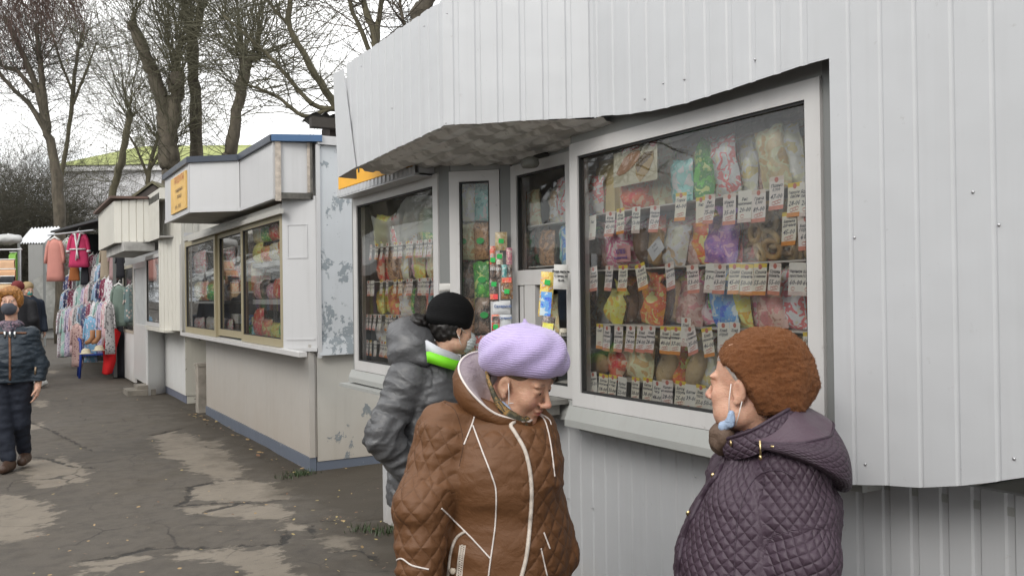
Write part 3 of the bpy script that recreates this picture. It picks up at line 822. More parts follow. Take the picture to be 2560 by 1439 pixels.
def third_kiosk():
    k = thing('narrow_kiosk', 'cream corrugated kiosk with brown roof edge and white glazed door', 'kiosk', (3.3, 15.5, 0))
    CREAM = painted('cream_sheet', (0.60, 0.58, 0.52), dirt=0.35, streak=0.4, dirtcol=(.16, .12, .06))
    LOW = painted('whitewashed_low', (0.64, 0.64, 0.63), dirt=0.25, streak=0.25, zfade=.5)
    GREENP = painted('flaking_green_end', (0.50, 0.48, 0.42), under=(0.10, 0.09, 0.07), peel=.42, dirt=.5, streak=.5, pscale=7)
    # near facet of the bay, ribbed
    P, Q = at_D(397, 700, 13.3), at_D(454, 700, 12.75)
    mb = MB(); ribsheet(mb, [(P.x, P.y), (Q.x, Q.y)], 1.08, 3.12, period=.13, groove=.02, depth=.012)
    ribsheet(mb, [(Q.x, Q.y), (Q.x + .25, Q.y + .1)], 1.08, 3.12, period=.13); mb.box((Q.x + .1, Q.y + .12, 1.09), (4.6, Q.y + .16, 3.1))
    mb.build('bay_side', CREAM, k)
    mb = MB(); mb.box((P.x, P.y - .4, 1.05), (3.2, P.y + 1.3, 1.078)); mb.build('bay_floor', CREAM, k)
    # window, door, glazing along the row
    xw = P.x + .02
    yA = at_X(364, 700, xw).y
    window(k, (xw, yA), (xw, P.y + .03), 1.12, 2.25, .06, .05, PVC)
    mb = MB(); mb.box((xw - .02, P.y + .03, 1.08), (xw + .1, yA, 1.115)); mb.build('sill', CREAM, k)
    yD = at_X(334, 800, xw + .05).y
    dr = window(k, (xw + .05, yD), (xw + .05, yA + .05), 0.12, 2.2, .1, .05, PVC, name='door', rails=((.1, 10, 1.05, 1.12),), glass=False) if False else None
    A = Vector((xw + .05, yD, 0)); u = Vector((0, -1, 0)); n = Vector((-1, 0, 0)); L = yD - yA - .03
    mb = MB(); mb.obox(A, u, n, 0, L, -.05, 0, .1, 1.1); mb.obox(A, u, n, 0, .1, -.05, 0, 1.1, 2.2); mb.obox(A, u, n, L - .1, L, -.05, 0, 1.1, 2.2); mb.obox(A, u, n, .1, L - .1, -.05, 0, 2.1, 2.2)
    d = mb.build('door', PVC, k)
    mb = MB(); mb.obox(A, u, n, .1, L - .1, -.03, -.02, 1.1, 2.1); mb.build('pane', M('net_curtain', (.45, .46, .46), .4), d)
    mb = MB(); mb.obox(A, u, n, L - .08, L - .05, 0, .04, 1.05, 1.18); mb.build('handle', SCREW, d)
    yG = at_X(308, 800, xw + .05).y
    window(k, (xw + .05, yG), (xw + .05, yD + .02), .9, 2.2, .06, .05, painted('tan_frame', (.4, .37, .3)))
    mb = MB(); mb.box((xw + .06, yD + .02, 0), (xw + .1, yG, .9)); mb.build('under_window_wall', LOW, k)
    mb = MB(); mb.box((xw + .05, yG, 0), (4.6, yG + .06, 3.0)); mb.build('far_wall', LOW, k)
    mb = MB(); mb.box((xw + .0, yA - .02, .0), (xw + .12, yA + .045, 2.2)); mb.build('door_post', LOW, k)
    # lower walls
    a, b = at_Z(371, 985), at_Z(412, 978); c = at_Z(464, 1005)
    mb = MB()
    mb.prism([(a.x, a.y, -.03), (b.x, b.y, -.03), (b.x + .3, b.y + .3, -.03), (a.x + .3, a.y + .3, -.03)], (0, 0, 1.08))
    X4 = c.x; y4 = at_X(412, 975, X4).y
    ribsheet(mb, [(X4, y4 + .4), (X4, c.y)], lambda p: .1, 1.08, period=.4, groove=.012)
    mb.build('lower_wall', LOW, k)
    mb = MB(); mb.box((X4 + .01, c.y + .005, -.03), (X4 + .05, y4 + .3, .098)); mb.build('plinth', M('slate_plinth', (.12, .13, .17), .8), k)
    mb = MB(); mb.box((X4 + .0, c.y - .03, .1), (4.6, c.y, 1.08)); mb.box((X4 + .02, c.y - .02, -.03), (4.6, c.y - .001, .098)); mb.build('near_end_wall', GREENP, k)
    # fascia
    f0 = at_D(285, 550, 13.9); X1 = f0.x
    f00 = at_X(246, 550, X1); f1 = at_D(372, 550, 13.7); f2 = at_X(398, 550, f1.x)
    plan = [(f00.x, f00.y), (f0.x, f0.y), (f1.x, f1.y), (f2.x, f2.y)]
    mb = MB(); ribsheet(mb, plan, 2.44, lambda p: 3.1 + .0 * p.x, period=.14, groove=.03, depth=.012)
    ribsheet(mb, [(f00.x + .6, f00.y + .02), (f00.x, f00.y)], 2.44, 3.1)
    mb.build('fascia', CREAM, k)
    mb = MB(); mb.prism([(x + .01, y, 2.45) for x, y in plan] + [(2.6, f2.y, 2.45), (2.6, f00.y, 2.45)], (0, 0, .02))
    mb.box((X1 + .1, f1.y + .1, 2.3), (f1.x + .1, f00.y - .3, 2.44)); mb.build('soffit', M('grey_soffit2', (.40, .39, .37), .7, var=.25), k)
    mb = MB(); r = [(f00.x - .08, f00.y + .05), (f0.x - .06, f0.y - .08), (f1.x - .02, f1.y - .08), (f1.x + .1, f1.y + .3), (3.2, f1.y + .8), (3.2, f00.y)]
    zr = [3.1, 3.14, 3.1, 3.1, 3.2, 3.2]
    mb.prism([(x, y, z) for (x, y), z in zip(r, zr)], (0, 0, .035)); mb.build('roof', M('brown_roof', (.115, .07, .055), .75, var=.3), k)
    mb = MB(); mb.box((f1.x, f2.y - .1, 3.0), (3.4, f1.y + .2, 3.16)); mb.build('parapet', CREAM, k)
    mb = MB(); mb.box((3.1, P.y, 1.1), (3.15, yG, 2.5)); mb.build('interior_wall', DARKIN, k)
    e = thing('doorstep', 'rough concrete doorstep below the white door of the cream kiosk', 'step', (a.x - .1, a.y + .35, 0))
    s0 = at_Z(348, 985)
    mb = MB(); mb.box((s0.x - .18, s0.y - .05, -.03), (s0.x + .25, s0.y + .55, .07)); mb.box((s0.x - .02, s0.y + .05, .07), (s0.x + .25, s0.y + .5, .13)); mb.build('slab', M('step_concrete', (.2, .18, .15), .9, var=.3, bump=.4), e)
third_kiosk()

# short concrete post in the gap between the two far kiosks
def gap_bits():
    p = at_Z(508, 1030)
    mb = MB(); mb.box((p.x - .05, p.y + .05, -.03), (p.x + .12, p.y + .25, .62)); mb.box((p.x - .06, p.y + .04, .62), (p.x + .13, p.y + .26, .66))
    mb.single('concrete_post', M('post_concrete', (.30, .27, .23), .9, var=.3, bump=.3), 'short dirty concrete post in the gap beside the white grocery kiosk', 'post')
gap_bits()

# black lamp under the soffit above the serving window
def soffit_lamp():
    p = at_X(1325, 408, 2.2)
    r = thing('bracket_lamp', 'small dark bracket lamp hanging under the soffit above the serving window', 'lamp', p)
    mb = MB(); mb.tube([p + Vector((.1, 0, .05)), p + Vector((.03, .0, .03)), p + Vector((-.01, 0, .0))], .012, 8); mb.build('bracket', M('lamp_black', (.05, .05, .045), .5), r)
    mb = MB(); L = []
    for i, (dz, rr) in enumerate(((.03, .02), (.02, .055), (-.005, .062), (-.02, .05), (-.025, .0))):
        L.append([p + Vector((rr * .65 * math.cos(q), rr * .9 * math.sin(q), dz)) for q in np.linspace(0, 6.283, 17)[:-1]])
    mb.loft(L); mb.build('shade', M('lamp_shade_grey', (.17, .17, .15), .45), r, smooth=True)
soffit_lamp()
# ================================================================== GOODS
ORD = ['leftmost', 'second from left', 'third from left', 'fourth from left', 'fifth from left', 'sixth from left', 'seventh from left', 'eighth from left', 'ninth from left', 'tenth from left', 'eleventh from left', 'twelfth from left', 'thirteenth from left', 'fourteenth from left', 'fifteenth from left', 'sixteenth from left', 'seventeenth from left', 'eighteenth from left']
RN = {0: 'top', 1: 'second', 2: 'third', 3: 'bottom'}
grng = random.Random(21)

def packmat(name, cols, scale=21.0, rough=0.28):
    """printed glossy packaging: coloured panels, bands and blobs, crinkled film"""
    if name in MATS: return MATS[name]
    t = NT(name)
    oi = t.new('ShaderNodeObjectInfo')
    off = t.new('ShaderNodeVectorMath', operation='ADD')
    sc = t.new('ShaderNodeVectorMath', operation='SCALE'); sc.inputs['Scale'].default_value = 9.0
    cm = t.new('ShaderNodeCombineXYZ')
    for i in range(3): t.l.new(oi.outputs['Random'], cm.inputs[i])
    t.l.new(cm.outputs[0], sc.inputs[0]); t.l.new(t.coord('Object'), off.inputs[0]); t.l.new(sc.outputs[0], off.inputs[1])
    p = off.outputs[0]
    n = t.noise(p, scale, 2, 0.5, dist=0.6)
    k = len(cols); stops = [(0.30 + 0.42 * i / k, cols[i]) for i in range(k)]
    col = t.ramp(n, stops, 'CONSTANT')
    v = t.ramp(t.voro(p, scale * 2.2), [(0.18, 1.0), (0.22, 0.0)])
    col = t.mix(t.math('MULTIPLY', v, 0.7), col, cols[(k // 2 + 1) % k])
    fine = t.ramp(t.noise(p, scale * 9, 2), [(0.60, 0.0), (0.64, 1.0)])
    col = t.mix(t.math('MULTIPLY', fine, 0.45), col, (0.75, 0.73, 0.7))
    nm = t.bump(t.noise(p, 30, 5, 0.6, dist=0.8), 0.55, 0.008)
    MATS[name] = t.fin(col, rough, nm, Coat_Weight=0.3, Coat_Roughness=0.2)
    return MATS[name]
PAL = {
    'pink': [(.55, .16, .22), (.62, .36, .36), (.40, .12, .20), (.58, .42, .36)], 'red': [(.45, .03, .03), (.60, .10, .05), (.62, .30, .20)],
    'yellow': [(.62, .42, .05), (.68, .52, .14), (.55, .28, .04)], 'orange': [(.62, .20, .03), (.55, .10, .04), (.62, .40, .14)],
    'purple': [(.16, .08, .28), (.25, .12, .30), (.42, .25, .35)], 'green': [(.10, .38, .06), (.06, .22, .06), (.38, .50, .16)],
    'blue': [(.04, .10, .42), (.08, .22, .48), (.35, .42, .50)], 'white': [(.62, .60, .55), (.55, .12, .12), (.66, .60, .48), (.55, .42, .30)],
    'brown': [(.22, .11, .05), (.32, .18, .09), (.14, .07, .035)], 'tan': [(.46, .36, .20), (.52, .44, .28), (.40, .28, .13)],
    'cream': [(.60, .52, .33), (.64, .57, .42), (.55, .38, .16)], 'dark': [(.035, .03, .03), (.09, .07, .06), (.20, .14, .11)],
    'silver': [(.52, .47, .36), (.58, .55, .48), (.38, .28, .18)], 'teal': [(.06, .25, .24), (.20, .42, .40), (.48, .52, .5)],
    'mauve': [(.42, .17, .17), (.50, .31, .27), (.32, .16, .13)]}
def pm(c): return packmat(c + '_packaging', [tuple(min(.85, q * 1.9) for q in k) for k in PAL[c]])
def film_mat():
    t = NT('clear_film'); n, l = t.n, t.l
    n.remove(t.bsdf)
    tr = t.new('ShaderNodeBsdfTransparent'); tr.inputs['Color'].default_value = (.95, .95, .95, 1)
    gl = t.new('ShaderNodeBsdfGlossy'); gl.inputs['Roughness'].default_value = .18
    l.new(t.bump(t.noise(t.coord('Object'), 24, 5, .6, dist=1.2), 1.0, .02), gl.inputs['Normal'])
    mx = t.new('ShaderNodeMixShader'); mx.inputs[0].default_value = .10
    l.new(tr.outputs[0], mx.inputs[1]); l.new(gl.outputs[0], mx.inputs[2]); l.new(mx.outputs[0], t.out.inputs['Surface'])
    return t.mat
FILM = film_mat()
def bread_mat(name, a, b):
    t = NT(name); p = t.coord('Object')
    c = t.ramp(t.noise(p, 9, 4), [(.35, a), (.65, b)])
    c = t.mix(t.ramp(t.noise(p, 60, 3), [(.6, 0), (.75, .5)]), c, (.08, .04, .02))
    return t.fin(c, .55, t.bump(t.noise(p, 40, 4), .4, .006))
BREAD = {'pale': bread_mat('pale_crust', (.66, .45, .20), (.76, .60, .36)), 'dark': bread_mat('rye_crust', (.17, .085, .04), (.30, .17, .08)),
         'gold': bread_mat('golden_crust', (.56, .31, .09), (.70, .48, .20))}

def bag_mb(w, h, t, seed, gather=False, nu=9, nv=12):
    mb = MB(); o = Vector((seed * 3.7, seed * 1.3, seed * .7))
    def side(sg):
        def fn(a, b):
            u, v = 2 * a - 1, b
            f = max(0.0, 1 - abs(u) ** 2.6) ** .6 * max(0.0, 1 - abs(2 * v - 1) ** 4) ** .7
            ww = w
            if gather:
                ww = w * (1 - .72 * math.exp(-((v - .86) / .07) ** 2)); f *= 1 if v < .8 else .45
            wr = noise.noise(o + Vector((u * 2.5, v * 4, sg * 2))) * .014 + noise.noise(o + Vector((u * 6, v * 8, sg * 5))) * .006
            return Vector((u * ww / 2 + wr * .5, sg * (f * t / 2 + .002) + wr * f, v * h + noise.noise(o + Vector((u * 3, 0, 9))) * .012 * v))
        return fn
    mb.grid(side(-1), nu, nv); 
    k = len(mb.f); mb.grid(side(1), nu, nv)
    mb.f[k:] = [f[::-1] for f in mb.f[k:]]
    return mb
def place(o, p, rz, tilt=0.0, lean=0.0):
    o.location = p; o.rotation_euler = (lean, tilt, rz)
    return o
RZ = math.pi / 2      # goods face the path

def add_pack(kind, colr, p, w, h, label, group, seed, rz=RZ, tilt=0.0, lean=0.0, tk=None):
    t = tk or w * .5
    if kind in ('pack', 'bag'):
        o = bag_mb(w, h, t, seed, kind == 'bag').build('product_bag', pm(colr), None, True)
        props(place(o, p, rz, tilt, lean), label, 'product bag', group)
        return o
    if kind == 'box':
        mb = MB(); mb.box((-w / 2, -t / 2, 0), (w / 2, t / 2, h)); o = mb.build('product_box', pm(colr)); props(place(o, p, rz, tilt, lean), label, 'product box', group); return o
    r = thing('bagged_bread' if kind != 'rings' and kind != 'grain' else ('ring_bread_bag' if kind == 'rings' else 'groats_bag'), label, 'product bag', p, rz, group)
    r.rotation_euler = (lean, tilt, rz)
    if kind == 'loaf':
        mb = MB(); R = Matrix.Rotation(.25 * math.sin(seed), 3, 'Y')
        mb.sphere((0, 0, h * .46), (w * .46, t * .5, h * .42), 12, 9, R); b = mb.build('loaf', BREAD[colr], r, True, True)
    elif kind == 'grain':
        bag_mb(w * .94, h * .8, t * .92, seed + .5).build('contents', pm(colr), r, True, True)
    elif kind == 'rings':
        rr = random.Random(seed)
        for q in range(9):
            c = Vector((rr.uniform(-.32, .32) * w, rr.uniform(-.3, .1) * t - .01, h * (.14 + .085 * q))); a = Vector((rr.uniform(-.5, .5), 1, rr.uniform(-.5, .5))).normalized()
            e = a.orthogonal().normalized(); f = a.cross(e); R0 = w * .2
            mb = MB(); mb.loft([[c + (e * math.cos(s) + f * math.sin(s)) * (R0 + R0 * .36 * math.cos(x)) + a * (R0 * .36 * math.sin(x)) for x in np.linspace(0, 6.283, 8)[:-1]] for s in np.linspace(0, 6.283, 15)])
            mb.build('bread_ring', BREAD['gold' if q % 3 else 'pale'], r, True, True)
        mb = MB(); mb.box((-w * .18, -t * .62, h * .3), (w * .12, -t * .6, h * .72)); mb.build('paper_label', pm('white'), r, False, True)
    bag_mb(w, h, t * 1.1, seed, kind == 'loaf').build('film', FILM, r, True, True)
    return r

TAGP = {'p': ((.88, .80, .74), (.72, .26, .18)), 'y': ((.90, .84, .70), (.80, .30, .05)), 'w': ((.88, .84, .75), (.76, .62, .55))}
TAGM = {k: (M('tag_paper_' + {'p': 'pink', 'y': 'yellow', 'w': 'plain'}[k], a, .6, var=.05), M('tag_edge_' + {'p': 'pink', 'y': 'yellow', 'w': 'plain'}[k], b, .6, var=.15, scale=60)) for k, (a, b) in TAGP.items()}
TAGTOP = {'y': M('tag_top_yellow', (.85, .62, .06), .6), 'p': M('tag_top_pale', (.80, .68, .58), .6), 'w': TAGM['w'][0]}
SEAL = M('tag_seal_red', (.58, .17, .12), .6, var=.2, scale=80)
INK = M('ink_dark', (.035, .035, .06), .6)
tagcount = [0]
def add_tag(px, py, X, style, words, price, tilt, label, group, w=.058, h=.108):
    p = at_X(px, py, X) + Vector((-.004 * (tagcount[0] % 4), 0, 0))
    tagcount[0] += 1
    rr = random.Random(tagcount[0])
    r = thing('price_tag', label, 'price tag', p, 0, group)
    r.rotation_euler = (rad(tilt), 0, rad(rr.uniform(-7, 7)))
    cur = rr.uniform(.002, .012)
    def S(a, b, e=0.0):      # a 0..1 left to right, b 0..1 bottom to top; local frame: -Y is the reader's right
        return (-cur * (1 - b) ** 2 - e, (0.5 - a) * w, (b - .5) * h)
    mb = MB()
    for i in range(8):
        b0, b1 = i / 8, (i + 1) / 8
        mb.cur = 1 if i == 0 else (2 if i == 7 else 0)
        mb.add([S(0, b0), S(1, b0), S(1, b1), S(0, b1)], [(0, 1, 2, 3)])
    sh = mb.build('card', [TAGM[style][0], TAGM[style][1], TAGTOP[style]], r, False, True)
    mb = MB()      # printed seal at the top and a printed squiggle at the foot
    if style != 'w' or rr.random() < .4:
        c = Vector(S(.5, .9, .0008)); mb.add([c + Vector((0, math.cos(q) * .009, math.sin(q) * .009)) for q in np.linspace(0, 6.283, 11)[:-1]], [tuple(range(10))])
    for q in range(3 if style != 'w' else 1):
        a0 = .35 + .18 * q; pts = [S(a0 + .14 * math.cos(s), .19 + .05 * math.sin(s) + .02 * q, .001) for s in np.linspace(0, 5.5, 8)]
        for u, v in zip(pts[:-1], pts[1:]):
            u, v = Vector(u), Vector(v); mb.add([u, v, v + Vector((0, 0, .0022)), u + Vector((0, 0, .0022))], [(0, 1, 2, 3)])
    if mb.f: mb.build('print', SEAL, sh, False, True)
    lines = []
    y = .020
    for wd in words:
        lines.append((wd, rr.uniform(-.002, .002), y, .0155 if len(wd) < 7 else .0125)); y -= .0135
    if price: lines.append((price, rr.uniform(-.001, .002), y - .012, .0225))
    if lines:
        vs, fs = text_mesh(lines, shear=.28, bold=.00015)
        mb = MB(); mb.add([(S(.5, .5 + v[1] / h, .0012)[0], -v[0], v[1]) for v in vs], fs)
        mb.build('handwriting', INK, sh, False, True)
    return r

MAIN_TAGS = [
    [(1483, 569, 'w', ['Рис'], '', -3), (1528, 560, 'p', ['Мука', 'ржаная'], '42-00', 2), (1556, 553, 'y', ['Мука', 'обойн'], '36-00', -2), (1596, 550, 'w', ['Мука', 'пшенич'], '53-00', 3), (1637, 547, 'p', ['Макарон', 'перья'], '52-00', 4), (1705, 517, 'y', ['Горох'], '40-00', 1), (1757, 529, 'y', ['Рис'], '', 0), (1781, 523, 'p', ['Рис', 'дробл'], '75-00', 3), (1824, 523, 'p', ['Манка', '0,900'], '35-00', 0), (1865, 516, 'w', ['Рис', 'краснодар'], '20-00', 1), (1902, 515, 'p', ['Греча', '0,900'], '89-00', -1), (1949, 483, 'p', ['Пшено', '0,900'], '47-00', -1), (1990, 499, 'y', ['Геркулес', 'овсян'], '28-00', 0), (2026, 497, 'w', ['Ядрица', 'перлов'], '28-00', -1), (1974, 571, 'y', ['Баранки', 'дачные'], '45-00', -1), (2021, 582, 'p', ['Баранки', 'горчич'], '60-00', -2)],
    [(1485, 697, 'p', ['Хлеб', 'белый'], '41-00', -6), (1525, 695, 'p', ['Хлеб', 'пшенич'], '37-00', 2), (1562, 695, 'y', ['Хлеб', 'отруб'], '41-00', 0), (1611, 691, 'y', ['Хлеб', 'с луком'], '37-00', -16), (1677, 690, 'p', ['Пряники'], '65-00', -12), (1735, 697, 'p', ['Мыски', 'вафел'], '53-00', -4), (1783, 695, 'w', ['Соломка'], '59-00', 2), (1806, 697, 'p', ['Сушки', 'ванил'], '63-00', 2), (1837, 697, 'y', ['Сушка', 'простая'], '45-00', 0), (1869, 699, 'y', ['Сушка', 'ваниль'], '50-00', 2), (1905, 698, 'y', ['Сушка', 'с маком'], '55-00', 1), (1943, 697, 'p', ['Сушки', 'ваниль'], '55-00', 5), (1990, 697, 'w', ['Челнок', 'простые'], '60-00', 2), (2026, 698, 'w', ['Баранки', 'горчич'], '60-00', 1)],
    [(1503, 840, 'y', ['Хлеб'], '', 2), (1523, 845, 'p', ['Хлеб', 'бородин'], '19-00', 3), (1547, 847, 'p', ['Хлеб', 'дарниц'], '21-00', 1), (1578, 846, 'p', ['Хлеб', 'столичн'], '24-00', 4), (1608, 847, 'p', ['Хлеб', 'тостовый'], '24-00', 3), (1633, 847, 'p', ['Хлеб', 'подовый'], '28-00', 2), (1663, 850, 'y', ['Хлеб', 'ржаной'], '40-00', 3), (1692, 851, 'y', ['Хлеб', 'пшенич'], '37-00', 2), (1719, 829, 'w', ['Хлеб'], '', 2), (1737, 850, 'p', ['Хлеб', 'с тмином'], '35-00', -18), (1771, 855, 'y', ['Хлеб', 'зерновой'], '46-00', -11), (1811, 843, 'w', ['Хлеб', 'отруб'], '', 0), (1841, 843, 'w', ['Хлеб'], '', 2), (2032, 872, 'y', ['Слойка', 'с вишней', 'и сахар'], '26-00', 0)],
    [(1485, 960, 'w', ['Рогалик'], '25-00', -9), (1510, 965, 'y', ['Батон', 'нарезной'], '38-00', 4), (1535, 968, 'y', ['Батон', 'к чаю'], '33-00', 4), (1561, 973, 'w', ['Булка', 'с маком'], '22-00', 4), (1589, 975, 'y', ['Батон', 'горчичн'], '38-00', 1), (1621, 977, 'y', ['Батон', 'отрубной'], '38-00', 2), (1647, 985, 'w', ['Багет', 'чесн'], '48-00', 2), (1674, 983, 'p', ['Калач', 'на молоке'], '28-00', 1), (1702, 987, 'y', ['Батон', 'отрубн'], '25-00', 1), (1729, 996, 'w', ['Батон'], '39-00', 1), (1756, 997, 'y', ['Хлеб', 'тостов'], '37-00', 2), (1779, 1008, 'w', ['Хлеб'], '50-00', 3)]]
for r_, row in enumerate(MAIN_TAGS):
    for i, (px, py, st, wd, pr, ti) in enumerate(sorted(row, key=lambda q: q[0])):
        txt = (wd[0] + (' ' + pr if pr else '')) if wd else ''
        lab = 'price tag reading %s, %s on the %s shelf of the large window' % (txt, ORD[i], RN[r_])
        add_tag(px, py, 2.262, st, wd, pr, ti, lab, 'handwritten price tags in the kiosk windows', *((.064, .112) if r_ == 0 and px > 1790 else ()))
LEFT_TAGS = [
    (625, [928, 943, 958, 973, 989, 1002, 1023, 1033, 1044, 1055, 1067, 1080]), (718, [922, 933, 957, 973, 988, 1003, 1023, 1033, 1050, 1062, 1073, 1087]),
    (808, [918, 928, 940, 954, 967, 978, 990, 1004, 1016]), (877, [920, 930, 943, 955, 963, 970, 978, 992])]
for r_, (py, xs) in enumerate(LEFT_TAGS):
    for i, px in enumerate(xs):
        y = py + (1003 - px) * (.07 if r_ == 0 else .03 if r_ == 1 else -.04 if r_ == 2 else -.11)
        st = grng.choice('pppyw')
        lab = 'small price tag, %s on the %s shelf of the left window' % (ORD[i], RN[r_])
        add_tag(px, y, 2.112, st, [grng.choice(['Чипсы', 'Вафли', 'Сухари', 'Орехи', 'Семечки', 'Пряник'])], '%d-00' % grng.randint(18, 96), grng.uniform(-5, 6), lab, 'handwritten price tags in the kiosk windows', .052, .10)

# ---- goods in the large window: (picture x of the middle, kind, colour, width, height, tilt, lean)
MAIN_GOODS = [
    (MAIN_SHELF[3], [(1492, 'pack', 'white', .13, .16, 6), (1530, 'flour', 'cream', .12, .22, 0), (1562, 'flour', 'white', .12, .20, 0), (1600, 'pack', 'red', .16, .17, 0), (1637, 'pack', 'tan', .12, .26, 0), (1672, 'pack', 'tan', .11, .34, -2), (1712, 'pack', 'teal', .12, .15, 5), (1752, 'pack', 'green', .14, .21, 22), (1790, 'pack', 'cream', .13, .20, 12), (1830, 'grain', 'white', .13, .27, -6), (1868, 'grain', 'cream', .12, .25, 0), (1905, 'grain', 'mauve', .11, .25, -8), (1950, 'grain', 'tan', .12, .26, -6), (1990, 'grain', 'cream', .12, .27, -8), (2030, 'grain', 'tan', .12, .27, -4)]),
    (MAIN_SHELF[2], [(1490, 'loaf', 'dark', .14, .17, 5), (1525, 'bag', 'mauve', .15, .20, 8), (1562, 'bag', 'pink', .17, .24, -6), (1598, 'loaf', 'dark', .15, .19, 0), (1640, 'loaf', 'gold', .15, .17, 0), (1685, 'grain', 'silver', .14, .22, 12), (1722, 'grain', 'mauve', .13, .20, -5), (1760, 'bag', 'orange', .14, .21, 14), (1800, 'bag', 'purple', .14, .20, 8), (1828, 'pack', 'red', .10, .13, 0), (1862, 'rings', 'gold', .13, .20, 0), (1905, 'rings', 'gold', .14, .19, 6), (1945, 'rings', 'gold', .13, .19, -8), (1985, 'rings', 'gold', .13, .17, 5), (2028, 'rings', 'gold', .12, .18, 0)]),
    (MAIN_SHELF[1], [(1500, 'grain', 'silver', .13, .13, 35), (1533, 'bag', 'yellow', .12, .17, 30), (1565, 'loaf', 'dark', .14, .17, 14), (1600, 'loaf', 'dark', .14, .2, 0), (1630, 'bag', 'orange', .12, .2, 10), (1660, 'loaf', 'dark', .13, .19, 0), (1690, 'loaf', 'gold', .14, .20, -8), (1722, 'grain', 'mauve', .13, .19, 10), (1757, 'bag', 'pink', .12, .2, -10), (1785, 'bag', 'green', .13, .18, -22), (1820, 'bag', 'blue', .12, .19, -12), (1857, 'pack', 'yellow', .11, .21, -4), (1898, 'pack', 'pink', .09, .18, -8), (1935, 'pack', 'mauve', .12, .18, -5), (1978, 'pack', 'white', .13, .21, -2), (2025, 'pack', 'red', .12, .19, -3)]),
    (MAIN_SHELF[0], [(1500, 'loaf', 'gold', .13, .10, 0), (1530, 'pack', 'red', .12, .13, 40), (1560, 'loaf', 'pale', .18, .17, 20), (1595, 'bag', 'tan', .15, .19, 14), (1635, 'loaf', 'pale', .10, .24, 50), (1672, 'bag', 'orange', .14, .19, 20), (1712, 'loaf', 'pale', .09, .22, 45), (1765, 'bag', 'cream', .13, .21, 4), (1815, 'loaf', 'gold', .16, .18, 0), (1880, 'pack', 'white', .14, .18, 0), (1950, 'loaf', 'dark', .15, .17, 0), (2018, 'pack', 'white', .15, .15, 12)])]
seed = 0
CN = {'silver': 'silvery', 'cream': 'cream coloured', 'dark': 'dark rye', 'gold': 'golden', 'pale': 'pale'}
for r_, (z, row) in enumerate(MAIN_GOODS):
    for i, (px, kind, c, w, h, ti) in enumerate(row):
        seed += 1
        X = 2.345 + .03 * ((i * 7 + r_) % 3)
        w *= 1.12; h = min(h * 1.12, .27 if r_ == 0 else .215)
        p = at_X(px, 700, X); p.z = z + .001
        kn = {'pack': 'printed bag', 'bag': 'tied bread bag', 'loaf': 'wrapped loaf', 'grain': 'clear bag', 'rings': 'bread ring bag', 'flour': 'flour packet'}[kind]
        lab = '%s %s, %s in the %s row, large window' % (CN.get(c, c), kn, ORD[i], RN[r_])
        if kind == 'flour':
            r = thing('flour_packet', lab, 'product bag', p, RZ, 'goods in the large window')
            mb = MB(); 
            for b0, b1, dz in ((1, 1, 0), ): mb.prism([(-w / 2, -.03, 0), (w / 2, -.03, 0), (w / 2, .03, 0), (-w / 2, .03, 0)], (0, 0, h * .86)); mb.prism([(-w / 2 + .005, -.02, h * .86), (w / 2 - .005, -.02, h * .86), (w / 2 - .005, .02, h * .86), (-w / 2 + .005, .02, h * .86)], (0, 0, h * .12))
            mb.build('packet', M('flour_paper_' + c, (.66, .62, .52) if c == 'white' else (.68, .55, .25), .5), r, False, True)
            mb = MB(); place_text(mb, [('МУКА', 0, .035, .036)], (0, -.0315, 0), (1, 0, 0), (0, 0, 1), bold=.0008)
            mb.add([(-.035, -.031, .075), (.035, -.031, .075), (.035, -.031, .097), (-.035, -.031, .097)], [(0, 1, 2, 3)])
            mb.build('lettering', M('flour_red', (.55, .12, .08), .6), r, False, True)
            mb = MB(); mb.add([(.04 * math.cos(q), -.031, .10 + .055 * math.sin(q)) for q in np.linspace(0, math.pi, 12)], [tuple(range(12))]); mb.build('emblem', M('emblem_green', (.20, .32, .16), .6), r, False, True)
            continue
        o = add_pack(kind, c, p, w, h, lab, 'goods in the large window', seed, RZ + grng.uniform(-.15, .15), rad(-ti), rad(grng.uniform(-8, 4)))
# a second, deeper layer that fills the shelves
BACKC = [['cream', 'white', 'tan', 'green', 'silver', 'cream', 'white', 'tan', 'mauve', 'cream', 'tan', 'cream', 'tan'], ['pink', 'pink', 'red', 'orange', 'pink', 'tan', 'yellow', 'orange', 'red', 'orange', 'tan', 'yellow', 'orange'], ['orange', 'yellow', 'red', 'orange', 'yellow', 'pink', 'green', 'red', 'yellow', 'pink', 'red', 'pink', 'red'], ['yellow', 'orange', 'tan', 'red', 'yellow', 'cream', 'orange', 'tan', 'yellow', 'red', 'tan', 'orange', 'yellow']]
for r_, row in enumerate(BACKC):
    for i, c in enumerate(row):
        seed += 1; y = K1['ym0'] - .13 - (K1['ym0'] - K1['ym1'] - .26) * i / 12
        add_pack('pack', c, Vector((2.44 + .02 * (i % 2), y, MAIN_SHELF[3 - r_] + .001)), .155, (.25 if r_ == 0 else .215) * grng.uniform(.94, 1.03), '%s bag, %s in the rear layer of the %s row, large window' % (CN.get(c, c), ORD[i], RN[r_]), 'goods in the large window', seed, RZ + grng.uniform(-.2, .2), rad(grng.uniform(-4, 4)), 0, .06)
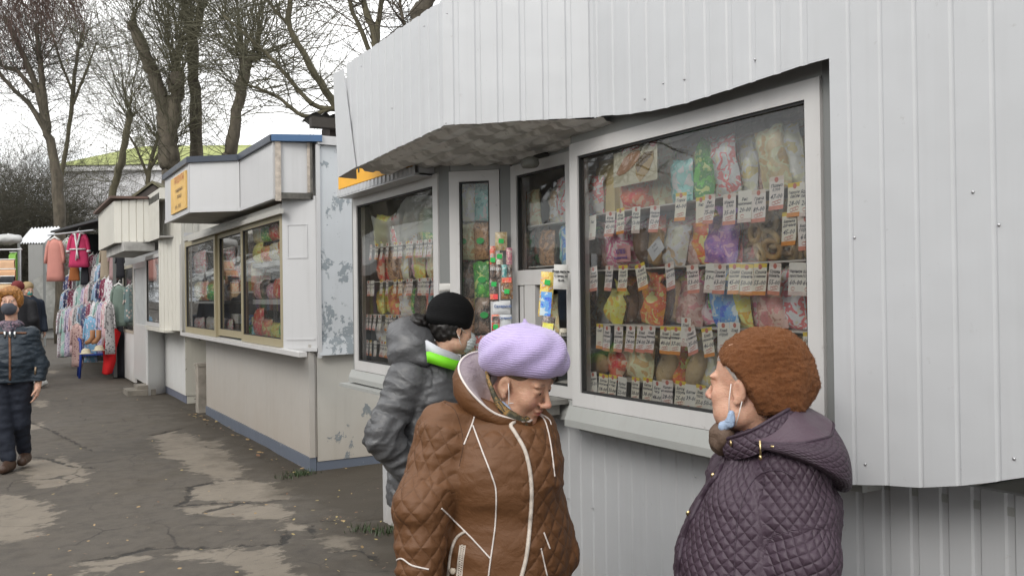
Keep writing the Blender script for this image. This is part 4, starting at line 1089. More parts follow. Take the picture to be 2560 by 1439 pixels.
# text on the pink bread bag and a slanted white label
p = at_X(1555, 646, 2.30); r = p
lab_ = thing('paper_label', 'tilted white paper label among the bread bags in the large window', 'label', at_X(1640, 622, 2.30))
mb = MB(); mb.box((-.001, -.045, -.03), (.001, .045, .03)); mb.build('paper', M('label_white', (.62, .63, .64), .5), lab_, False, True)
mb = MB(); place_text(mb, [('ХЛЕБ', 0, .012, .012), ('белый', 0, -.005, .01)], (-.0018, 0, 0), (0, -1, 0), (0, 0, 1)); mb.build('lettering', INK, lab_, False, True)
lab_.rotation_euler = (rad(-35), 0, 0)
bl = thing('bag_print', 'pink label with blue lettering on a tied bread bag', 'label', at_X(1558, 634, 2.30))
mb = MB(); mb.grid(lambda a, b: (-.012 * math.sin(a * 3.14), (.5 - a) * .1, (b - .5) * .07), 6, 3); mb.build('label_sheet', M('label_pink', (.62, .30, .30), .4), bl, False, True)
mb = MB(); place_text(mb, [('ХЛЕБ', 0, .0, .026), ('пшеничный', 0, -.022, .016)], (-.0145, 0, 0), (0, -1, 0), (0, 0, 1), bold=.0006); mb.build('lettering', M('label_blue', (.12, .08, .35), .5), bl, False, True)

# ---- goods in the left window
LG = [(LEFT_SHELF[3], ['yellow', 'silver', 'white', 'cream', 'silver', 'yellow', 'green', 'mauve', 'silver'], .20), (LEFT_SHELF[2], ['red', 'red', 'brown', 'brown', 'cream', 'pink', 'yellow', 'pink', 'tan', 'purple', 'silver'], .19), (LEFT_SHELF[1], ['yellow', 'yellow', 'orange', 'silver', 'silver', 'green', 'dark', 'red', 'teal', 'orange', 'red'], .17), (LEFT_SHELF[0], ['silver', 'white', 'mauve', 'pink', 'white', 'red', 'orange', 'white'], .14)]
for r_, (z, cols, h) in enumerate(LG):
    n = len(cols); ya, yb = K1['yl0'] - .14, K1['yl1'] + .14
    for i, c in enumerate(cols):
        seed += 1
        y = ya + (yb - ya) * i / (n - 1)
        add_pack('pack', c, Vector((2.20 + .03 * (i % 2), y, z)), 1.5 * (ya - yb) / n, h * grng.uniform(.95, 1.12), '%s snack bag, %s in the %s row of the left window' % (CN.get(c, c), ORD[i], RN[r_]), 'goods in the left window', seed, RZ + grng.uniform(-.3, .3), rad(grng.uniform(-9, 9)), 0, .07)
LB = [['cream', 'white', 'tan', 'cream', 'white', 'yellow', 'cream'], ['red', 'brown', 'tan', 'pink', 'tan', 'mauve', 'white'], ['yellow', 'orange', 'silver', 'yellow', 'red', 'pink', 'orange'], ['white', 'pink', 'mauve', 'white', 'orange', 'pink', 'white']]
for r_, row in enumerate(LB):
    for i, c in enumerate(row):
        seed += 1; y = K1['yl0'] - .16 - (K1['yl0'] - K1['yl1'] - .32) * i / 6
        add_pack('pack', c, Vector((2.31 + .02 * (i % 2), y, LEFT_SHELF[3 - r_] + .001)), .24, (.2, .2, .19, .165)[r_], '%s bag, %s in the rear layer of the %s row, left window' % (CN.get(c, c), ORD[i], RN[r_]), 'goods in the left window', seed, RZ + grng.uniform(-.2, .2), rad(grng.uniform(-4, 4)), 0, .06)
# ---- behind the narrow window and the serving window
HG = [(1.101, ['tan', 'brown', 'white', 'dark', 'tan', 'white', 'dark']), (1.351, ['brown', 'teal', 'dark', 'tan', 'brown', 'dark', 'brown']), (1.691, ['green', 'brown', 'teal', 'dark', 'brown', 'teal', 'blue', 'green']), (1.901, ['silver', 'white', 'tan', 'silver', 'white', 'brown'])]
STICK = M('sticker_green', (.03, .50, .10), .5, var=.1)
for r_, (z, cols) in enumerate(HG):
    n = len(cols)
    for i, c in enumerate(cols[::1]):
        seed += 1
        y = K1['N0'][1] + .05 - (K1['N0'][1] - K1['H1'][1]) * i / (n - 1)
        if z < 1.5 and i in (4, 5): continue
        o = add_pack('pack', c, Vector((2.42 + .04 * (i % 2), y, z)), .14, .21 * grng.uniform(.8, 1.1), '%s packet, %s in the %s row behind serving window' % (CN.get(c, c), ORD[i], {0: 'bottom', 1: 'third', 2: 'second', 3: 'top'}[r_]), 'goods behind the serving window', seed, RZ + grng.uniform(-.3, .3), rad(grng.uniform(-6, 6)), 0, .06)
        if grng.random() < .85:
            mb = MB(); q = [(.022 * math.cos(s), -.045, .09 + .02 * math.sin(s)) for s in np.linspace(0, 6.283, 9)[:-1]]; mb.add(q, [tuple(range(8))]); mb.build('price_sticker', STICK, o, False, True)

NV = Vector((1, 1, 0)).normalized(); ND = Vector((K1['N1'][0] - K1['N0'][0], K1['N1'][1] - K1['N0'][1], 0))
for r_, (z, cols) in enumerate(((1.13, ['tan', 'white', 'brown']), (1.34, ['brown', 'dark', 'tan']), (1.53, ['dark', 'green', 'dark']), (1.74, ['tan', 'brown', 'dark']), (1.95, ['silver', 'teal', 'tan']))):
    for i, c in enumerate(cols):
        seed += 1; q = Vector((K1['N0'][0], K1['N0'][1], z)) + ND * (.12 + .38 * i) + NV * .17
        o = add_pack('pack', c, q, .11, .2, '%s packet, %s in row %s from below, narrow window' % (CN.get(c, c), ORD[i], ['one', 'two', 'three', 'four', 'five'][r_]), 'goods in the narrow window', seed, rad(-45) + grng.uniform(-.2, .2), rad(grng.uniform(-5, 5)), 0, .05)
        if r_ != 4: mb = MB(); mb.add([(.024 * math.cos(s) + .01 * (i - 1), -.036, .10 + .018 * math.sin(s)) for s in np.linspace(0, 6.283, 9)[:-1]], [tuple(range(8))]); mb.build('price_sticker', STICK, o, False, True)
# ---- small packets taped to the post and frame beside the serving window
def flat_pack(px, py, D, wpx, hpx, colr, label, name='sachet', cat='sachet', group=None, sticker=False, text=None, tcol=None, tilt=0, facing=None, stripe=None):
    p = at_D(px, py, D); k = D / FOC; w, h = wpx * k, hpx * k
    r = thing(name, label, cat, p, 0, group)
    rz = facing if facing is not None else -YAW
    r.rotation_euler = (0, rad(tilt), rz)
    mb = MB(); 
    def fn(sg):
        return lambda a, b: ((a - .5) * w, sg * (.012 * max(0, 1 - abs(2 * a - 1) ** 2.2) * max(0, 1 - abs(2 * b - 1) ** 4) + .0006) + .002 * math.sin(a * 11 + b * 17), (b - .5) * h)
    mb.grid(fn(-1), 5, 7); k0 = len(mb.f); mb.grid(fn(1), 5, 7); mb.f[k0:] = [f[::-1] for f in mb.f[k0:]]
    body = mb.build('packet', packmat(colr + '_small_packaging', [tuple(min(.85, q * 1.3) for q in c_) for c_ in PAL[colr]] + [(.5, .5, .48)], 42) if isinstance(colr, str) else colr, r, True, True)
    if stripe:
        mb = MB(); mb.add([(-w * .4, -.0155, h * stripe[1]), (w * .4, -.0155, h * stripe[1]), (w * .4, -.0155, h * stripe[2]), (-w * .4, -.0155, h * stripe[2])], [(0, 1, 2, 3)]); mb.build('print_panel', pm(stripe[0]), body, False, True)
    if text:
        mb = MB(); place_text(mb, text, (0, -.0175, 0), (1, 0, 0), (0, 0, 1), bold=.0008); mb.build('lettering', tcol or BLACKP, body, False, True)
    if sticker:
        mb = MB(); mb.add([(-.014, -.019, -.011 + sticker), (.012, -.019, -.013 + sticker), (.014, -.019, .010 + sticker), (-.012, -.019, .012 + sticker)], [(0, 1, 2, 3)]); mb.build('price_sticker', STICK, r, False, True)
    return r
SG = 'sachets taped beside the serving window'
WT = M('white_print', (.65, .65, .64), .5); RT = M('red_print_bright', (.5, .05, .04), .5)
flat_pack(1253, 603, 4.52, 30, 46, 'tan', 'gold sachet with green price sticker, topmost of those taped to the grey post', group=SG, sticker=.001)
flat_pack(1232, 640, 4.50, 15, 50, 'red', 'slim red and white sachet at the top left of the taped bundle', group=SG, sticker=-.02)
flat_pack(1249, 655, 4.49, 17, 46, 'silver', 'slim silver sachet with green sticker in the middle of the taped bundle', group=SG, sticker=.03)
flat_pack(1273, 645, 4.50, 15, 52, 'pink', 'slim pale pink sachet at the top right of the taped bundle', group=SG)
for (px, c, nm, tx) in ((1232, 'dark', 'left', '3в1'), (1246, 'dark', 'second', '3в1'), (1261, 'teal', 'third', None), (1274, 'dark', 'right', None)):
    flat_pack(px, 684, 4.46, 14, 46, c, {'left': 'black coffee sachet marked 3в1, leftmost of the lower row', 'second': 'black coffee sachet marked 3в1, second of the lower row', 'third': 'teal and grey sachet, third of the lower row', 'right': 'black and silver sachet, rightmost of the lower row'}[nm] + ' beside the serving window', group=SG, text=[(tx, 0, .018, .018)] if tx else None, tcol=WT)
flat_pack(1235, 727, 4.46, 24, 52, 'dark', 'black coffee sachet with red cup picture and green sticker', group=SG, sticker=.035, stripe=('red', -.4, -.15))
flat_pack(1267, 718, 4.46, 30, 58, 'brown', 'dark red and gold coffee sachet with green sticker at its foot', group=SG, sticker=-.02, stripe=('red', .2, .42))
flat_pack(1254, 768, 4.46, 44, 34, M('box_white', (.62, .63, .64), .5), 'white packet with blue lettering taped above another white packet', group=SG, text=[('Сахарный', .006, .0, .018)], tcol=M('blue_print', (.12, .18, .35), .5))
flat_pack(1239, 806, 4.46, 20, 40, 'red', 'red and black sachet with green sticker, lowest on the left', group=SG, sticker=-.02, stripe=('dark', 0, .4))
flat_pack(1264, 806, 4.46, 30, 40, M('box_white2', (.60, .62, .64), .5), 'plain white packet with pale blue lettering, lowest on the right', group=SG, text=[('Сахарный', .0, .02, .013)], tcol=M('blue_print', (.12, .18, .35), .5))
flat_pack(1240, 846, 4.46, 40, 30, M('box_white3', (.60, .60, .60), .5), 'white notice under the taped sachets beside the serving window', name='notice', cat='notice', text=[('В продаже', 0, 0, .014)])
HGp = 'snack bags hung at the serving window'
flat_pack(1366, 735, 4.05, 34, 112, 'yellow', 'long yellow and blue biscuit bag hanging over the serving window rail', 'snack_bag', 'snack bag', HGp, sticker=.055, tilt=5, stripe=('blue', -.48, .05))
flat_pack(1367, 832, 4.02, 34, 84, 'dark', 'dark snack bag with yellow and pink print hanging below the yellow bag', 'snack_bag', 'snack bag', HGp, text=[('ЮНИ', 0, -.0, .03)], tcol=WT, tilt=8, stripe=('yellow', .05, .3))
flat_pack(1402, 692, 4.0, 36, 62, M('paper_note', (.60, .59, .56), .7), 'handwritten paper note taped at the right of the serving window', 'paper_note', 'note', None, text=[('Вода питьев.', 0, .02, .013), ('с газом 5л', 0, .0, .012), ('15-00', 0, -.02, .013)], tilt=3)
flat_pack(1121, 718, 4.66, 46, 20, M('paper_note', (.60, .59, .56), .7), 'small white card with faint lettering on the frame between the windows', 'card', 'card', None)
for i, (px, py, w, h) in enumerate(((1198, 760, 30, 54), (1180, 850, 36, 52), (1216, 850, 36, 52), (1409, 850, 20, 60))):
    st = 'y'; D = (4.95, 4.9, 4.9, 4.35)[i]
    flat_pack(px, py, D, w, h, TAGM['y'][0], ['yellow edged price card high in the narrow window', 'wide price card at the foot of the narrow window, left one', 'wide price card at the foot of the narrow window, right one', 'narrow price card low at the right of the serving hatch'][i], 'price_card', 'price card', None, text=[(t_, 0, .03 - .016 * j, .013) for j, t_ in enumerate((['Семечки', 'жарен.', 'солёные', '15-00'], ['Печенье', '35-00'], ['Абрикос', '1,00', '35-00'], ['Хлеб', 'бел.', '31-00'])[i])])

# ---- bread poster
def poster():
    a, b, c, d = at_X(1534, 385, 2.25), at_X(1643, 352, 2.25), at_X(1643, 448, 2.25), at_X(1534, 470, 2.25)
    r = thing('bread_poster', 'cream poster with pictures of sliced and whole bread taped inside the large window', 'poster', (a + c) / 2)
    mb = MB(); mb.prism([d, c, b, a], (.002, 0, 0)); s = mb.build('sheet', M('poster_cream', (.62, .58, .42), .4, var=.05), r)
    def flat(pts, mat, nm, x):
        mb = MB(); mb.add([at_X(px, py, x) for px, py in pts], [tuple(range(len(pts)))]); mb.build(nm, mat, s)
    flat([(1540, 436), (1548, 418), (1560, 396), (1578, 380), (1597, 374), (1601, 384), (1594, 402), (1578, 420), (1562, 434), (1548, 440)], bread_mat('printed_sliced_loaf', (.42, .19, .10), (.58, .36, .22)), 'sliced_loaf_picture', 2.248)
    flat([(1588, 415), (1596, 398), (1612, 380), (1634, 377), (1633, 400), (1620, 430), (1600, 455), (1590, 440)], bread_mat('printed_crumb', (.38, .25, .08), (.48, .34, .14)), 'whole_loaf_picture', 2.248)
    flat([(1588, 415), (1596, 398), (1612, 380), (1634, 377), (1624, 394), (1606, 412), (1594, 432)], bread_mat('printed_crust', (.14, .09, .04), (.22, .15, .06)), 'crust_picture', 2.247)
    mb = MB(); c0 = at_X(1632, 350, 2.246); mb.add([c0 + Vector((0, .026 * math.cos(q), .026 * math.sin(q))) for q in np.linspace(0, 6.283, 17)[:-1]], [tuple(range(16))]); mb.build('seal', RT, s)
    mb = MB(); place_text(mb, [('ХЛЕБ', 0, 0, .045)], at_X(1576, 376, 2.247), (0, -1, 0), (0, 0, 1), bold=.001); mb.build('lettering', RT, s)
poster()
def film_sheet():
    mb = MB(); a = at_X(1650, 440, 2.31)
    mb.grid(lambda u, v: (2.30 + .05 * v + .03 * math.sin(u * 9 + v * 3) + .02 * noise.noise(Vector((u * 6, v * 5, 1))), 2.98 - u * .95, 2.10 - .16 * v - .05 * math.sin(u * 5) + .03 * noise.noise(Vector((u * 8, v * 3, 4)))), 40, 12)
    o = mb.build('plastic_film', FILM, None, True); props(o, 'clear plastic film draped along the top of the large window display', 'plastic film')
    mb = MB(); mb.grid(lambda u, v: (2.13 + .04 * v + .03 * math.sin(u * 7) + .02 * noise.noise(Vector((u * 6, v * 5, 8))), 5.45 - u * .95, 2.08 - .22 * v - .06 * math.sin(u * 6)), 30, 10)
    o = mb.build('plastic_film', M('milky_film', (.55, .56, .52), .35, Alpha=.55), None, True); props(o, 'milky plastic film sagging along the top of the left window', 'plastic film')
film_sheet()

# ---- goods of the grocery kiosk
def grocery():
    c = K2['cuts']; G = 'goods in the grocery kiosk window'; n = 0
    secs = [('left', c[0], c[1], [(1.13, ['white', 'silver', 'white'], .2), (1.52, ['tan', 'orange', 'green', 'brown', 'brown'], .26), (1.88, ['white', 'white'], .3)], 2.42),
            ('middle', c[1], c[2], [(1.125, ['dark', 'green', 'teal'], .12), (1.25, ['silver', 'blue', 'tan'], .11), (1.625, ['white', 'yellow', 'orange'], .16), (1.79, ['red', 'brown', 'tan'], .14), (1.96, ['silver', 'dark'], .2)], 2.5),
            ('right', c[2], c[3], [(1.135, ['red', 'orange', 'yellow', 'green', 'dark'], .2), (1.535, ['mauve', 'dark', 'pink', 'red', 'white', 'tan'], .2), (1.915, ['yellow', 'orange', 'cream', 'orange', 'yellow'], .2), (2.12, ['tan', 'green', 'red', 'orange', 'red'], .2)], 2.42)]
    k = 900
    for nm, y0, y1, rows, X in secs:
        for r_, (z, cols, h) in enumerate(rows):
            m = len(cols)
            for i, cl in enumerate(cols):
                k += 1; y = y0 - .14 - (y0 - y1 - .28) * (i / max(1, m - 1))
                big = nm == 'right' and z < 1.2 and i == 0
                add_pack('box' if nm == 'middle' else 'pack', cl, Vector((X, y, z)), (y0 - y1 - .1) / m * .95, h * (1.5 if big else grng.uniform(.8, 1.05)), '%s %s, %s in row %s from below, %s grocery pane' % (CN.get(cl, cl), 'box' if nm == 'middle' else 'packet', ORD[i], ['one', 'two', 'three', 'four', 'five'][r_], nm), G, k, RZ, 0, 0, .12)
grocery()
# ================================================================== PEOPLE
class Field:
    """smooth union of simple solids on a grid, surfaced with surface nets"""
    def __init__(s, lo, hi, h):
        s.lo = np.array(lo, np.float32); s.h = h
        s.n = np.ceil((np.array(hi) - np.array(lo)) / h).astype(int) + 1
        s.d = np.full(s.n, 0.5, np.float32)
    def _box(s, blo, bhi, m):
        a = np.maximum(0, np.floor((np.array(blo) - m - s.lo) / s.h).astype(int)); b = np.minimum(s.n, np.ceil((np.array(bhi) + m - s.lo) / s.h).astype(int) + 1)
        if np.any(b <= a): return None
        g = [(s.lo[i] + s.h * np.arange(a[i], b[i], dtype=np.float32)) for i in range(3)]
        return tuple(slice(a[i], b[i]) for i in range(3)), np.meshgrid(*g, indexing='ij', sparse=True)
    def put(s, fn, blo, bhi, k=0.02, op='add'):
        r = s._box(blo, bhi, k + 3 * s.h + .01)
        if r is None: return
        sl, (X, Y, Z) = r
        e = fn(X, Y, Z); d = s.d[sl]
        if op == 'add':
            q = np.maximum(k - np.abs(d - e), 0) / k
            s.d[sl] = np.minimum(d, e) - q * q * k * .25
        else:
            q = np.maximum(k - np.abs(d + e), 0) / k
            s.d[sl] = np.maximum(d, -e) + q * q * k * .25
    def ell(s, c, r, R=None, k=.02, op='add'):
        c = np.array(c, float); r = np.array(r if hasattr(r, '__len__') else (r, r, r), float); m = r.max()
        Rm = np.array(R).T if R is not None else np.eye(3)
        def fn(X, Y, Z):
            x, y, z = X - c[0], Y - c[1], Z - c[2]
            u, v, w = [(Rm[i, 0] * x + Rm[i, 1] * y + Rm[i, 2] * z) for i in range(3)]
            k0 = np.sqrt((u / r[0]) ** 2 + (v / r[1]) ** 2 + (w / r[2]) ** 2); k1 = np.sqrt((u / r[0] ** 2) ** 2 + (v / r[1] ** 2) ** 2 + (w / r[2] ** 2) ** 2) + 1e-9
            return (k0 * (k0 - 1) / k1).astype(np.float32)
        s.put(fn, c - m, c + m, k, op)
    def cap(s, a, b, ra, rb, k=.02, op='add', ax=None, sq=1.0):
        """tapered capsule; widened by 1/sq along axis ax"""
        a, b = np.array(a, float), np.array(b, float); ab = b - a; L2 = ab @ ab + 1e-12; m = max(ra, rb) / min(1, sq)
        axv = None if ax is None else np.array(ax, float) / np.linalg.norm(ax)
        def fn(X, Y, Z):
            x, y, z = X - a[0], Y - a[1], Z - a[2]
            t = np.clip((x * ab[0] + y * ab[1] + z * ab[2]) / L2, 0, 1)
            x, y, z = x - t * ab[0], y - t * ab[1], z - t * ab[2]
            if axv is not None:
                dd = (x * axv[0] + y * axv[1] + z * axv[2]) * (sq - 1)
                x, y, z = x + dd * axv[0], y + dd * axv[1], z + dd * axv[2]
            return (np.sqrt(x * x + y * y + z * z) - (ra + (rb - ra) * t)).astype(np.float32)
        s.put(fn, np.minimum(a, b) - m, np.maximum(a, b) + m, k, op)
    def chain(s, pts, rs, k=.02, **kw):
        for i in range(len(pts) - 1): s.cap(pts[i], pts[i + 1], rs[i], rs[i + 1], k, **kw)
    def below(s, z): s.d = np.maximum(s.d, (z - (s.lo[2] + s.h * np.arange(s.n[2])))[None, None, :].astype(np.float32))
    def halfspace(s, p, n):
        """remove everything on the side n points to"""
        p = np.array(p, float); n = np.array(n, float); n /= np.linalg.norm(n)
        g = [(s.lo[i] + s.h * np.arange(s.n[i])) for i in range(3)]
        X, Y, Z = np.meshgrid(*g, indexing='ij', sparse=True)
        s.d = np.maximum(s.d, ((X - p[0]) * n[0] + (Y - p[1]) * n[1] + (Z - p[2]) * n[2]).astype(np.float32))
    def nets(s, smooth=1):
        d = s.d; ins = d < 0
        c = np.zeros(np.array(d.shape) - 1, np.int8); off = [(i, j, k) for i in (0, 1) for j in (0, 1) for k in (0, 1)]
        sl = lambda o: tuple(slice(o[i], d.shape[i] - 1 + o[i]) for i in range(3))
        for o in off: c += ins[sl(o)]
        act = (c > 0) & (c < 8)
        I = np.argwhere(act); n = len(I)
        idx = np.full(act.shape, -1, np.int32); idx[act] = np.arange(n)
        acc = np.zeros((n, 3)); cnt = np.zeros(n)
        for o in off:
            for ax in range(3):
                if o[ax]: continue
                o2 = list(o); o2[ax] = 1
                da = d[tuple((I + o).T)]; db = d[tuple((I + o2).T)]
                cr = (da < 0) != (db < 0)
                t = da[cr] / (da[cr] - db[cr]); p = np.tile(np.array(o, float), (len(t), 1)); p[:, ax] += t
                acc[cr] += p; cnt[cr] += 1
        V = s.lo + s.h * (I + acc / cnt[:, None])
        F = []
        for ax in range(3):
            a1, a2 = (ax + 1) % 3, (ax + 2) % 3
            s0 = [slice(None)] * 3; s1 = [slice(None)] * 3
            s0[ax] = slice(0, -1); s1[ax] = slice(1, None)
            A, B = ins[tuple(s0)], ins[tuple(s1)]
            E = np.argwhere(A != B)
            ok = (E[:, a1] > 0) & (E[:, a2] > 0) & (E[:, a1] < d.shape[a1] - 1) & (E[:, a2] < d.shape[a2] - 1); E = E[ok]
            q = []
            for o1, o2 in ((-1, -1), (0, -1), (0, 0), (-1, 0)):
                e = E.copy(); e[:, a1] += o1; e[:, a2] += o2; q.append(idx[tuple(e.T)])
            q = np.stack(q, 1); fl = ~A[tuple(E.T)]
            q[fl] = q[fl][:, ::-1]; F.append(q)
        F = np.concatenate(F)
        F = F[(F >= 0).all(1)]
        for _ in range(smooth):
            a = np.zeros_like(V); m = np.zeros(n)
            for i in range(4):
                x, y = F[:, i], F[:, (i + 1) % 4]
                np.add.at(a, x, V[y]); np.add.at(m, x, 1); np.add.at(a, y, V[x]); np.add.at(m, y, 1)
            V = V * .5 + .5 * a / np.maximum(m, 1)[:, None]
        return V, F
def vnormals(V, F):
    n = np.cross(V[F[:, 2]] - V[F[:, 0]], V[F[:, 3]] - V[F[:, 1]])
    N = np.zeros_like(V)
    for i in range(4): np.add.at(N, F[:, i], n)
    return N / (np.linalg.norm(N, axis=1, keepdims=True) + 1e-9)
def np_mesh(name, V, F, mats, parent, attrs=None, matidx=None):
    me = bpy.data.meshes.new(name)
    me.vertices.add(len(V)); me.vertices.foreach_set('co', np.asarray(V, np.float32).ravel())
    me.loops.add(4 * len(F)); me.loops.foreach_set('vertex_index', F.astype(np.int32).ravel())
    me.polygons.add(len(F)); me.polygons.foreach_set('loop_start', np.arange(0, 4 * len(F), 4, dtype=np.int32))
    for m in (mats if isinstance(mats, (list, tuple)) else [mats]): me.materials.append(m)
    if matidx is not None: me.polygons.foreach_set('material_index', matidx.astype(np.int32))
    me.polygons.foreach_set('use_smooth', np.ones(len(F), bool))
    for k, a in (attrs or {}).items():
        if a.ndim == 1:
            at = me.attributes.new(k, 'FLOAT', 'POINT'); at.data.foreach_set('value', a.astype(np.float32))
        else:
            at = me.attributes.new(k, 'FLOAT_VECTOR', 'POINT'); at.data.foreach_set('vector', a.astype(np.float32).ravel())
    me.update(); me.validate()
    return link_mesh(name, me, parent, True)
def noise3(V, s, seed=0):
    return np.array([noise.noise(Vector((p[0] * s + seed, p[1] * s, p[2] * s))) for p in V])

def rotm(yaw_vec, pitch=0.0, roll=0.0):
    """head frame -> local frame. columns: right, forward, up.  yaw_vec: facing direction in the ground plane; pitch < 0 looks down"""
    f = Vector((yaw_vec[0], yaw_vec[1], 0)).normalized(); r = Vector((f.y, -f.x, 0)); u = Vector((0, 0, 1))
    f2 = f * math.cos(pitch) + u * math.sin(pitch); u2 = u * math.cos(pitch) - f * math.sin(pitch)
    r2 = r * math.cos(roll) + u2 * math.sin(roll); u3 = u2 * math.cos(roll) - r * math.sin(roll)
    return np.array([[r2.x, f2.x, u3.x], [r2.y, f2.y, u3.y], [r2.z, f2.z, u3.z]])

def skin_material():
    t = NT('skin')
    tone = t.attr('tone', 'Vector')
    p = t.coord('Object')
    c = t.mix(t.math('MULTIPLY', t.ramp(t.noise(p, 45, 4), [(.45, 0), (.7, 1)]), .25), tone, (.42, .17, .11))
    c = t.mix(t.math('MULTIPLY', t.ramp(t.noise(p, 110, 3, .7), [(.60, 0), (.72, 1)]), .4), c, (.34, .15, .09))
    nm = t.bump(t.noise(p, 210, 3, .6), .25, .003)
    nm = t.bump(t.noise(t.coord('Object', (1, 1, 2.2)), 42, 4, .65, dist=1.0), .4, .006, nm)
    return t.fin(c, .48, nm, Subsurface_Weight=.12, Subsurface_Scale=.01, Specular_IOR_Level=.4)
SKIN = skin_material()
EYEW = M('eye_white', (.55, .52, .48), .2, var=.02); IRIS = M('iris_brown', (.07, .045, .03), .15)

def head_field(F, c, R, sc=1.0, old=1.0, lids=0.0):
    P = lambda x, y, z: np.array(c) + R @ (np.array([x, y, z]) * sc)
    E = lambda p, r, k=.015, op='add': F.ell(P(*p), np.array(r) * sc, R, k, op)
    E((0, -.012, .048), (.074, .094, .082)); E((0, .030, -.025), (.060, .062, .086), .03)
    E((0, .040, -.082), (.044, .046, .034), .03); E((0, .080, -.104), (.018, .015, .015), .025)
    for s in (-1, 1):
        E((s * .040, .062, -.030), (.026, .026, .028), .022)
        E((s * .047, .020, -.080), (.022, .040, .026), .03)       # jowl
        E((s * .030, .081, .026), (.027, .012, .009), .014)
        E((s * .032, .097, .006), (.017, .013, .011), .010, 'cut')
        E((s * .031, .078, .006), (.0155, .0145, .0115 + .0 * lids), .004)
        E((s * .031, .0835, .013 - .006 * lids), (.0165, .0105, .0065 + .003 * lids), .004)       # upper lid
        E((s * .031, .083, -.003), (.0145, .008, .0045), .005)     # lower lid
        E((s * .0125, .103, -.036), (.0085, .0105, .0075), .006)
        E((s * .076, -.008, -.012), (.010, .020, .032), .008); E((s * .084, -.002, -.006), (.006, .010, .018), .005, 'cut')
        E((s * .077, .002, -.040), (.008, .009, .009), .006)       # ear lobe
        if old:
            F.cap(P(s * .020, .096, -.040), P(s * .034, .080, -.068), .0022 * sc, .0026 * sc, .008, 'cut')
    F.cap(P(0, .088, .018), P(0, .117, -.028), .0065 * sc, .0092 * sc, .012); E((0, .117, -.030), (.0092, .0085, .0085), .008)
    E((0, .094, -.058), (.022, .011, .0065), .006); E((0, .091, -.070), (.019, .011, .007), .006)
    F.cap(P(-.022, .102, -.0635), P(.022, .102, -.0635), .0018 * sc, .0018 * sc, .004, 'cut')
def head_tone(V, c, R, sc, base, lip=(.50, .15, .13), brow=(.10, .06, .04), brow_amt=.8):
    L = (V - np.array(c)) @ R / sc
    T = np.tile(np.array(base), (len(V), 1))
    def blend(mask, col, a):
        nonlocal T
        m = np.clip(mask, 0, 1)[:, None] * a; T = T * (1 - m) + np.array(col) * m
    ax = np.abs(L[:, 0])
    blend(1.2 - np.hypot((ax - .038) / .024, (L[:, 2] + .035) / .024), (.58, .24, .19), .5 * (1)) 
    blend(1.3 - np.sqrt((L[:, 0] / .014) ** 2 + ((L[:, 1] - .115) / .018) ** 2 + ((L[:, 2] + .03) / .014) ** 2), (.58, .24, .20), .5)
    blend(2 * (1 - np.hypot(L[:, 0] / .0235, (L[:, 2] + .0635) / .0125)) * (L[:, 1] > .07), lip, .85)
    blend(1.6 * (1 - np.hypot((ax - .031) / .021, (L[:, 2] - .031 + ((ax - .031) / .03) ** 2 * .004) / .0055)) * (L[:, 1] > .05), brow, brow_amt)
    blend(1.4 * (1 - np.hypot((ax - .031) / .016, (L[:, 2] - .005) / .0038)) * (L[:, 1] > .06), (.06, .035, .025), .75)   # lash line
    blend(1.3 - np.hypot((ax - .031) / .022, (L[:, 2] + .002) / .015), (.45, .20, .14), .22 * (1))
    return T
def hand_field(F, w, d, up, side, sc=1.0, curl=.6):
    """w wrist, d direction of the hand, up: back-of-hand normal, side: +1 thumb toward d x up"""
    d, up = Vector(d).normalized(), Vector(up).normalized(); up = (up - d * up.dot(d)).normalized(); a = d.cross(up) * side; w = Vector(w)
    F.chain([w - d * .05, w, w + d * .03], [.027 * sc, .024 * sc, .026 * sc], .012)
    F.cap(w + d * .03 + a * .012, w + d * .082 + a * .022, .018 * sc, .016 * sc, .014); F.cap(w + d * .03 - a * .012, w + d * .078 - a * .022, .017 * sc, .014 * sc, .014)
    F.cap(w + d * .035, w + d * .083, .018 * sc, .015 * sc, .014)
    for i, (o, L) in enumerate(((.029, .070), (.010, .078), (-.009, .073), (-.027, .058))):
        p = w + d * .083 + a * o; q = d; pts = [p]
        for j, fr in enumerate((.45, .31, .24)):
            ang = curl * (.5 + .3 * j + .08 * i); q = (d * math.cos(ang) - up * math.sin(ang)); pts.append(pts[-1] + q * L * fr * sc)
            d_ = q
        F.chain(pts, [.0088 * sc, .0082 * sc, .0076 * sc, .0064 * sc], .003)
    p = w + d * .025 + a * .028; t1 = (d * .75 + a * .55 - up * .35).normalized(); t2 = (d * .9 + a * .2 - up * .4).normalized()
    F.chain([p, p + t1 * .042, p + t1 * .042 + t2 * .03], [.0125 * sc, .0098 * sc, .0078 * sc], .006)

def person(name_label, root, rz=-YAW):
    return thing('person', name_label, 'person', root, rz)

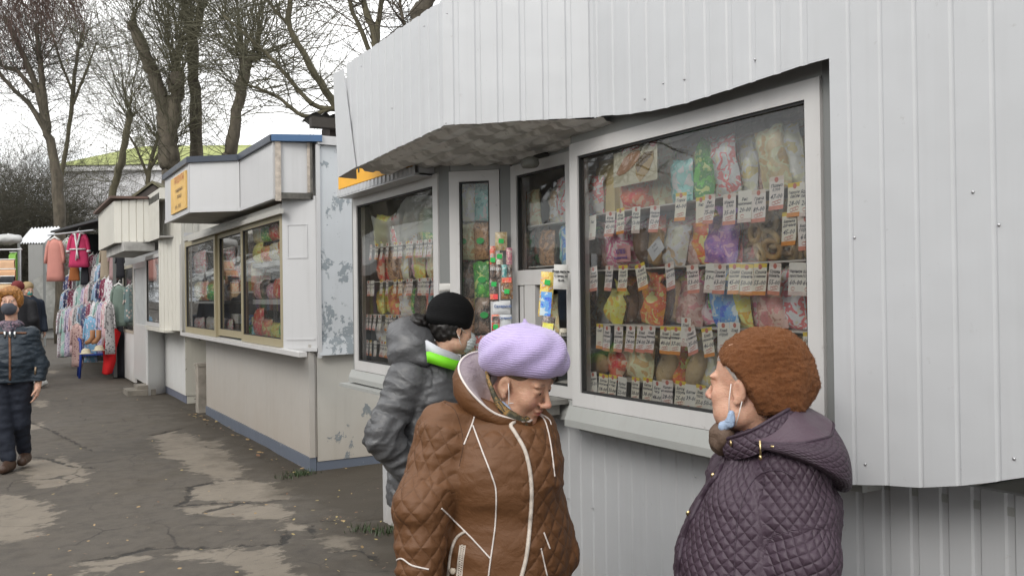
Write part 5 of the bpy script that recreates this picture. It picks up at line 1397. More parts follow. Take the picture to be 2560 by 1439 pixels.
# ---- clothing helpers
def segdist(V, a, b):
    a, b = np.array(a, float), np.array(b, float); ab = b - a
    t = np.clip((V - a) @ ab / (ab @ ab), 0, 1); q = V - a - t[:, None] * ab
    return np.linalg.norm(q, axis=1), t
def quilt_coords(V, torso_c, torso_r, arms, f):
    """u, v along the cloth in metres: torso round its axis from the front, sleeves along and round the arm. returns (N,3), third = sleeve number"""
    f = np.array([f[0], f[1]], float); f /= np.linalg.norm(f); r = np.array([f[1], -f[0]])
    x = (V[:, :2] - np.array(torso_c)[:2]); ang = np.arctan2(x @ r, x @ f)
    Q = np.stack([ang * torso_r, V[:, 2], np.zeros(len(V))], 1); E = np.full(len(V), 9.0)
    dm = np.full(len(V), 9.0)
    for k, pts in enumerate(arms):
        L0 = 0
        for a, b, ra in pts:
            a, b = np.array(a, float), np.array(b, float)
            d, t = segdist(V, a, b); m = d < ra; dm = np.minimum(dm, d - ra)
            ax = (b - a) / np.linalg.norm(b - a); e = np.cross(ax, [0.0, 1.0, 0.0]); e /= np.linalg.norm(e); g = np.cross(ax, e)
            q = V - a; an = np.arctan2(q @ g, q @ e)
            L = np.linalg.norm(b - a)
            Q[m] = np.stack([an[m] * .085, L0 + (q @ ax)[m], np.full(m.sum(), k + 1.0)], 1)
            L0 += L
    quilt_coords.edge = np.exp(-(dm / .009) ** 2)
    return Q
def creases(Q, seed, amp=.006):
    a = np.array([noise.noise(Vector((q[0] * 7, q[1] * 20, seed + q[2] * 3))) for q in Q]); b = np.array([noise.noise(Vector((q[0] * 4 + q[1] * 5, q[1] * 11 - q[0] * 4, seed + 7 + q[2] * 3))) for q in Q])
    return (.22 - np.abs(a)) * amp + (.22 - np.abs(b)) * amp * 1.6
def quilted(name, base, du, dv, rough=.42, depth=1.0, var=.1, sheen=.0, wr=.35):
    """diamond quilting from the 'quilt' attribute, with folds; 'plain' = 1 switches it off"""
    t = NT(name)
    x, y, z = t.sep(t.attr('quilt'))
    p = t.coord('Object')
    wob = t.math('MULTIPLY', t.math('SUBTRACT', t.noise(p, 9, 3), .5), .35)
    a = t.math('ADD', t.math('DIVIDE', x, du), t.math('DIVIDE', y, dv)); b = t.math('SUBTRACT', t.math('DIVIDE', x, du), t.math('DIVIDE', y, dv))
    def seam(v):
        s = t.math('ABSOLUTE', t.math('SUBTRACT', t.math('FRACT', t.math('ADD', v, wob)), .5))    # .5 at the seam
        return t.math('SUBTRACT', 1.0, t.math('POWER', t.math('MULTIPLY', s, 2.0), 3.0))
    h = t.math('MINIMUM', seam(a), seam(b))
    plain = t.attr('plain', 'Fac')
    h = t.mix(plain, h, .6)
    folds = t.noise(t.coord('Object', (1, 1, 1.6)), 16, 5, .6, dist=.9)
    nm = t.bump(folds, wr, .02)
    nm = t.bump(h, .75 * depth, .008, nm)
    nm = t.bump(t.noise(p, 500, 2), .15, .001, nm)
    c = t.mix(t.noise(p, 5, 4), [q * (1 - var) for q in base], [min(1, q * (1 + var)) for q in base])
    c = t.mix(t.math('MULTIPLY', t.ramp(h, [(.05, 1), (.3, 0)]), .35), c, [q * .5 for q in base])
    return t.fin(c, rough, nm, Sheen_Weight=sheen, Specular_IOR_Level=.45)
def cloth(name, base, rough=.6, wr=.4, var=.1, scale=14, weave=True, spec=.4, sheen=0.0):
    if name in MATS: return MATS[name]
    t = NT(name); p = t.coord('Object')
    c = t.mix(t.noise(p, 6, 4), [q * (1 - var) for q in base], [min(1, q * (1 + var)) for q in base])
    nm = t.bump(t.noise(t.coord('Object', (1, 1, 1.5)), scale, 5, .6, dist=.8), wr, .02)
    if weave: nm = t.bump(t.noise(p, 420, 2), .2, .001, nm)
    MATS[name] = t.fin(c, rough, nm, Specular_IOR_Level=spec, Sheen_Weight=sheen)
    return MATS[name]
def knit(name, base, rows=170, dark=.55, sheen=.3):
    """horizontal knitted ribs with stitch breaks, in the head frame stored in 'hl'"""
    t = NT(name); v = t.attr('hl')
    x, y, z = t.sep(v)
    w = t.math('ADD', z, t.math('MULTIPLY', t.math('SUBTRACT', t.noise(v, 14, 3), .5), .018))
    s = t.math('ABSOLUTE', t.math('SINE', t.math('MULTIPLY', w, rows * 3.14)))
    st = t.math('ABSOLUTE', t.math('SINE', t.math('MULTIPLY', t.math('ARCTAN2', x, y), 75.0)))
    h = t.math('ADD', t.math('MULTIPLY', s, .75), t.math('MULTIPLY', st, .3))
    c = t.mix(t.ramp(h, [(.1, 0), (.8, 1)]), [q * dark for q in base], base)
    c = t.mix(t.ramp(t.noise(v, 60, 3), [(.4, 0), (.7, .3)]), c, [min(1, q * 1.15) for q in base])
    return t.fin(c, .85, t.bump(h, .5, .003), Sheen_Weight=sheen, Specular_IOR_Level=.2)
class Proj:
    """drop points seen at a picture position onto a garment (in the person's frame) and take them as real 3D seams"""
    def __init__(s, V, F, root, rz=-YAW):
        s.b = BVHTree.FromPolygons([tuple(map(float, v)) for v in V], [tuple(map(int, f)) for f in F])
        s.M = (Matrix.Translation(Vector(root)) @ Matrix.Rotation(rz, 4, 'Z')).inverted()
        s.o = s.M @ EYE
    def __call__(s, px, py, lift=.002):
        d = (s.M.to_3x3() @ ray(px, py)).normalized()
        h = s.b.ray_cast(s.o, d)
        if h[0] is None: return None
        return h[0] - d * lift
    def line(s, pts, n=7, lift=.002):
        out = []
        for (a, b) in zip(pts[:-1], pts[1:]):
            for i in range(n):
                q = s(a[0] + (b[0] - a[0]) * i / n, a[1] + (b[1] - a[1]) * i / n, lift)
                if q is not None: out.append(q)
        q = s(*pts[-1], lift)
        if q is not None: out.append(q)
        # drop leaps to another layer
        return [p for i, p in enumerate(out) if i == 0 or (p - out[i - 1]).length < .06]
def smooth_pts(pts, n=6):
    """Catmull-Rom through picture points"""
    P = [pts[0]] + list(pts) + [pts[-1]]; out = []
    for i in range(1, len(P) - 2):
        for k in range(n):
            t = k / n
            out.append(tuple(.5 * (2 * P[i][j] + (P[i + 1][j] - P[i - 1][j]) * t + (2 * P[i - 1][j] - 5 * P[i][j] + 4 * P[i + 1][j] - P[i + 2][j]) * t * t + (3 * P[i][j] - P[i - 1][j] - 3 * P[i + 1][j] + P[i + 2][j]) * t ** 3) for j in range(len(pts[0]))))
    out.append(tuple(pts[-1])); return out
def limb_body(F, hips, knees, ankles, shoulders, elbows, wrists, pelvis, chest, neck, head):
    """the continuous body under the clothes"""
    F.chain([pelvis, chest], [.11, .105], .04); F.cap(chest, neck, .085, .05, .04); F.cap(neck, head, .052, .05, .03)
    for i in (0, 1):
        F.chain([hips[i], knees[i], ankles[i]], [.075, .052, .04], .03); F.cap(chest, shoulders[i], .07, .05, .03)
        F.chain([shoulders[i], elbows[i], wrists[i]], [.052, .040, .028], .025)
def shoe(mb_name, p, d, mat, parent, L=.25, w=.045, h=.08):
    """ankle boot: p heel on the ground, d toe direction"""
    F = Field((p[0] - .35, p[1] - .35, p[2] - .03), (p[0] + .35, p[1] + .35, p[2] + .28), .007)
    d = np.array(d, float); d /= np.linalg.norm(d); p = np.array(p, float); Z = np.array([0, 0, 1.0])
    F.cap(p + d * .035 + Z * .04, p + d * (L - .05) + Z * .035, w, w * .85, .02); F.cap(p + d * .045 + Z * .05, p + d * .04 + Z * .17, .045, .05, .03)
    F.cap(p + d * .08 + Z * .06, p + d * .15 + Z * .045, .042, .035, .03)
    F.halfspace(p + Z * .0, -Z); F.halfspace(p + Z * .19, Z)
    V, Q = F.nets(1); return np_mesh('shoe', V, Q, mat, parent)
def eyes(parent, c, R, sc=1.0):
    for s in (-1, 1):
        P = lambda x, y, z: Vector(np.array(c) + R @ (np.array([x, y, z]) * sc))
        mb = MB(); mb.sphere(P(s * .031, .0815, .0045), .0118 * sc, 14, 10); e = mb.build('eye', EYEW, parent, True, True)
        mb = MB(); mb.sphere(P(s * .031, .0895, .0035), (.0058 * sc,) * 3, 10, 8); mb.build('iris', IRIS, e, True, True)
WHITECORD = M('white_cord', (.72, .70, .68), .6); PIPING = M('pale_piping', (.66, .60, .56), .55); GOLDM = M('gold_metal', (.55, .42, .22), .25, metal=1.0, var=.05); SILVERM = M('silver_metal', (.6, .6, .6), .25, metal=1.0)
DARKCLOTH = cloth('dark_trousers', (.018, .02, .026), .8)
BOOT = M('black_leather', (.02, .018, .016), .45)

# ------------------------------------------------ woman in the brown quilted coat
def woman_brown():
    D0, PX0 = 2.65, 1215
    g = at_D(PX0, 719, D0); root = Vector((g.x, g.y, 0)); k = D0 / FOC
    r = person('woman in brown quilted coat and lilac knitted beret looking down, blue mask under chin', root)
    L = lambda px, py, y=0.0: np.array([(px - PX0) * (D0 + y) / FOC, y, EYE.z - (py - 735.5 + .013 * (px - 1280)) * (D0 + y) / FOC])
    f = np.array([.74, -.67, 0]); rt = np.array([f[1], -f[0], 0])      # torso facing; her right
    # skeleton
    neck = L(1256, 1040, .02); hc = L(1296, 949, -.02)
    R = rotm((.885, -.465), -.42, -.08)
    pel = np.array([.02, .03, .78]); chest = L(1235, 1130, .02)
    shR, shL = L(1103, 1078, -.10), L(1312, 1080, .15)
    elR, wrR = L(1052, 1265, -.17), L(1045, 1470, -.19); elL, wrL = L(1326, 1260, .14), L(1388, 1405, .02)
    F = Field((-.36, -.36, -.01), (.36, .36, 1.47), .004)
    limb_body(F, [pel + rt * .09, pel - rt * .09], [(.0 + .09 * rt[0], .09 * rt[1], .44), (-.09 * rt[0], -.09 * rt[1], .44)], [(.09 * rt[0], .09 * rt[1] + .02, .08), (-.09 * rt[0], -.09 * rt[1] + .02, .08)], [shR, shL], [elR, elL], [wrR, wrL], pel, chest, neck, hc - R[:, 2] * .05 - R[:, 1] * .02)
    hand_field(F, wrR, (0, 0, -1), (-.6, -.8, 0), 1, .95); hand_field(F, wrL, (.25, -.25, -.9), (.8, .5, .2), -1, .95)
    head_field(F, hc, R, .98, 1, .9)
    skin_mesh(F, r, hc, R, .98, (.50, .29, .195), lip=(.36, .07, .06), brow=(.13, .08, .055), brow_amt=.75); eyes(r, hc, R, .98)
    # coat
    C = Field((-.48, -.5, .38), (.5, .5, 1.36), .0062)
    w = rt
    C.cap(np.array([.03, .03, .50]), np.array([.035, .02, .80]), .215, .195, .05, ax=w, sq=.93); C.cap(np.array([.035, .02, .80]), L(1242, 1120, .02), .195, .175, .05, ax=w, sq=.92)
    C.cap(L(1242, 1125, .02), L(1250, 1070, .01), .16, .108, .05, ax=w, sq=.86)
    C.ell(L(1295, 1190, -.06), (.10, .10, .10), None, .08); C.ell(L(1215, 1185, -.12), (.09, .08, .09), None, .08)    # bust
    C.chain([shR + [.02, .02, .0], shR + [-.005, 0, -.09], elR, wrR + [0, 0, .05]], [.080, .082, .076, .064], .03); C.chain([shL, elL, wrL + [0, 0, .03]], [.082, .07, .058], .03)
    C.cap(L(1240, 1075, .02), shR, .075, .068, .05); C.cap(L(1245, 1075, .02), shL, .075, .065, .05)
    C.below(.46)
    C.cap(neck + [.0, -.0, -.0], neck + [.03, -.02, .16], .085, .125, .015, 'cut'); C.ell(L(1322, 1020, -.06), (.075, .075, .05), None, .015, 'cut')
    C.halfspace(wrR + np.array([0, 0, .0]), (0, 0, -1)) if False else None
    V, Q = C.nets(2)
    qc = quilt_coords(V, (.035, .02), .2, [[(shR + [.0, 0, .06], elR, .098), (elR, wrR, .095)], [(shL, elL, .088), (elL, wrL, .085)]], f)
    # panels without quilting: the yoke and the side panels
    N = vnormals(V, Q)
    u, z = qc[:, 0], qc[:, 1]
    plain = ((V[:, 2] > L(0, 1075)[2]) & (qc[:, 2] == 0)).astype(float); plain = np.maximum(plain, ((qc[:, 2] == 0) & (u > .105) & (V[:, 2] < 1.12)).astype(float) * .85)
    plain = np.maximum(plain, ((qc[:, 2] > 0) & (z < .05)).astype(float))
    plain = np.maximum(plain, quilt_coords.edge)
    # padded diamonds and soft folds, in the mesh
    du = dv = .062
    a, b = u / du + z / dv, u / du - z / dv
    tri = lambda v: 1 - np.abs(2 * np.abs(v - np.floor(v) - .5)) ** 3
    hq = np.minimum(tri(a), tri(b)) * (1 - plain)
    fold = noise3(V * np.array([1, 1, 2.2]), 7, 3) * .005 + noise3(V * np.array([1, 1, 3.0]), 16, 9) * .0018
    V = V + N * (hq * .0020 + fold + creases(qc, 3, .009) * np.where(qc[:, 2] > 0, 1.0, .6))[:, None]
    coat = np_mesh('coat', V, Q, quilted('brown_quilted_cloth', (.125, .053, .019), .062, .062, .62, .5, .12, wr=.28), r, {'quilt': qc, 'plain': plain})
    pj = Proj(V, Q, root)
    def seam(pts, rr=.0024, mat=PIPING, nm='piping', n=5, lift=.0015, flat=False):
        q = pj.line(smooth_pts(pts, 5), n, lift)
        if len(q) < 3: return
        mb = MB(); mb.tube(q, rr, 6); return mb.build(nm, mat, coat, True, True)
    ZIP = M('pale_zip_tape', (.52, .46, .40), .6)
    q = pj.line(smooth_pts([(1292, 1050), (1277, 1062), (1290, 1085), (1312, 1125), (1325, 1180), (1329, 1240), (1324, 1320), (1316, 1390), (1304, 1439), (1296, 1480)], 6), 3, .001)
    mb = MB(); mb.tube(q, .0062, 8); mb.build('zip', ZIP, coat, True, True)
    seam([(1210, 1014), (1190, 1032), (1180, 1060), (1160, 1110)]); seam([(1182, 1062), (1205, 1125), (1230, 1190), (1240, 1230), (1238, 1310), (1226, 1400), (1220, 1450)])
    seam([(1104, 1270), (1140, 1305), (1180, 1345), (1226, 1395)]); seam([(1338, 1030), (1362, 1050), (1377, 1110), (1387, 1190)]); seam([(1340, 1028), (1370, 1045), (1378, 1060)])
    seam([(1162, 1328), (1140, 1345), (1126, 1385), (1120, 1445)], .0045, ZIP, 'pocket_welt'); seam([(984, 1405), (1003, 1395), (1030, 1412), (1072, 1422)])
    seam([(1046, 1040), (1049, 1024)]); seam([(1360, 1330), (1375, 1370)]); seam([(1353, 1370), (1364, 1420), (1370, 1445)])
    seam([(1110, 1005), (1135, 1022), (1150, 1060), (1158, 1110), (1148, 1165)], .0012, M('dark_seam_thread', (.06, .027, .012), .8), 'armhole_seam', lift=-.0005)  # armhole seam drawn in thread darker than the coat
    q = pj.line([(1157, 1362), (1152, 1400), (1148, 1445)], 16, .002)
    mb = MB()
    for i, c in enumerate(q): mb.sphere(c + Vector((.002 if i % 2 else -.002, 0, 0)), (.0045, .003, .0022), 6, 4)
    for c in (-.007, .007): mb.tube([p + Vector((c, -.0005, 0)) for p in q], .0028, 5)
    mb.build('pocket_zip', ZIP, coat, True, True)
    c = pj(1132, 1426, .003)
    if c is not None: mb = MB(); mb.sphere(c, (.010, .005, .010), 14, 8); mb.build('snap_button', M('snap_ivory', (.62, .53, .42), .3), coat, True, True)
    # folded-down hood: brown shell, pale lining, piping along its rim
    rim = [L(*q_) for q_ in ((1300, 1056, -.10), (1272, 1046, -.125), (1232, 1030, -.14), (1196, 1000, -.145), (1164, 962, -.13), (1146, 922, -.08), (1158, 893, .0), (1192, 880, .08), (1240, 890, .14), (1290, 925, .15), (1325, 975, .12), (1340, 1020, .05), (1325, 1050, -.05))]
    rim = smooth_pts([tuple(p) for p in rim] + [tuple(rim[0])], 5)[:-1]; rim = [np.array(p) for p in rim]; n = len(rim)
    cen = np.mean(rim, 0); inner = np.array(L(1268, 985, .0))
    def ringf(t, drop, out):
        o = []
        for p in rim:
            s_ = min(1.0, max(0.0, (p[2] - 1.19) / .15)) if out > 0 else 1.0
            out_, drop_ = .003 + (out - .003) * s_, drop * (.35 + .65 * s_)
            q_ = inner * t + p * (1 - t); dd = (p - cen); dd[2] = 0; dd /= np.linalg.norm(dd) + 1e-9
            o.append(Vector(q_ + dd * out_ + np.array([0, 0, -drop_])))
        return o
    mb = MB(); mb.loft([ringf(0, 0, .004), ringf(0, .03, .018), ringf(.05, .07, .026), ringf(.18, .11, .018), ringf(.35, .13, .001)])
    for v in range(len(mb.v)):
        p = Vector(mb.v[v]); mb.v[v] = tuple(p + Vector((noise.noise(p * 14), noise.noise(p * 14 + Vector((9, 0, 0))), noise.noise(p * 14 + Vector((0, 9, 0))))) * .007)
    hood = mb.build('hood', cloth('brown_hood_cloth', (.130, .055, .020), .55, .4, .12, 10), coat, True, True)
    mb = MB(); mb.loft([ringf(0, 0, .0), ringf(.15, .006, -.0), ringf(.32, .02, 0), ringf(.5, .05, 0), ringf(.68, .11, 0)])
    for v in range(n, len(mb.v)):
        p = Vector(mb.v[v]); mb.v[v] = tuple(p + Vector((noise.noise(p * 11), noise.noise(p * 11 + Vector((9, 0, 0))), noise.noise(p * 11 + Vector((0, 9, 0))))) * .018)
    mb.build('hood_lining', cloth('lilac_grey_lining', (.47, .40, .41), .5, .5, .06, 11), hood, True, True)
    mb = MB(); mb.tube([Vector(p) for p in rim] + [Vector(rim[0])], .0036, 8); mb.build('hood_piping', PIPING, hood, True, True)
    # scarf: a patterned band between hood and neck
    t = NT('patterned_scarf'); p = t.coord('Object')
    sc_col = t.ramp(t.noise(p, 34, 2, .5, dist=1.5), [(.3, (.045, .042, .026)), (.45, (.10, .085, .045)), (.54, (.30, .17, .05)), (.6, (.04, .036, .026)), (.72, (.14, .12, .08))], 'CONSTANT')
    SCF = t.fin(sc_col, .7, t.bump(t.noise(p, 60, 3), .4, .006))
    sp = [L(*q_) for q_ in ((1312, 1050, -.085), (1280, 1032, -.11), (1248, 1003, -.115), (1224, 955, -.10), (1214, 918, -.04), (1226, 900, .04), (1270, 925, .10), (1312, 975, .09), (1336, 1030, .0))]
    sp = smooth_pts([tuple(p) for p in sp] + [tuple(sp[0])], 4)[:-1]; sc0 = np.mean(sp, 0)
    def rg(o, dz): return [Vector(np.array(p) + (np.array(p) - sc0) / np.linalg.norm(np.array(p) - sc0) * o + np.array([0, 0, dz]) + .004 * np.array([noise.noise(Vector(p) * 30), 0, noise.noise(Vector(p) * 33)])) for p in sp]
    mb = MB(); mb.loft([rg(-.014, -.035), rg(.0, -.03), rg(.004, -.012), rg(.0, .0), rg(-.010, .0), rg(-.02, -.02)]); mb.build('scarf', SCF, r, True, True)
    # beret
    Rb = np.array(rotm((.93, -.37), -.07, -.0)); bc = L(1309, 878, -.02)
    B = Field(bc - .2, bc + .2, .004)
    B.ell(bc, (.131, .131, .083), Rb, .02); B.ell(bc + Rb @ np.array([0, -.06, -.028]), (.100, .07, .055), Rb, .04); B.ell(bc + Rb @ np.array([0, .04, -.035]), (.095, .085, .05), Rb, .04)
    B.cap(bc + Rb @ np.array([0, 0, .078]), bc + Rb @ np.array([0, -.004, .094]), .006, .005, .012)
    B.ell(bc + Rb @ np.array([.0, .012, -.085]), (.085, .10, .055), Rb, .012, 'cut')
    V, Q = B.nets(1); N = vnormals(V, Q); hl = (V - bc) @ Rb
    ang = np.arctan2(hl[:, 0], hl[:, 1])
    V = V + N * (.0045 * np.sin(ang * 7 + 2 * hl[:, 2] * 30) * np.clip(1.2 - np.abs(hl[:, 2]) / .06, 0, 1) + noise3(hl, 16) * .005)[:, None]
    np_mesh('beret', V, Q, knit('lilac_knit', (.47, .385, .635), 150, .80), r, {'hl': hl})
    # hair at the temple and nape
    Hh = Field(hc - .16, hc + .16, .005)
    P = lambda x, y, z: hc + R @ np.array([x, y, z])
    Hh.ell(P(0, -.018, .05), (.081, .096, .085), R); Hh.halfspace(P(0, .052, .0), R[:, 1]); Hh.halfspace(P(0, 0, .02), -R[:, 2])
    Hh2 = Hh; V, Q = Hh2.nets(1)
    if len(V): np_mesh('hair', V, Q, M('brown_grey_hair', (.10, .065, .04), .6, var=.4, scale=90, bump=.4), r)
    # mask bunched under the chin, ear loop, earring
    MASK = cloth('blue_mask', (.36, .46, .62), .8, .5, .05, 30)
    mk = Field(hc - .2, hc + .2, .004)
    mk.chain([P(.080, .010, -.064), P(.072, .036, -.088), P(.050, .062, -.112), P(.02, .078, -.128), P(-.02, .075, -.128), P(-.05, .045, -.108)], [.013, .017, .017, .015, .015, .014], .012)
    V, Q = mk.nets(1); N = vnormals(V, Q); V = V + N * (noise3(V, 60) * .004)[:, None]; m = np_mesh('face_mask', V, Q, MASK, r)
    mb = MB(); mb.tube([Vector(P(*q_)) for q_ in ((.080, .006, .006), (.080, .018, -.02), (.076, .026, -.05), (.070, .024, -.082))], .0013, 6); mb.build('ear_loop', WHITECORD, m, True, True)
    mb = MB(); mb.tube([Vector(P(*q_)) for q_ in ((.078, .028, -.048), (.072, .038, -.044))], .0012, 5); mb.build('ear_loop', WHITECORD, m, True, True)
    mb = MB(); e = Vector(P(.086, .001, -.050)); mb.sphere(e, (.004, .004, .004), 8, 6); mb.sphere(e + Vector((0, 0, -.011)), (.0042, .0042, .008), 10, 8); mb.build('earring', SILVERM, r, True, True)
    # skirt and boots below the frame
    lower_half(r, pel, rt, f, .46, DARKCLOTH)
    return r
def lower_half(r, pel, rt, f, top, mat, step=.0):
    T = Field((-.3, -.3, .09), (.3, .3, top + .12), .008)
    for s in (1, -1):
        h = np.array([pel[0], pel[1], top + .06]) + rt * .085 * s; a = np.array([pel[0], pel[1] + .0, .12]) + rt * .095 * s + f * step * s
        T.chain([h, (h + a) / 2 + f * .01, a], [.10, .082, .068], .02)
    T.below(.10); T.halfspace((0, 0, top + .11), (0, 0, 1)); V, Q = T.nets(1); N = vnormals(V, Q); V = V + N * (noise3(V, 12) * .006)[:, None]
    np_mesh('trousers', V, Q, mat, r)
    for s in (1, -1): p = np.array([pel[0], pel[1], 0]) + rt * .095 * s + f * (step * s - .06); shoe('shoe', p, f, BOOT, r)


def skin_mesh(F, r, hc, R, sc, base, **kw):
    V, Q = F.nets(1)
    T = head_tone(V, hc, R, sc, base, **kw)
    T[np.linalg.norm(V - hc, axis=1) > .2] = base
    return np_mesh('body', V, Q, SKIN, r, {'tone': T})
woman_brown()

# ------------------------------------------------ woman in the plum quilted coat, seen from behind her left shoulder
def woman_plum():
    D0, PX0 = 2.35, 1900
    g = at_D(PX0, 719, D0); root = Vector((g.x, g.y, 0))
    r = person('woman in plum quilted coat and rust brown fuzzy hat, seen in profile facing left', root)
    L = lambda px, py, y=0.0: np.array([(px - PX0) * (D0 + y) / FOC, y, EYE.z - (py - 735.5 + .013 * (px - 1280)) * (D0 + y) / FOC])
    f = np.array([-.95, .31, 0]); f /= np.linalg.norm(f); rt = np.array([f[1], -f[0], 0]); lf = -rt
    hc = L(1868, 962, .01); R = rotm((-.79, .61), -.03, 0.0); neck = L(1900, 1085, .02)
    pel = np.array([.0, .0, .72]); chest = L(1922, 1250, .01)
    shL, shR = L(1945, 1205, -.14), L(1880, 1190, .17)
    elL, wrL = L(1948, 1400, -.19), L(1880, 1590, -.17); elR, wrR = L(1860, 1400, .2), L(1790, 1560, .14)
    F = Field((-.36, -.36, -.01), (.36, .36, 1.42), .004)
    limb_body(F, [pel + rt * .09, pel - rt * .09], [pel * [1, 1, .55] + rt * .09, pel * [1, 1, .55] - rt * .09], [pel * [1, 1, .1] + rt * .09, pel * [1, 1, .1] - rt * .09], [shR, shL], [elR, elL], [wrR, wrL], pel, chest, neck, hc - R[:, 2] * .05 - R[:, 1] * .02)
    hand_field(F, wrL, (-.3, 0, -.95), (.2, -.95, 0), -1, .92); hand_field(F, wrR, (-.3, 0, -.95), (-.2, .95, 0), 1, .92)
    head_field(F, hc, R, .97, 1)
    P = lambda x, y, z: hc + R @ np.array([x, y, z])
    F.ell(P(-.03, .045, -.075), (.032, .034, .03), R, .03)      # full cheek and chin
    skin_mesh(F, r, hc, R, .97, (.58, .335, .235), lip=(.46, .17, .15), brow=(.45, .33, .26), brow_amt=.5)
    eyes(r, hc, R, .97)
    # coat
    C = Field((-.45, -.48, .36), (.45, .48, 1.28), .0062)
    C.cap(np.array([-.02, .0, .46]), np.array([-.01, .0, .80]), .195, .175, .05, ax=rt, sq=.84); C.cap(np.array([-.01, .0, .80]), L(1922, 1260, .01), .175, .15, .05, ax=rt, sq=.8)
    C.cap(L(1922, 1260, .01), L(1910, 1125, .01), .148, .08, .05, ax=rt, sq=.8)
    C.ell(L(1838, 1300, -.05), (.085, .09, .10), None, .09); C.ell(L(1822, 1300, .10), (.08, .09, .1), None, .09); C.ell(L(1795, 1450, .02), (.10, .15, .14), None, .1)
    C.ell(L(1980, 1280, .02), (.080, .13, .14), None, .1)
    C.chain([shL + [.0, .03, .01], shL + [0, 0, -.08], elL, wrL + [0, 0, .04]], [.082, .092, .082, .066], .022); C.chain([shR, elR, wrR + [0, 0, .04]], [.085, .08, .064], .03)
    C.cap(L(1908, 1125, .01), shL + [0, .02, .02], .07, .07, .05); C.cap(L(1908, 1125, .01), shR, .07, .065, .05)
    C.below(.42); C.cap(neck + [-.0, 0, -.03], neck + [-.02, 0, .14], .056, .07, .015, 'cut')
    V, Q = C.nets(2); N = vnormals(V, Q)
    qc = quilt_coords(V, (-.01, 0), .2, [[(shL + [0, 0, .09], elL, .108), (elL, wrL, .105)], [(shR, elR, .098), (elR, wrR, .095)]], f)
    plain = ((V[:, 2] > L(0, 1150)[2]) & (qc[:, 2] == 0) & (V[:, 0] > L(1845, 0)[0])).astype(float) * .8
    plain = np.maximum(plain, quilt_coords.edge)
    du = dv = .0335; u, z = qc[:, 0], qc[:, 1]
    tri = lambda v: 1 - np.abs(2 * np.abs(v - np.floor(v) - .5)) ** 3
    hq = np.minimum(tri(u / du + z / dv), tri(u / du - z / dv)) * (1 - plain)
    V = V + N * (hq * .0020 + creases(qc, 11, .007) + noise3(V * np.array([1, 1, 2.0]), 8, 5) * .006)[:, None]
    PLUM = quilted('plum_quilted_cloth', (.055, .034, .050), .0335, .0335, .58, .7, .1, wr=.2)
    coat = np_mesh('coat', V, Q, PLUM, r, {'quilt': qc, 'plain': plain})
    pj = Proj(V, Q, root)
    EDGE = cloth('plum_binding', (.045, .028, .042), .5)
    for nm, pts, rr in (('sleeve_seam', [(1836, 1439), (1838, 1360), (1848, 1280), (1872, 1215), (1905, 1182), (1950, 1175), (1990, 1195)], .0022), ('shoulder_seam', [(1926, 1175), (1926, 1140), (1922, 1122)], .0015)):
        q = pj.line(smooth_pts(pts, 5), 5, -.0002)
        if len(q) > 2: mb = MB(); mb.tube(q, rr, 6); mb.build(nm, EDGE, coat, True, True)
    # front edge: binding and press studs down the closing edge
    fe = [(1806, 1098), (1812, 1135), (1800, 1175), (1772, 1215), (1745, 1262), (1722, 1310), (1706, 1360), (1697, 1410), (1694, 1460)]
    q = []
    for a in smooth_pts(fe, 5):
        for dx in range(0, 60, 3):
            h = pj(a[0] + dx, a[1], .004)
            if h is not None: q.append(h); break
    mb = MB(); mb.tube(q, .0075, 8); mb.build('front_edge', EDGE, coat, True, True)
    for (x, y) in ((1784, 1188), (1722, 1282)):
        for dx in range(0, 60, 3):
            h = pj(x + dx, y, .008)
            if h is not None: mb = MB(); mb.sphere(h, (.008, .004, .008), 12, 8); mb.build('press_stud', GOLDM, coat, True, True); break
    # standing quilted collar
    def tubeloop(pts, k=5): 
        pts = [tuple(p) for p in pts]; return [np.array(p) for p in smooth_pts(pts + [pts[0]], k)[:-1]]
    top = tubeloop([L(*q_) for q_ in ((1800, 1098, -.02), (1842, 1078, -.10), (1895, 1045, -.12), (1950, 1018, -.09), (1995, 1003, .0), (1970, 1012, .10), (1900, 1050, .13), (1835, 1085, .08))])
    bot = tubeloop([L(*q_) for q_ in ((1808, 1150, -.02), (1840, 1140, -.115), (1895, 1110, -.135), (1955, 1072, -.10), (2000, 1050, .0), (1972, 1060, .11), (1900, 1110, .14), (1838, 1140, .09))])
    cc = np.mean(top, 0)
    inn = lambda P_, s, dz: [Vector(cc * s + p * (1 - s) + np.array([0, 0, dz])) for p in P_]
    mb = MB(); m = len(top); NN = 6
    loops = [[Vector(b * (1 - i / NN) + t_ * (i / NN)) + (Vector(t_) - Vector(cc)).normalized() * (.010 * math.sin(math.pi * i / NN)) for b, t_ in zip(bot, top)] for i in range(NN + 1)] + [inn(top, .10, .0), inn(top, .16, -.02), inn(top, .18, -.06)]
    mb.loft(loops)
    co = mb.build('collar', PLUM, coat, True, True)
    uu = np.array([[k * .021, (i * .016 if i <= NN else 0), 0] for i in range(len(loops)) for k in range(m)], np.float32)
    at = co.data.attributes.new('quilt', 'FLOAT_VECTOR', 'POINT'); at.data.foreach_set('vector', uu.ravel())
    mb = MB(); mb.tube([Vector(p) for p in top] + [Vector(top[0])], .005, 8); mb.build('collar_binding', EDGE, coat, True, True)
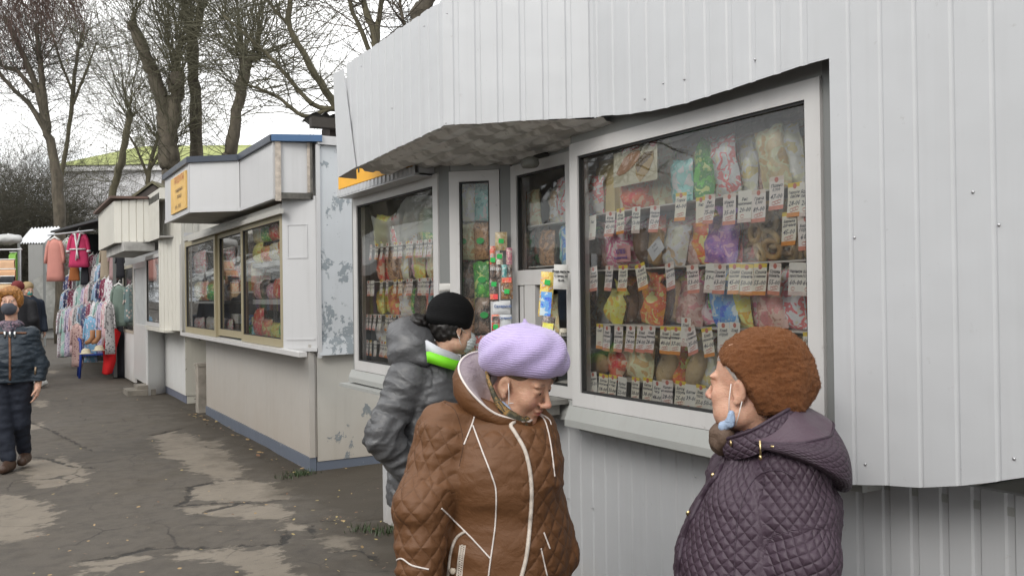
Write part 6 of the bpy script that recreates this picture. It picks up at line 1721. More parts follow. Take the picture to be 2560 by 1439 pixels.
    # hood lying on her back: quilted outside, smooth lining on top
    cur = [((1846, 1094, -.105), (1888, 1066, -.125), (1938, 1038, -.115), (1982, 1015, -.06), (2004, 1008, .02), (1985, 1022, .10)),
           ((1846, 1105, -.13), (1900, 1104, -.175), (1965, 1098, -.18), (2030, 1080, -.13), (2058, 1048, -.02), (2040, 1046, .11)),
           ((1850, 1114, -.155), (1906, 1120, -.215), (1978, 1128, -.235), (2058, 1130, -.18), (2086, 1118, -.04), (2066, 1100, .12)),
           ((1856, 1122, -.16), (1912, 1136, -.222), (1986, 1162, -.245), (2066, 1196, -.185), (2102, 1204, -.03), (2080, 1170, .12)),
           ((1866, 1124, -.15), (1920, 1144, -.205), (1992, 1178, -.235), (2060, 1216, -.165), (2096, 1230, -.02), (2078, 1195, .11)),
           ((1890, 1128, -.10), (1930, 1150, -.14), (1990, 1180, -.15), (2035, 1205, -.10), (2050, 1212, .0), (2040, 1190, .1))]
    rows = [[np.array(q_) for q_ in smooth_pts([tuple(L(*c_)) for c_ in row], 8)] for row in cur]
    K_ = 8; NB = len(rows[0])
    cols = [[np.array(q_) for q_ in smooth_pts([tuple(rows[i][j]) for i in range(len(rows))], K_)] for j in range(NB)]
    n_r = len(cols[0]); Vh = np.array([cols[j][i] for i in range(n_r) for j in range(NB)])
    Qh = np.array([[i * NB + j, (i + 1) * NB + j, (i + 1) * NB + j + 1, i * NB + j + 1] for i in range(n_r - 1) for j in range(NB - 1)])
    lin = np.repeat(np.arange(n_r) <= K_ + 1, NB); sl_ = np.array([[j * .0125 * 1.0, i * .0118, 0] for i in range(n_r) for j in range(NB)])
    Nh = vnormals(Vh, Qh); out = np.sign(((Vh - L(1950, 1120, .02)) * Nh).sum(1).mean()); 
    if out < 0: Qh = Qh[:, ::-1]; Nh = -Nh
    Vh = Vh + Nh * np.where(lin, noise3(Vh, 13, 4) * .009, noise3(Vh, 10, 7) * .006)[:, None]
    mi = np.repeat(np.arange(n_r - 1) >= K_ + 1, NB - 1) == False
    hood = np_mesh('hood', Vh, Qh, [PLUM, cloth('plum_lining', (.085, .056, .074), .38, .4, .08, 9)], coat, {'quilt': sl_, 'plain': lin.astype(float)}, mi)
    mb = MB(); mb.tube([Vector(Vh[(K_ + 1) * NB + j]) for j in range(NB)], .0035, 6); mb.build('hood_edge', EDGE, hood, True, True)
    # zip pull and cord end on the near collar
    c = L(1846, 1122, -.165); mb = MB(); mb.tube([Vector(c) + Vector((0, -.006, .022)), Vector(c) + Vector((0, -.008, -.022))], .0028, 6); mb.sphere(Vector(c) + Vector((0, -.008, -.02)), (.005, .004, .007), 8, 6); mb.build('zip_pull', GOLDM, coat, True, True)
    c = L(1880, 1117, -.185); mb = MB(); mb.tube([Vector(c) + Vector((-.012, 0, .001)), Vector(c) + Vector((.010, 0, 0))], .0030, 8); mb.build('cord_end', GOLDM, coat, True, True)
    c = L(1805, 1108, -.06); mb = MB(); mb.sphere(Vector(c), (.004, .007, .009), 10, 8); mb.build('press_stud', GOLDM, coat, True, True)
    # scarf at the throat
    S = Field(L(1790, 1090, 0) - .09, L(1790, 1090, 0) + .11, .005); S.ell(L(1806, 1085, .02), (.032, .055, .034), None, .02); S.ell(L(1800, 1108, .03), (.024, .04, .03), None, .02); V, Q = S.nets(1); N = vnormals(V, Q); V = V + N * (noise3(V, 40) * .006)[:, None]
    np_mesh('scarf', V, Q, cloth('brown_scarf', (.13, .085, .06), .7, .5, .5, 26), r)
    # fuzzy hat
    bc = L(1916, 924, .025); Rb = np.array(rotm((-.96, .28), -.10))
    bc = np.array(bc)
    B = Field(bc - .19, bc + .19, .0042)
    B.ell(bc + Rb @ np.array([0, .0, .010]), (.116, .126, .104), Rb, .02); B.ell(bc + Rb @ np.array([0, -.035, -.050]), (.104, .086, .066), Rb, .06)
    B.ell(bc + Rb @ np.array([0, .045, -.01]), (.100, .078, .078), Rb, .04); B.ell(bc + Rb @ np.array([0, .02, -.065]), (.100, .088, .056), Rb, .04); B.chain([L(1842, 945, -.05), L(1864, 985, -.064), L(1898, 1018, -.055), L(1950, 1015, -.06)], [.030, .034, .032, .034], .05); B.halfspace(L(1826, 940, 0), (-.87, .0, -.49)); B.halfspace(L(1900, 1030, 0), -Rb[:, 2])
    V, Q = B.nets(1); N = vnormals(V, Q); hl = (V - bc) @ Rb
    V = V + N * (noise3(hl, 12, 3) * .009 + noise3(hl, 24) * .005 + noise3(hl * np.array([1, 1, 2]), 60) * .004 + noise3(hl, 130) * .002)[:, None]
    t = NT('fuzzy_rust_wool'); v = t.attr('hl')
    c = t.mix(t.noise(v, 40, 5, .7), (.070, .021, .0045), (.16, .051, .0105)); c = t.mix(t.ramp(t.noise(v, 180, 3, .7), [(.4, .0), (.65, .6)]), c, (.17, .066, .020))
    FUZZ = t.fin(c, .95, t.bump(t.noise(v, 120, 5, .75, dist=.6), .9, .006), Sheen_Weight=.25, Sheen_Roughness=.5, Sheen_Tint=(.8, .4, .2, 1))
    hat = np_mesh('hat', V, Q, FUZZ, r, {'hl': hl})
    mb = MB(); rg = np.random.RandomState(4)
    for i in rg.choice(len(V), 16000):
        p = Vector(V[i]); n_ = Vector(N[i]); d_ = (n_ + Vector(rg.normal(0, .8, 3))).normalized(); s_ = n_.cross(d_); s_ = s_.normalized() * .0005 if s_.length > 1e-4 else Vector((.0005, 0, 0)); ln = rg.uniform(.002, .0065)
        mb.add([p - s_ - n_ * .001, p + s_ - n_ * .001, p + d_ * ln], [(0, 1, 2)])
    mb.build('fuzz', M('rust_wool_fibre', (.16, .053, .013), .9, var=.3), hat, False, True)
    # hair wisp at the temple, mask and loops
    Hh = Field(hc - .16, hc + .16, .004); Hh.ell(P(0, -.012, .046), (.0750, .0950, .083), R); Hh.halfspace(L(1821, 942, 0), (-.87, 0, -.49)); Hh.halfspace(L(1830, 940, 0), (.87, 0, .49)); Hh.halfspace(P(0, 0, .012), -R[:, 2]); V, Q = Hh.nets(1)
    np_mesh('hair', V, Q, M('grey_hair', (.42, .38, .35), .6, var=.2, scale=80, bump=.4), r)
    MASK = cloth('blue_mask', (.36, .46, .62), .8, .5, .05, 30)
    mk = Field(hc - .2, hc + .2, .0038)
    mk.chain([P(-.070, .018, -.082), P(-.060, .045, -.105), P(-.02, .078, -.125), P(.03, .075, -.125)], [.009, .013, .012, .012], .010); mk.cap(P(-.072, .018, -.068), P(-.068, .022, -.098), .009, .010, .008)
    V, Q = mk.nets(1); m = np_mesh('face_mask', V, Q, MASK, r)
    for pts in (((-.083, .010, .01), (-.081, .018, -.03), (-.078, .022, -.066)), ((-.083, -.018, -.035), (-.077, -.005, -.07), (-.070, .008, -.10))):
        mb = MB(); mb.tube([Vector(P(*q_)) for q_ in pts], .0013, 6); mb.build('ear_loop', WHITECORD, m, True, True)
    lower_half(r, pel, rt, f, .42, DARKCLOTH)
woman_plum()

# ------------------------------------------------ person in the grey jacket and black hat at the serving window
def grey_jacket():
    D0, PX0 = 4.15, 1065
    g = at_D(PX0, 719, D0); root = Vector((g.x, g.y, 0))
    r = person('person in grey puffer jacket, black beanie and face mask looking into the kiosk', root)
    L = lambda px, py, y=0.0: np.array([(px - PX0) * (D0 + y) / FOC, y, EYE.z - (py - 735.5 + .013 * (px - 1280)) * (D0 + y) / FOC])
    f = np.array([.86, .5, 0]); f /= np.linalg.norm(f); rt = np.array([f[1], -f[0], 0])
    hc = L(1128, 820, .03); R = rotm((.84, .54), -.22, 0.05); neck = L(1098, 905, .02)
    pel = np.array([-.0, .03, .80]); chest = L(1065, 1020, .02)
    shR, shL = L(1020, 950, -.13), L(1085, 945, .19); elR, wrR = L(962, 1090, -.20), L(1030, 1190, -.12); elL, wrL = L(1100, 1090, .22), L(1170, 1100, .25)
    F = Field((-.38, -.36, -.01), (.38, .42, 1.6), .0055)
    limb_body(F, [pel + rt * .09, pel - rt * .09], [np.array([0, .02, .44]) + rt * .09, np.array([0, .02, .44]) - rt * .09], [np.array([0, .02, .08]) + rt * .09, np.array([0, .02, .08]) - rt * .09], [shR, shL], [elR, elL], [wrR, wrL], pel, chest, neck, hc - R[:, 2] * .05 - R[:, 1] * .02)
    hand_field(F, wrR, (.75, .5, -.4), (-.3, -.5, .6), 1, .92); hand_field(F, wrL, (.85, .4, .1), (0, 0, 1), -1, .92); head_field(F, hc, R, .95, 0)
    skin_mesh(F, r, hc, R, .95, (.60, .37, .26), brow=(.05, .035, .03)); eyes(r, hc, R, .95)
    C = Field((-.45, -.48, .52), (.45, .5, 1.42), .0068)
    C.cap(pel + [-.01, 0, -.18], pel + [0, 0, .12], .185, .165, .05, ax=rt, sq=.86); C.cap(pel + [0, 0, .12], L(1060, 980, .02), .165, .155, .05, ax=rt, sq=.82); C.cap(L(1060, 980, .02), L(1075, 920, .02), .15, .10, .05, ax=rt, sq=.85)
    C.chain([shR, elR, wrR], [.078, .078, .058], .025); C.chain([shL, elL, wrL], [.075, .07, .056], .03); C.cap(L(1070, 945, .02), shR, .09, .072, .05); C.cap(L(1070, 945, .02), shL, .1, .08, .05)
    C.below(.57); C.cap(neck + [0, 0, -.03], neck + [.04, .02, .13], .058, .07, .015, 'cut')
    V, Q = C.nets(2); N = vnormals(V, Q)
    qc = quilt_coords(V, (0, .03), .18, [[(shR, elR, .12), (elR, wrR, .12)], [(shL, elL, .11), (elL, wrL, .11)]], f)
    arm = qc[:, 2] > 0
    per = np.where(arm, .062, .105); ph = qc[:, 1] / per + noise3(V, 6) * .25
    puff = 1 - np.abs(2 * np.abs(ph - np.floor(ph) - .5)) ** 3
    V = V + N * (puff * np.where(arm, .002, .002) + creases(qc, 21, .016) + (.35 - np.abs(noise3(V * np.array([.7, .7, 2.4]), 7, 2))) * .011 + (.3 - np.abs(noise3(V * np.array([.6, .6, 2.6]), 17, 6))) * .0035)[:, None]
    GREYJ = cloth('grey_satin', (.085, .086, .090), .42, .3, .1, 22, False, .6)
    coat = np_mesh('jacket', V, Q, GREYJ, r, {})
    H = Field(L(1030, 850, 0) - .26, L(1030, 850, 0) + .26, .006)
    H.ell(L(1030, 862, -.02), (.115, .14, .10), None, .03); H.ell(L(1010, 832, .02), (.075, .12, .075), None, .05); H.cap(L(1005, 890, -.1), L(1062, 900, -.12), .06, .034, .04); H.cap(L(1020, 885, .14), L(1100, 895, .14), .05, .04, .04)
    H.cap(neck + [0.01, 0, -.03], neck + [.045, .02, .16], .07, .085, .02, 'cut')
    V, Q = H.nets(2); N = vnormals(V, Q); V = V + N * (noise3(V * np.array([1, 1, 2]), 9, 3) * .012 + (.3 - np.abs(noise3(V * np.array([1, 1, 2]), 18, 8))) * .003)[:, None]
    np_mesh('hood', V, Q, GREYJ, coat)
    def band(name, pts, wid, mat, th=.006):
        mb = MB(); P_ = [Vector(p) for p in pts]; c0 = sum(P_, Vector()) / len(P_)
        up = [p + Vector((.0, 0, wid)) for p in P_]
        o = lambda S_, e: [p + Vector(((p - c0).x, (p - c0).y, 0)).normalized() * e for p in S_]
        mb.loft([o(P_, 0), o(P_, th), o(up, th + .004), o(up, -.004)], close=False); return mb.build(name, mat, coat, True, True)
    band('white_collar', smooth_pts([tuple(L(*q)) for q in ((1062, 880, -.11), (1078, 888, -.13), (1104, 902, -.13), (1132, 916, -.08), (1145, 922, .0))], 5), .062, M('white_collar_cloth', (.62, .64, .68), .6))
    band('lime_collar', smooth_pts([tuple(L(*q)) for q in ((1078, 905, -.145), (1100, 912, -.150), (1124, 920, -.135), (1146, 928, -.08), (1156, 930, .0), (1150, 925, .07))], 5), .048, M('lime_cloth', (.22, .75, .02), .6), .01)
    bc = np.array(L(1124, 782, .03)); Rb = R
    B = Field(bc - .17, bc + .17, .005); B.ell(bc, (.099, .116, .098), Rb, .02); B.ell(bc + Rb @ np.array([0, -.005, -.045]), (.096, .112, .045), Rb, .02); B.ell(bc + Rb @ np.array([0, .01, -.12]), (.085, .10, .07), Rb, .012, 'cut'); V, Q = B.nets(1); hl = (V - bc) @ Rb
    np_mesh('hat', V, Q, knit('black_knit', (.006, .006, .0065), 110, .6, 0.0), r, {'hl': hl})
    Hh = Field(L(1040, 800, 0) - .18, L(1040, 800, 0) + .22, .006); Hh.ell(L(1045, 806, .0), (.05, .06, .042), None, .02); Hh.ell(hc + R @ np.array([0, -.03, .0]), (.082, .085, .085), R, .02); Hh.halfspace(hc + R @ np.array([0, .02, 0]), R[:, 1]); V, Q = Hh.nets(1); N = vnormals(V, Q); V = V + N * (noise3(V, 45) * .01)[:, None]
    np_mesh('hair', V, Q, M('black_hair', (.012, .010, .009), .5, bump=.6), r)
    mk = Field(hc - .18, hc + .2, .004); P = lambda x, y, z: hc + R @ np.array([x, y, z])
    mk.ell(P(0, .068, -.052), (.058, .058, .055), R, .01); mk.ell(P(0, .10, -.035), (.022, .026, .03), R, .03); mk.halfspace(P(0, .045, 0), -R[:, 1]); mk.ell(P(0, .03, -.04), (.048, .058, .08), R, .01, 'cut')
    V, Q = mk.nets(1); N = vnormals(V, Q); L_ = (V - hc) @ R; V = V + N * (np.sin(L_[:, 2] * 420) * .0015)[:, None]
    m = np_mesh('face_mask', V, Q, cloth('pale_mask', (.74, .79, .78), .8, .3, .05), r)
    for pts in (((.079, -.01, .005), (.072, .025, -.012), (.060, .05, -.02)), ((.080, -.01, -.035), (.070, .02, -.075), (.052, .05, -.09))):
        mb = MB(); mb.tube([Vector(P(*q_)) for q_ in pts], .0013, 5); mb.build('ear_loop', WHITECORD, m, True, True)
    mb = MB(); mb.sphere(Vector(P(.083, .0, -.048)), .004, 8, 6); mb.build('earring', SILVERM, r, True, True)
    lower_half(r, np.array([0, .02, .8]), rt, f, .62, DARKCLOTH)
grey_jacket()

# ------------------------------------------------ woman walking up on the left
def walker():
    D0, PX0 = 8.15, 25
    g = at_D(PX0, 719, D0); root = Vector((g.x, g.y, 0))
    rz = -YAW + rad(14)
    r = person('ginger haired woman in navy jacket and grey mask walking towards the viewer', root, rz)
    k = D0 / FOC
    L = lambda px, py, y=0.0: np.array([(px - PX0) * k, y, EYE.z - (py - 752.0) * k])
    f = np.array([.02, -1, 0]); rt = np.array([-1.0, 0, 0])
    hc = L(26, 753); R = rotm((.05, -1), -.04); neck = L(26, 815, .03); pel = np.array([-.0, .0, .86]); chest = L(25, 905, .01)
    shL, shR = L(72, 838, .0), L(-22, 838, .0); elL, wrL = L(90, 915, .03), L(88, 968, -.03); elR, wrR = L(-40, 915, .05), L(-42, 962, .12)
    kL, kR = L(44, 1060, .04), L(12, 1062, -.04); aL, aR = L(42, 1130, .16), L(26, 1150, -.08)
    F = Field((-.36, -.36, -.01), (.36, .36, 1.68), .0065)
    limb_body(F, [pel - rt * .09, pel + rt * .09], [kL, kR], [aL, aR], [shL, shR], [elL, elR], [wrL, wrR], pel, chest, neck, hc - [0, 0, .05])
    hand_field(F, wrL, (-.1, -.1, -1), (1, 0, 0), 1, 1.0, .7); hand_field(F, wrR, (0, .2, -1), (-1, 0, 0), -1, 1.0, .7); head_field(F, hc, R, 1.0, 1)
    skin_mesh(F, r, hc, R, 1.0, (.62, .38, .28), brow=(.35, .2, .12)); eyes(r, hc, R, 1.0)
    C = Field((-.42, -.36, .74), (.42, .36, 1.36), .008)
    C.cap(np.array([0, .01, .80]), np.array([0, .0, 1.0]), .165, .165, .05, ax=(1, 0, 0), sq=.78); C.cap(np.array([0, 0, 1.0]), L(25, 880, .0), .165, .15, .05, ax=(1, 0, 0), sq=.80); C.cap(L(25, 858, .01), shL, .10, .078, .04); C.cap(L(25, 858, .01), shR, .10, .078, .04); C.cap(L(25, 860, .01), L(25, 826, .02), .13, .085, .05, ax=(1, 0, 0), sq=.8)
    C.chain([shL + [-.01, 0, -.02], elL, wrL + [0, .0, .02]], [.078, .074, .055], .025); C.chain([shR, elR, wrR], [.078, .072, .055], .025); C.below(.80)
    C.cap(neck + [0, 0, -.03], neck + [0, -.02, .1], .055, .065, .015, 'cut')
    V, Q = C.nets(2); N = vnormals(V, Q); V = V + N * (noise3(V * np.array([1, 1, 2.6]), 13, 5) * .009 + np.sin(V[:, 2] * 60 + noise3(V, 5) * 3) * .0015)[:, None]
    coat = np_mesh('jacket', V, Q, cloth('navy_padded', (.016, .026, .038), .45, .5, .15, 16), r)
    pj = Proj(V, Q, root, rz); TAN = cloth('tan_trim', (.16, .07, .035), .6)
    for pts, rr in (([(24, 838), (25, 880), (25, 960)], .010), ([(-5, 832), (14, 832)], .010), ([(38, 832), (66, 832)], .010), ([(4, 958), (26, 961), (55, 955)], .008)):
        q = pj.line(pts, 8, .002)
        if len(q) > 2: mb = MB(); mb.tube(q, rr, 6); mb.build('trim', TAN, coat, True, True)
    for x in (12, 25, 37):
        c = pj(x, 836, .012)
        if c is not None: mb = MB(); mb.tube([c + Vector((0, 0, .03)), c - Vector((0, 0, .03))], .010, 6); mb.build('zip_pull', SILVERM, coat, True, True)
    c = pj(89, 926, .01)
    if c is not None: mb = MB(); mb.tube([c + Vector((0, 0, .035)), c - Vector((0.005, 0, .035))], .009, 6); mb.build('sleeve_zip', M('pale_bronze', (.3, .22, .15), .4, metal=.6), coat, True, True)
    S = Field(neck - .17, neck + .17, .007); S.ell(neck + [0, -.01, .015], (.105, .095, .045), None, .02); S.ell(neck + [0, -.06, -.03], (.06, .05, .05), None, .03); V, Q = S.nets(1); N = vnormals(V, Q); V = V + N * (noise3(V, 30) * .012)[:, None]
    t = NT('floral_scarf'); t.fin(t.ramp(t.noise(t.coord('Object'), 30, 2, .5, dist=1), [(.3, (.05, .05, .07)), (.45, (.25, .16, .2)), (.55, (.12, .12, .15)), (.66, (.36, .30, .32))], 'CONSTANT'), .8); np_mesh('scarf', V, Q, t.mat, r)
    Hh = Field(hc - .2, hc + .2, .0065); P = lambda x, y, z: hc + R @ np.array([x, y, z])
    Hh.ell(P(0, -.018, .045), (.098, .108, .098), R, .02); Hh.ell(P(.07, -.01, -.0), (.032, .06, .06), R, .03); Hh.ell(P(-.07, -.01, -.0), (.032, .06, .06), R, .03); Hh.ell(P(.02, .06, .085), (.07, .04, .035), R, .03)
    Hh.ell(P(0, .07, -.02), (.064, .06, .082), R, .012, 'cut'); V, Q = Hh.nets(1); N = vnormals(V, Q); V = V + N * (noise3(V * np.array([2, 2, .7]), 40) * .007)[:, None]
    np_mesh('hair', V, Q, M('ginger_hair', (.30, .13, .03), .5, var=.45, scale=60, bump=.6), r)
    mk = Field(hc - .18, hc + .18, .0055); mk.ell(P(0, .060, -.062), (.066, .062, .066), R, .01); mk.ell(P(0, .102, -.04), (.024, .026, .03), R, .03); mk.halfspace(P(0, .02, 0), -R[:, 1]); mk.halfspace(P(0, 0, -.012), R[:, 2]); V, Q = mk.nets(1); np_mesh('face_mask', V, Q, cloth('grey_mask', (.085, .09, .11), .85), r)
    T = Field((-.34, -.4, .06), (.34, .4, .98), .008)
    for h, kn, a in ((pel - rt * .085, kL, aL), (pel + rt * .085, kR, aR)): T.chain([h + [0, 0, .03], kn, a + [0, 0, .0]], [.115, .075, .062], .03)
    T.below(.085); V, Q = T.nets(1); N = vnormals(V, Q); V = V + N * (noise3(V * np.array([1, 1, 1.5]), 14) * .009)[:, None]; np_mesh('trousers', V, Q, cloth('navy_jeans', (.014, .018, .030), .8, .4), r)
    BRB = M('brown_leather', (.06, .032, .02), .5)
    shoe('shoe', (aR[0], aR[1] + .06, 0.0), (-.05, -1, 0), BRB, r, .26, .05); shoe('shoe', (aL[0], aL[1] + .06, 0.02), (.1, -1, 0), BRB, r, .26, .05)
walker()

# ------------------------------------------------ passers-by far off on the left
def far_person(label, px, py_top, D, height, jacket, hatcol, facing, mask=None, hair=(.25, .18, .1), hat=True):
    top = at_D(px, py_top, D); root = Vector((top.x, top.y, 0)); z1 = max(height, top.z)
    r = person(label, root, -YAW)
    f = np.array([*facing, 0.0]); f /= np.linalg.norm(f); rt = np.array([f[1], -f[0], 0]); s = z1 / 1.65
    A = lambda x, y, z: (rt * x + f * y + np.array([0, 0, z])) * s
    hc = A(0, .02, 1.52); R = rotm(f, -.1)
    F = Field((-.4, -.4, 0), (.4, .4, z1 + .05), .011)
    limb_body(F, [A(.09, 0, .86), A(-.09, 0, .86)], [A(.09, .03, .46), A(-.09, -.02, .46)], [A(.09, .02, .06), A(-.09, -.06, .06)], [A(.19, 0, 1.32), A(-.19, 0, 1.32)], [A(.25, -.03, 1.06), A(-.25, -.03, 1.06)], [A(.24, .08, .84), A(-.24, .08, .84)], A(0, 0, .9), A(0, 0, 1.2), A(0, 0, 1.38), hc)
    hand_field(F, A(.24, .08, .84), (0, 0, -1), rt, 1); hand_field(F, A(-.24, .08, .84), (0, 0, -1), -rt, -1); head_field(F, hc, R, s * .98, 0)
    skin_mesh(F, r, hc, R, s * .98, (.6, .38, .28))
    C = Field((-.45, -.45, .6 * s), (.45, .45, 1.5 * s), .012); C.cap(A(0, 0, .8), A(0, 0, 1.28), .17 * s, .16 * s, .05, ax=rt, sq=.8); C.cap(A(0, 0, 1.28), A(0, 0, 1.4), .12 * s, .08 * s, .05)
    for q in (1, -1): C.chain([A(.2 * q, 0, 1.3), A(.25 * q, -.03, 1.06), A(.24 * q, .08, .86)], [.075 * s, .07 * s, .055 * s], .03)
    C.below(.76 * s); V, Q = C.nets(1); np_mesh('jacket', V, Q, jacket, r)
    T = Field((-.3, -.3, 0), (.3, .3, .95 * s), .012)
    for q in (1, -1): T.chain([A(.09 * q, 0, .86), A(.09 * q, 0, .46), A(.09 * q, 0, .06)], [.11 * s, .08 * s, .065 * s], .03)
    V, Q = T.nets(1); np_mesh('trousers', V, Q, DARKCLOTH, r)
    B = Field(hc - .17, hc + .17, .01); B.ell(hc + R @ np.array([0, -.02, .06]) * s, np.array([.09, .11, .09]) * s, R, .02); B.halfspace(hc + R @ np.array([0, .07, .02]), R[:, 1] * .8 - R[:, 2] * .5); V, Q = B.nets(1)
    np_mesh('hat' if hat else 'hair', V, Q, hatcol, r)
    if mask: K = Field(hc - .15, hc + .15, .009); K.ell(hc + R @ np.array([0, .06, -.05]), (.06, .06, .06), R, .01); K.halfspace(hc + R @ np.array([0, .03, 0]), -R[:, 1]); V, Q = K.nets(1); np_mesh('face_mask', V, Q, mask, r)
far_person('distant person in dark coat and dark red hat beside the hanging towels', 44, 704, 15.5, 1.7, cloth('black_coat', (.015, .015, .018), .8), M('dark_red_hat', (.16, .02, .02), .8), (-.1, 1))
far_person('distant fair haired person in navy coat with teal face mask', 68, 706, 17.0, 1.7, cloth('navy_coat', (.02, .028, .045), .8), M('fair_hair', (.33, .24, .12), .7), (.8, -.6), M('teal_mask', (.10, .42, .38), .7), hat=False)
far_person('distant person in bright red hat just behind the ginger haired woman', 62, 753, 17.5, 1.5, cloth('charcoal_coat', (.03, .03, .032), .8), M('red_hat', (.60, .012, .02), .7), (-.2, 1))
# ================================================================== TREES
BARK = None
def bark(name, a, b):
    t = NT(name); p = t.world((1, 1, .35))
    c = t.ramp(t.noise(p, 7, 5, .65), [(.3, a), (.7, b)])
    return t.fin(c, .9, t.bump(t.noise(p, 14, 5, .7), .8, .03))
BARKS = [bark('dark_bark', (.052, .044, .033), (.130, .110, .080)), bark('green_bark', (.055, .05, .03), (.12, .105, .065))]
TWIGS = [M('twig_brown', (.075, .062, .045), .9, var=.3, scale=2), M('twig_olive', (.085, .080, .048), .9, var=.3, scale=2), M('twig_reddish', (.085, .055, .045), .9, var=.3, scale=2), M('twig_dark', (.060, .055, .038), .9, var=.35, scale=2)]
LEAFM = M('bud_leaf_green', (.16, .17, .05), .8, var=.35, scale=3)
class Twigs:
    """fast builder of many thin three-sided twigs"""
    def __init__(s): s.V, s.F, s.n = [], [], 0
    def add(s, pts, r0, r1, k=3):
        P = np.array(pts); m = len(P); T = np.gradient(P, axis=0); T /= np.linalg.norm(T, axis=1, keepdims=True) + 1e-9
        a = np.cross(T, [.31, .52, .8]); a /= np.linalg.norm(a, axis=1, keepdims=True) + 1e-9; b = np.cross(T, a)
        r = np.linspace(r0, r1, m)[:, None]
        q = [P + r * (a * math.cos(x) + b * math.sin(x)) for x in np.linspace(0, 2 * math.pi, k, endpoint=False)]
        s.V.append(np.stack(q, 1).reshape(-1, 3))
        i = np.arange(m - 1)[:, None] * k + np.arange(k)[None]; j = np.arange(m - 1)[:, None] * k + (np.arange(k)[None] + 1) % k
        s.F.append((np.stack([i, j, j + k, i + k], -1).reshape(-1, 4)) + s.n); s.n += m * k
    def build(s, name, mat, parent):
        return np_mesh(name, np.concatenate(s.V), np.concatenate(s.F), mat, parent)
def wander(rg, p, d, L, n, wob, lift):
    pts = [np.array(p)]; d = np.array(d, float)
    for i in range(n):
        d = d + rg.normal(0, wob, 3) + np.array([0, 0, lift]); d /= np.linalg.norm(d); pts.append(pts[-1] + d * L / n)
    return pts, d
def shoot(tw, rg, p, d, L, r, depth, lift=.06, dens=1.0, ends=None, wob=.13):
    n = max(3, int(5 + depth)); pts, dd = wander(rg, p, d, L, n, wob, lift)
    tw.add(pts, r, max(r * .22, .0028), 4 if r > .02 else 3)
    if ends is not None: ends.append(pts[-1])
    if depth <= 0: return
    m = max(1, int(rg.poisson((5.5 if depth > 1 else 4.0) * dens)))
    for _ in range(m):
        t = rg.uniform(.15, 1); i = min(n - 1, int(t * n)); q = pts[i] + (pts[i + 1] - pts[i]) * (t * n - i)
        ax = pts[i + 1] - pts[i]; ax = ax / np.linalg.norm(ax); s = rg.normal(0, 1, 3); s -= ax * (s @ ax); s /= np.linalg.norm(s) + 1e-9
        d2 = ax * rg.uniform(.5, .9) + s * rg.uniform(.5, .9)
        shoot(tw, rg, q, d2 / np.linalg.norm(d2), L * rg.uniform(.28, .55), max(r * .45, .004), depth - 1, lift, dens, ends, wob)
def leaves(mat, ends, rg, n, parent, size=.03, spread=.35):
    V, F = [], []
    for k in range(n):
        p = ends[rg.randint(len(ends))] + rg.normal(0, spread, 3); a = rg.normal(0, 1, 3); a /= np.linalg.norm(a); b = np.cross(a, rg.normal(0, 1, 3)); b /= np.linalg.norm(b) + 1e-9; s = size * rg.uniform(.5, 1.3)
        V += [p - a * s, p + b * s * .5, p + a * s, p - b * s * .5]; F.append([4 * k, 4 * k + 1, 4 * k + 2, 4 * k + 3])
    np_mesh('foliage', np.array(V), np.array(F), mat, parent)
def tree(label, D, limbs, seed, knobs=(), twig=0, barkm=0, side=14, side_len=1.6, shoots=12, shoot_len=3.5, depth=2, dens=1.0, lift=.06, leafn=0, leafmat=None, name='bare_tree', base=None, group=None, wob=.13, side_lift=None, side_r=.012):
    """limbs: picture outlines [(px, py, radius px)...] at depth D; the first one runs down to the ground"""
    rg = np.random.RandomState(seed); k = D / FOC
    foot = at_D(limbs[0][0][0], limbs[0][0][1], D) if base is None else base
    root = Vector((foot.x, foot.y, 0)); r = thing(name, label, 'tree', root, 0, group)
    def loc(px, py, dd=0): p = at_D(px, py, D + dd) - root; return np.array(p)
    mb = MB(); tw = Twigs(); ends = []
    for li, limb in enumerate(limbs):
        pts = [loc(*q[:2], *(q[3:] or (0,))) for q in limb]; rs = [q[2] * k for q in limb]
        if li == 0: pts = [np.array([pts[0][0] * .2, pts[0][1] * .2, -.05])] + pts; rs = [rs[0] * 1.25] + rs
        sp = smooth_pts([tuple(p) + (x,) for p, x in zip(pts, rs)], 5)
        P_ = [Vector(q[:3]) + Vector(rg.normal(0, q[3] * .12, 3)) for q in sp]; R_ = [q[3] * (1 + rg.uniform(-.1, .12)) for q in sp]
        mb.tube(P_, R_, 9)
        for _ in range(side):
            i = rg.randint(len(P_) // 3, len(P_)); a = rg.normal(0, 1, 3); a[2] = abs(a[2]) * .5 + .1; a /= np.linalg.norm(a)
            shoot(tw, rg, np.array(P_[i]), a, side_len * rg.uniform(.5, 1.3), side_r, depth - 1, lift if side_lift is None else side_lift, dens, ends, wob)
    for (px, py, n, L, spread) in knobs:
        p = loc(px, py)
        for _ in range(n):
            a = np.array([rg.normal(0, spread), rg.normal(0, spread), 1.0]); a /= np.linalg.norm(a)
            shoot(tw, rg, p + rg.normal(0, .06, 3), a, L * rg.uniform(.6, 1.2), .022 * rg.uniform(.7, 1.3), depth, lift, dens, ends, wob)
    mb.build('trunk', BARKS[barkm], r, True, True)
    if tw.V: tw.build('crown', TWIGS[twig], r)
    if leafn and ends: leaves(leafmat or LEAFM, ends, rg, leafn, r)
    return r
G = 'pollarded trees behind the kiosks'
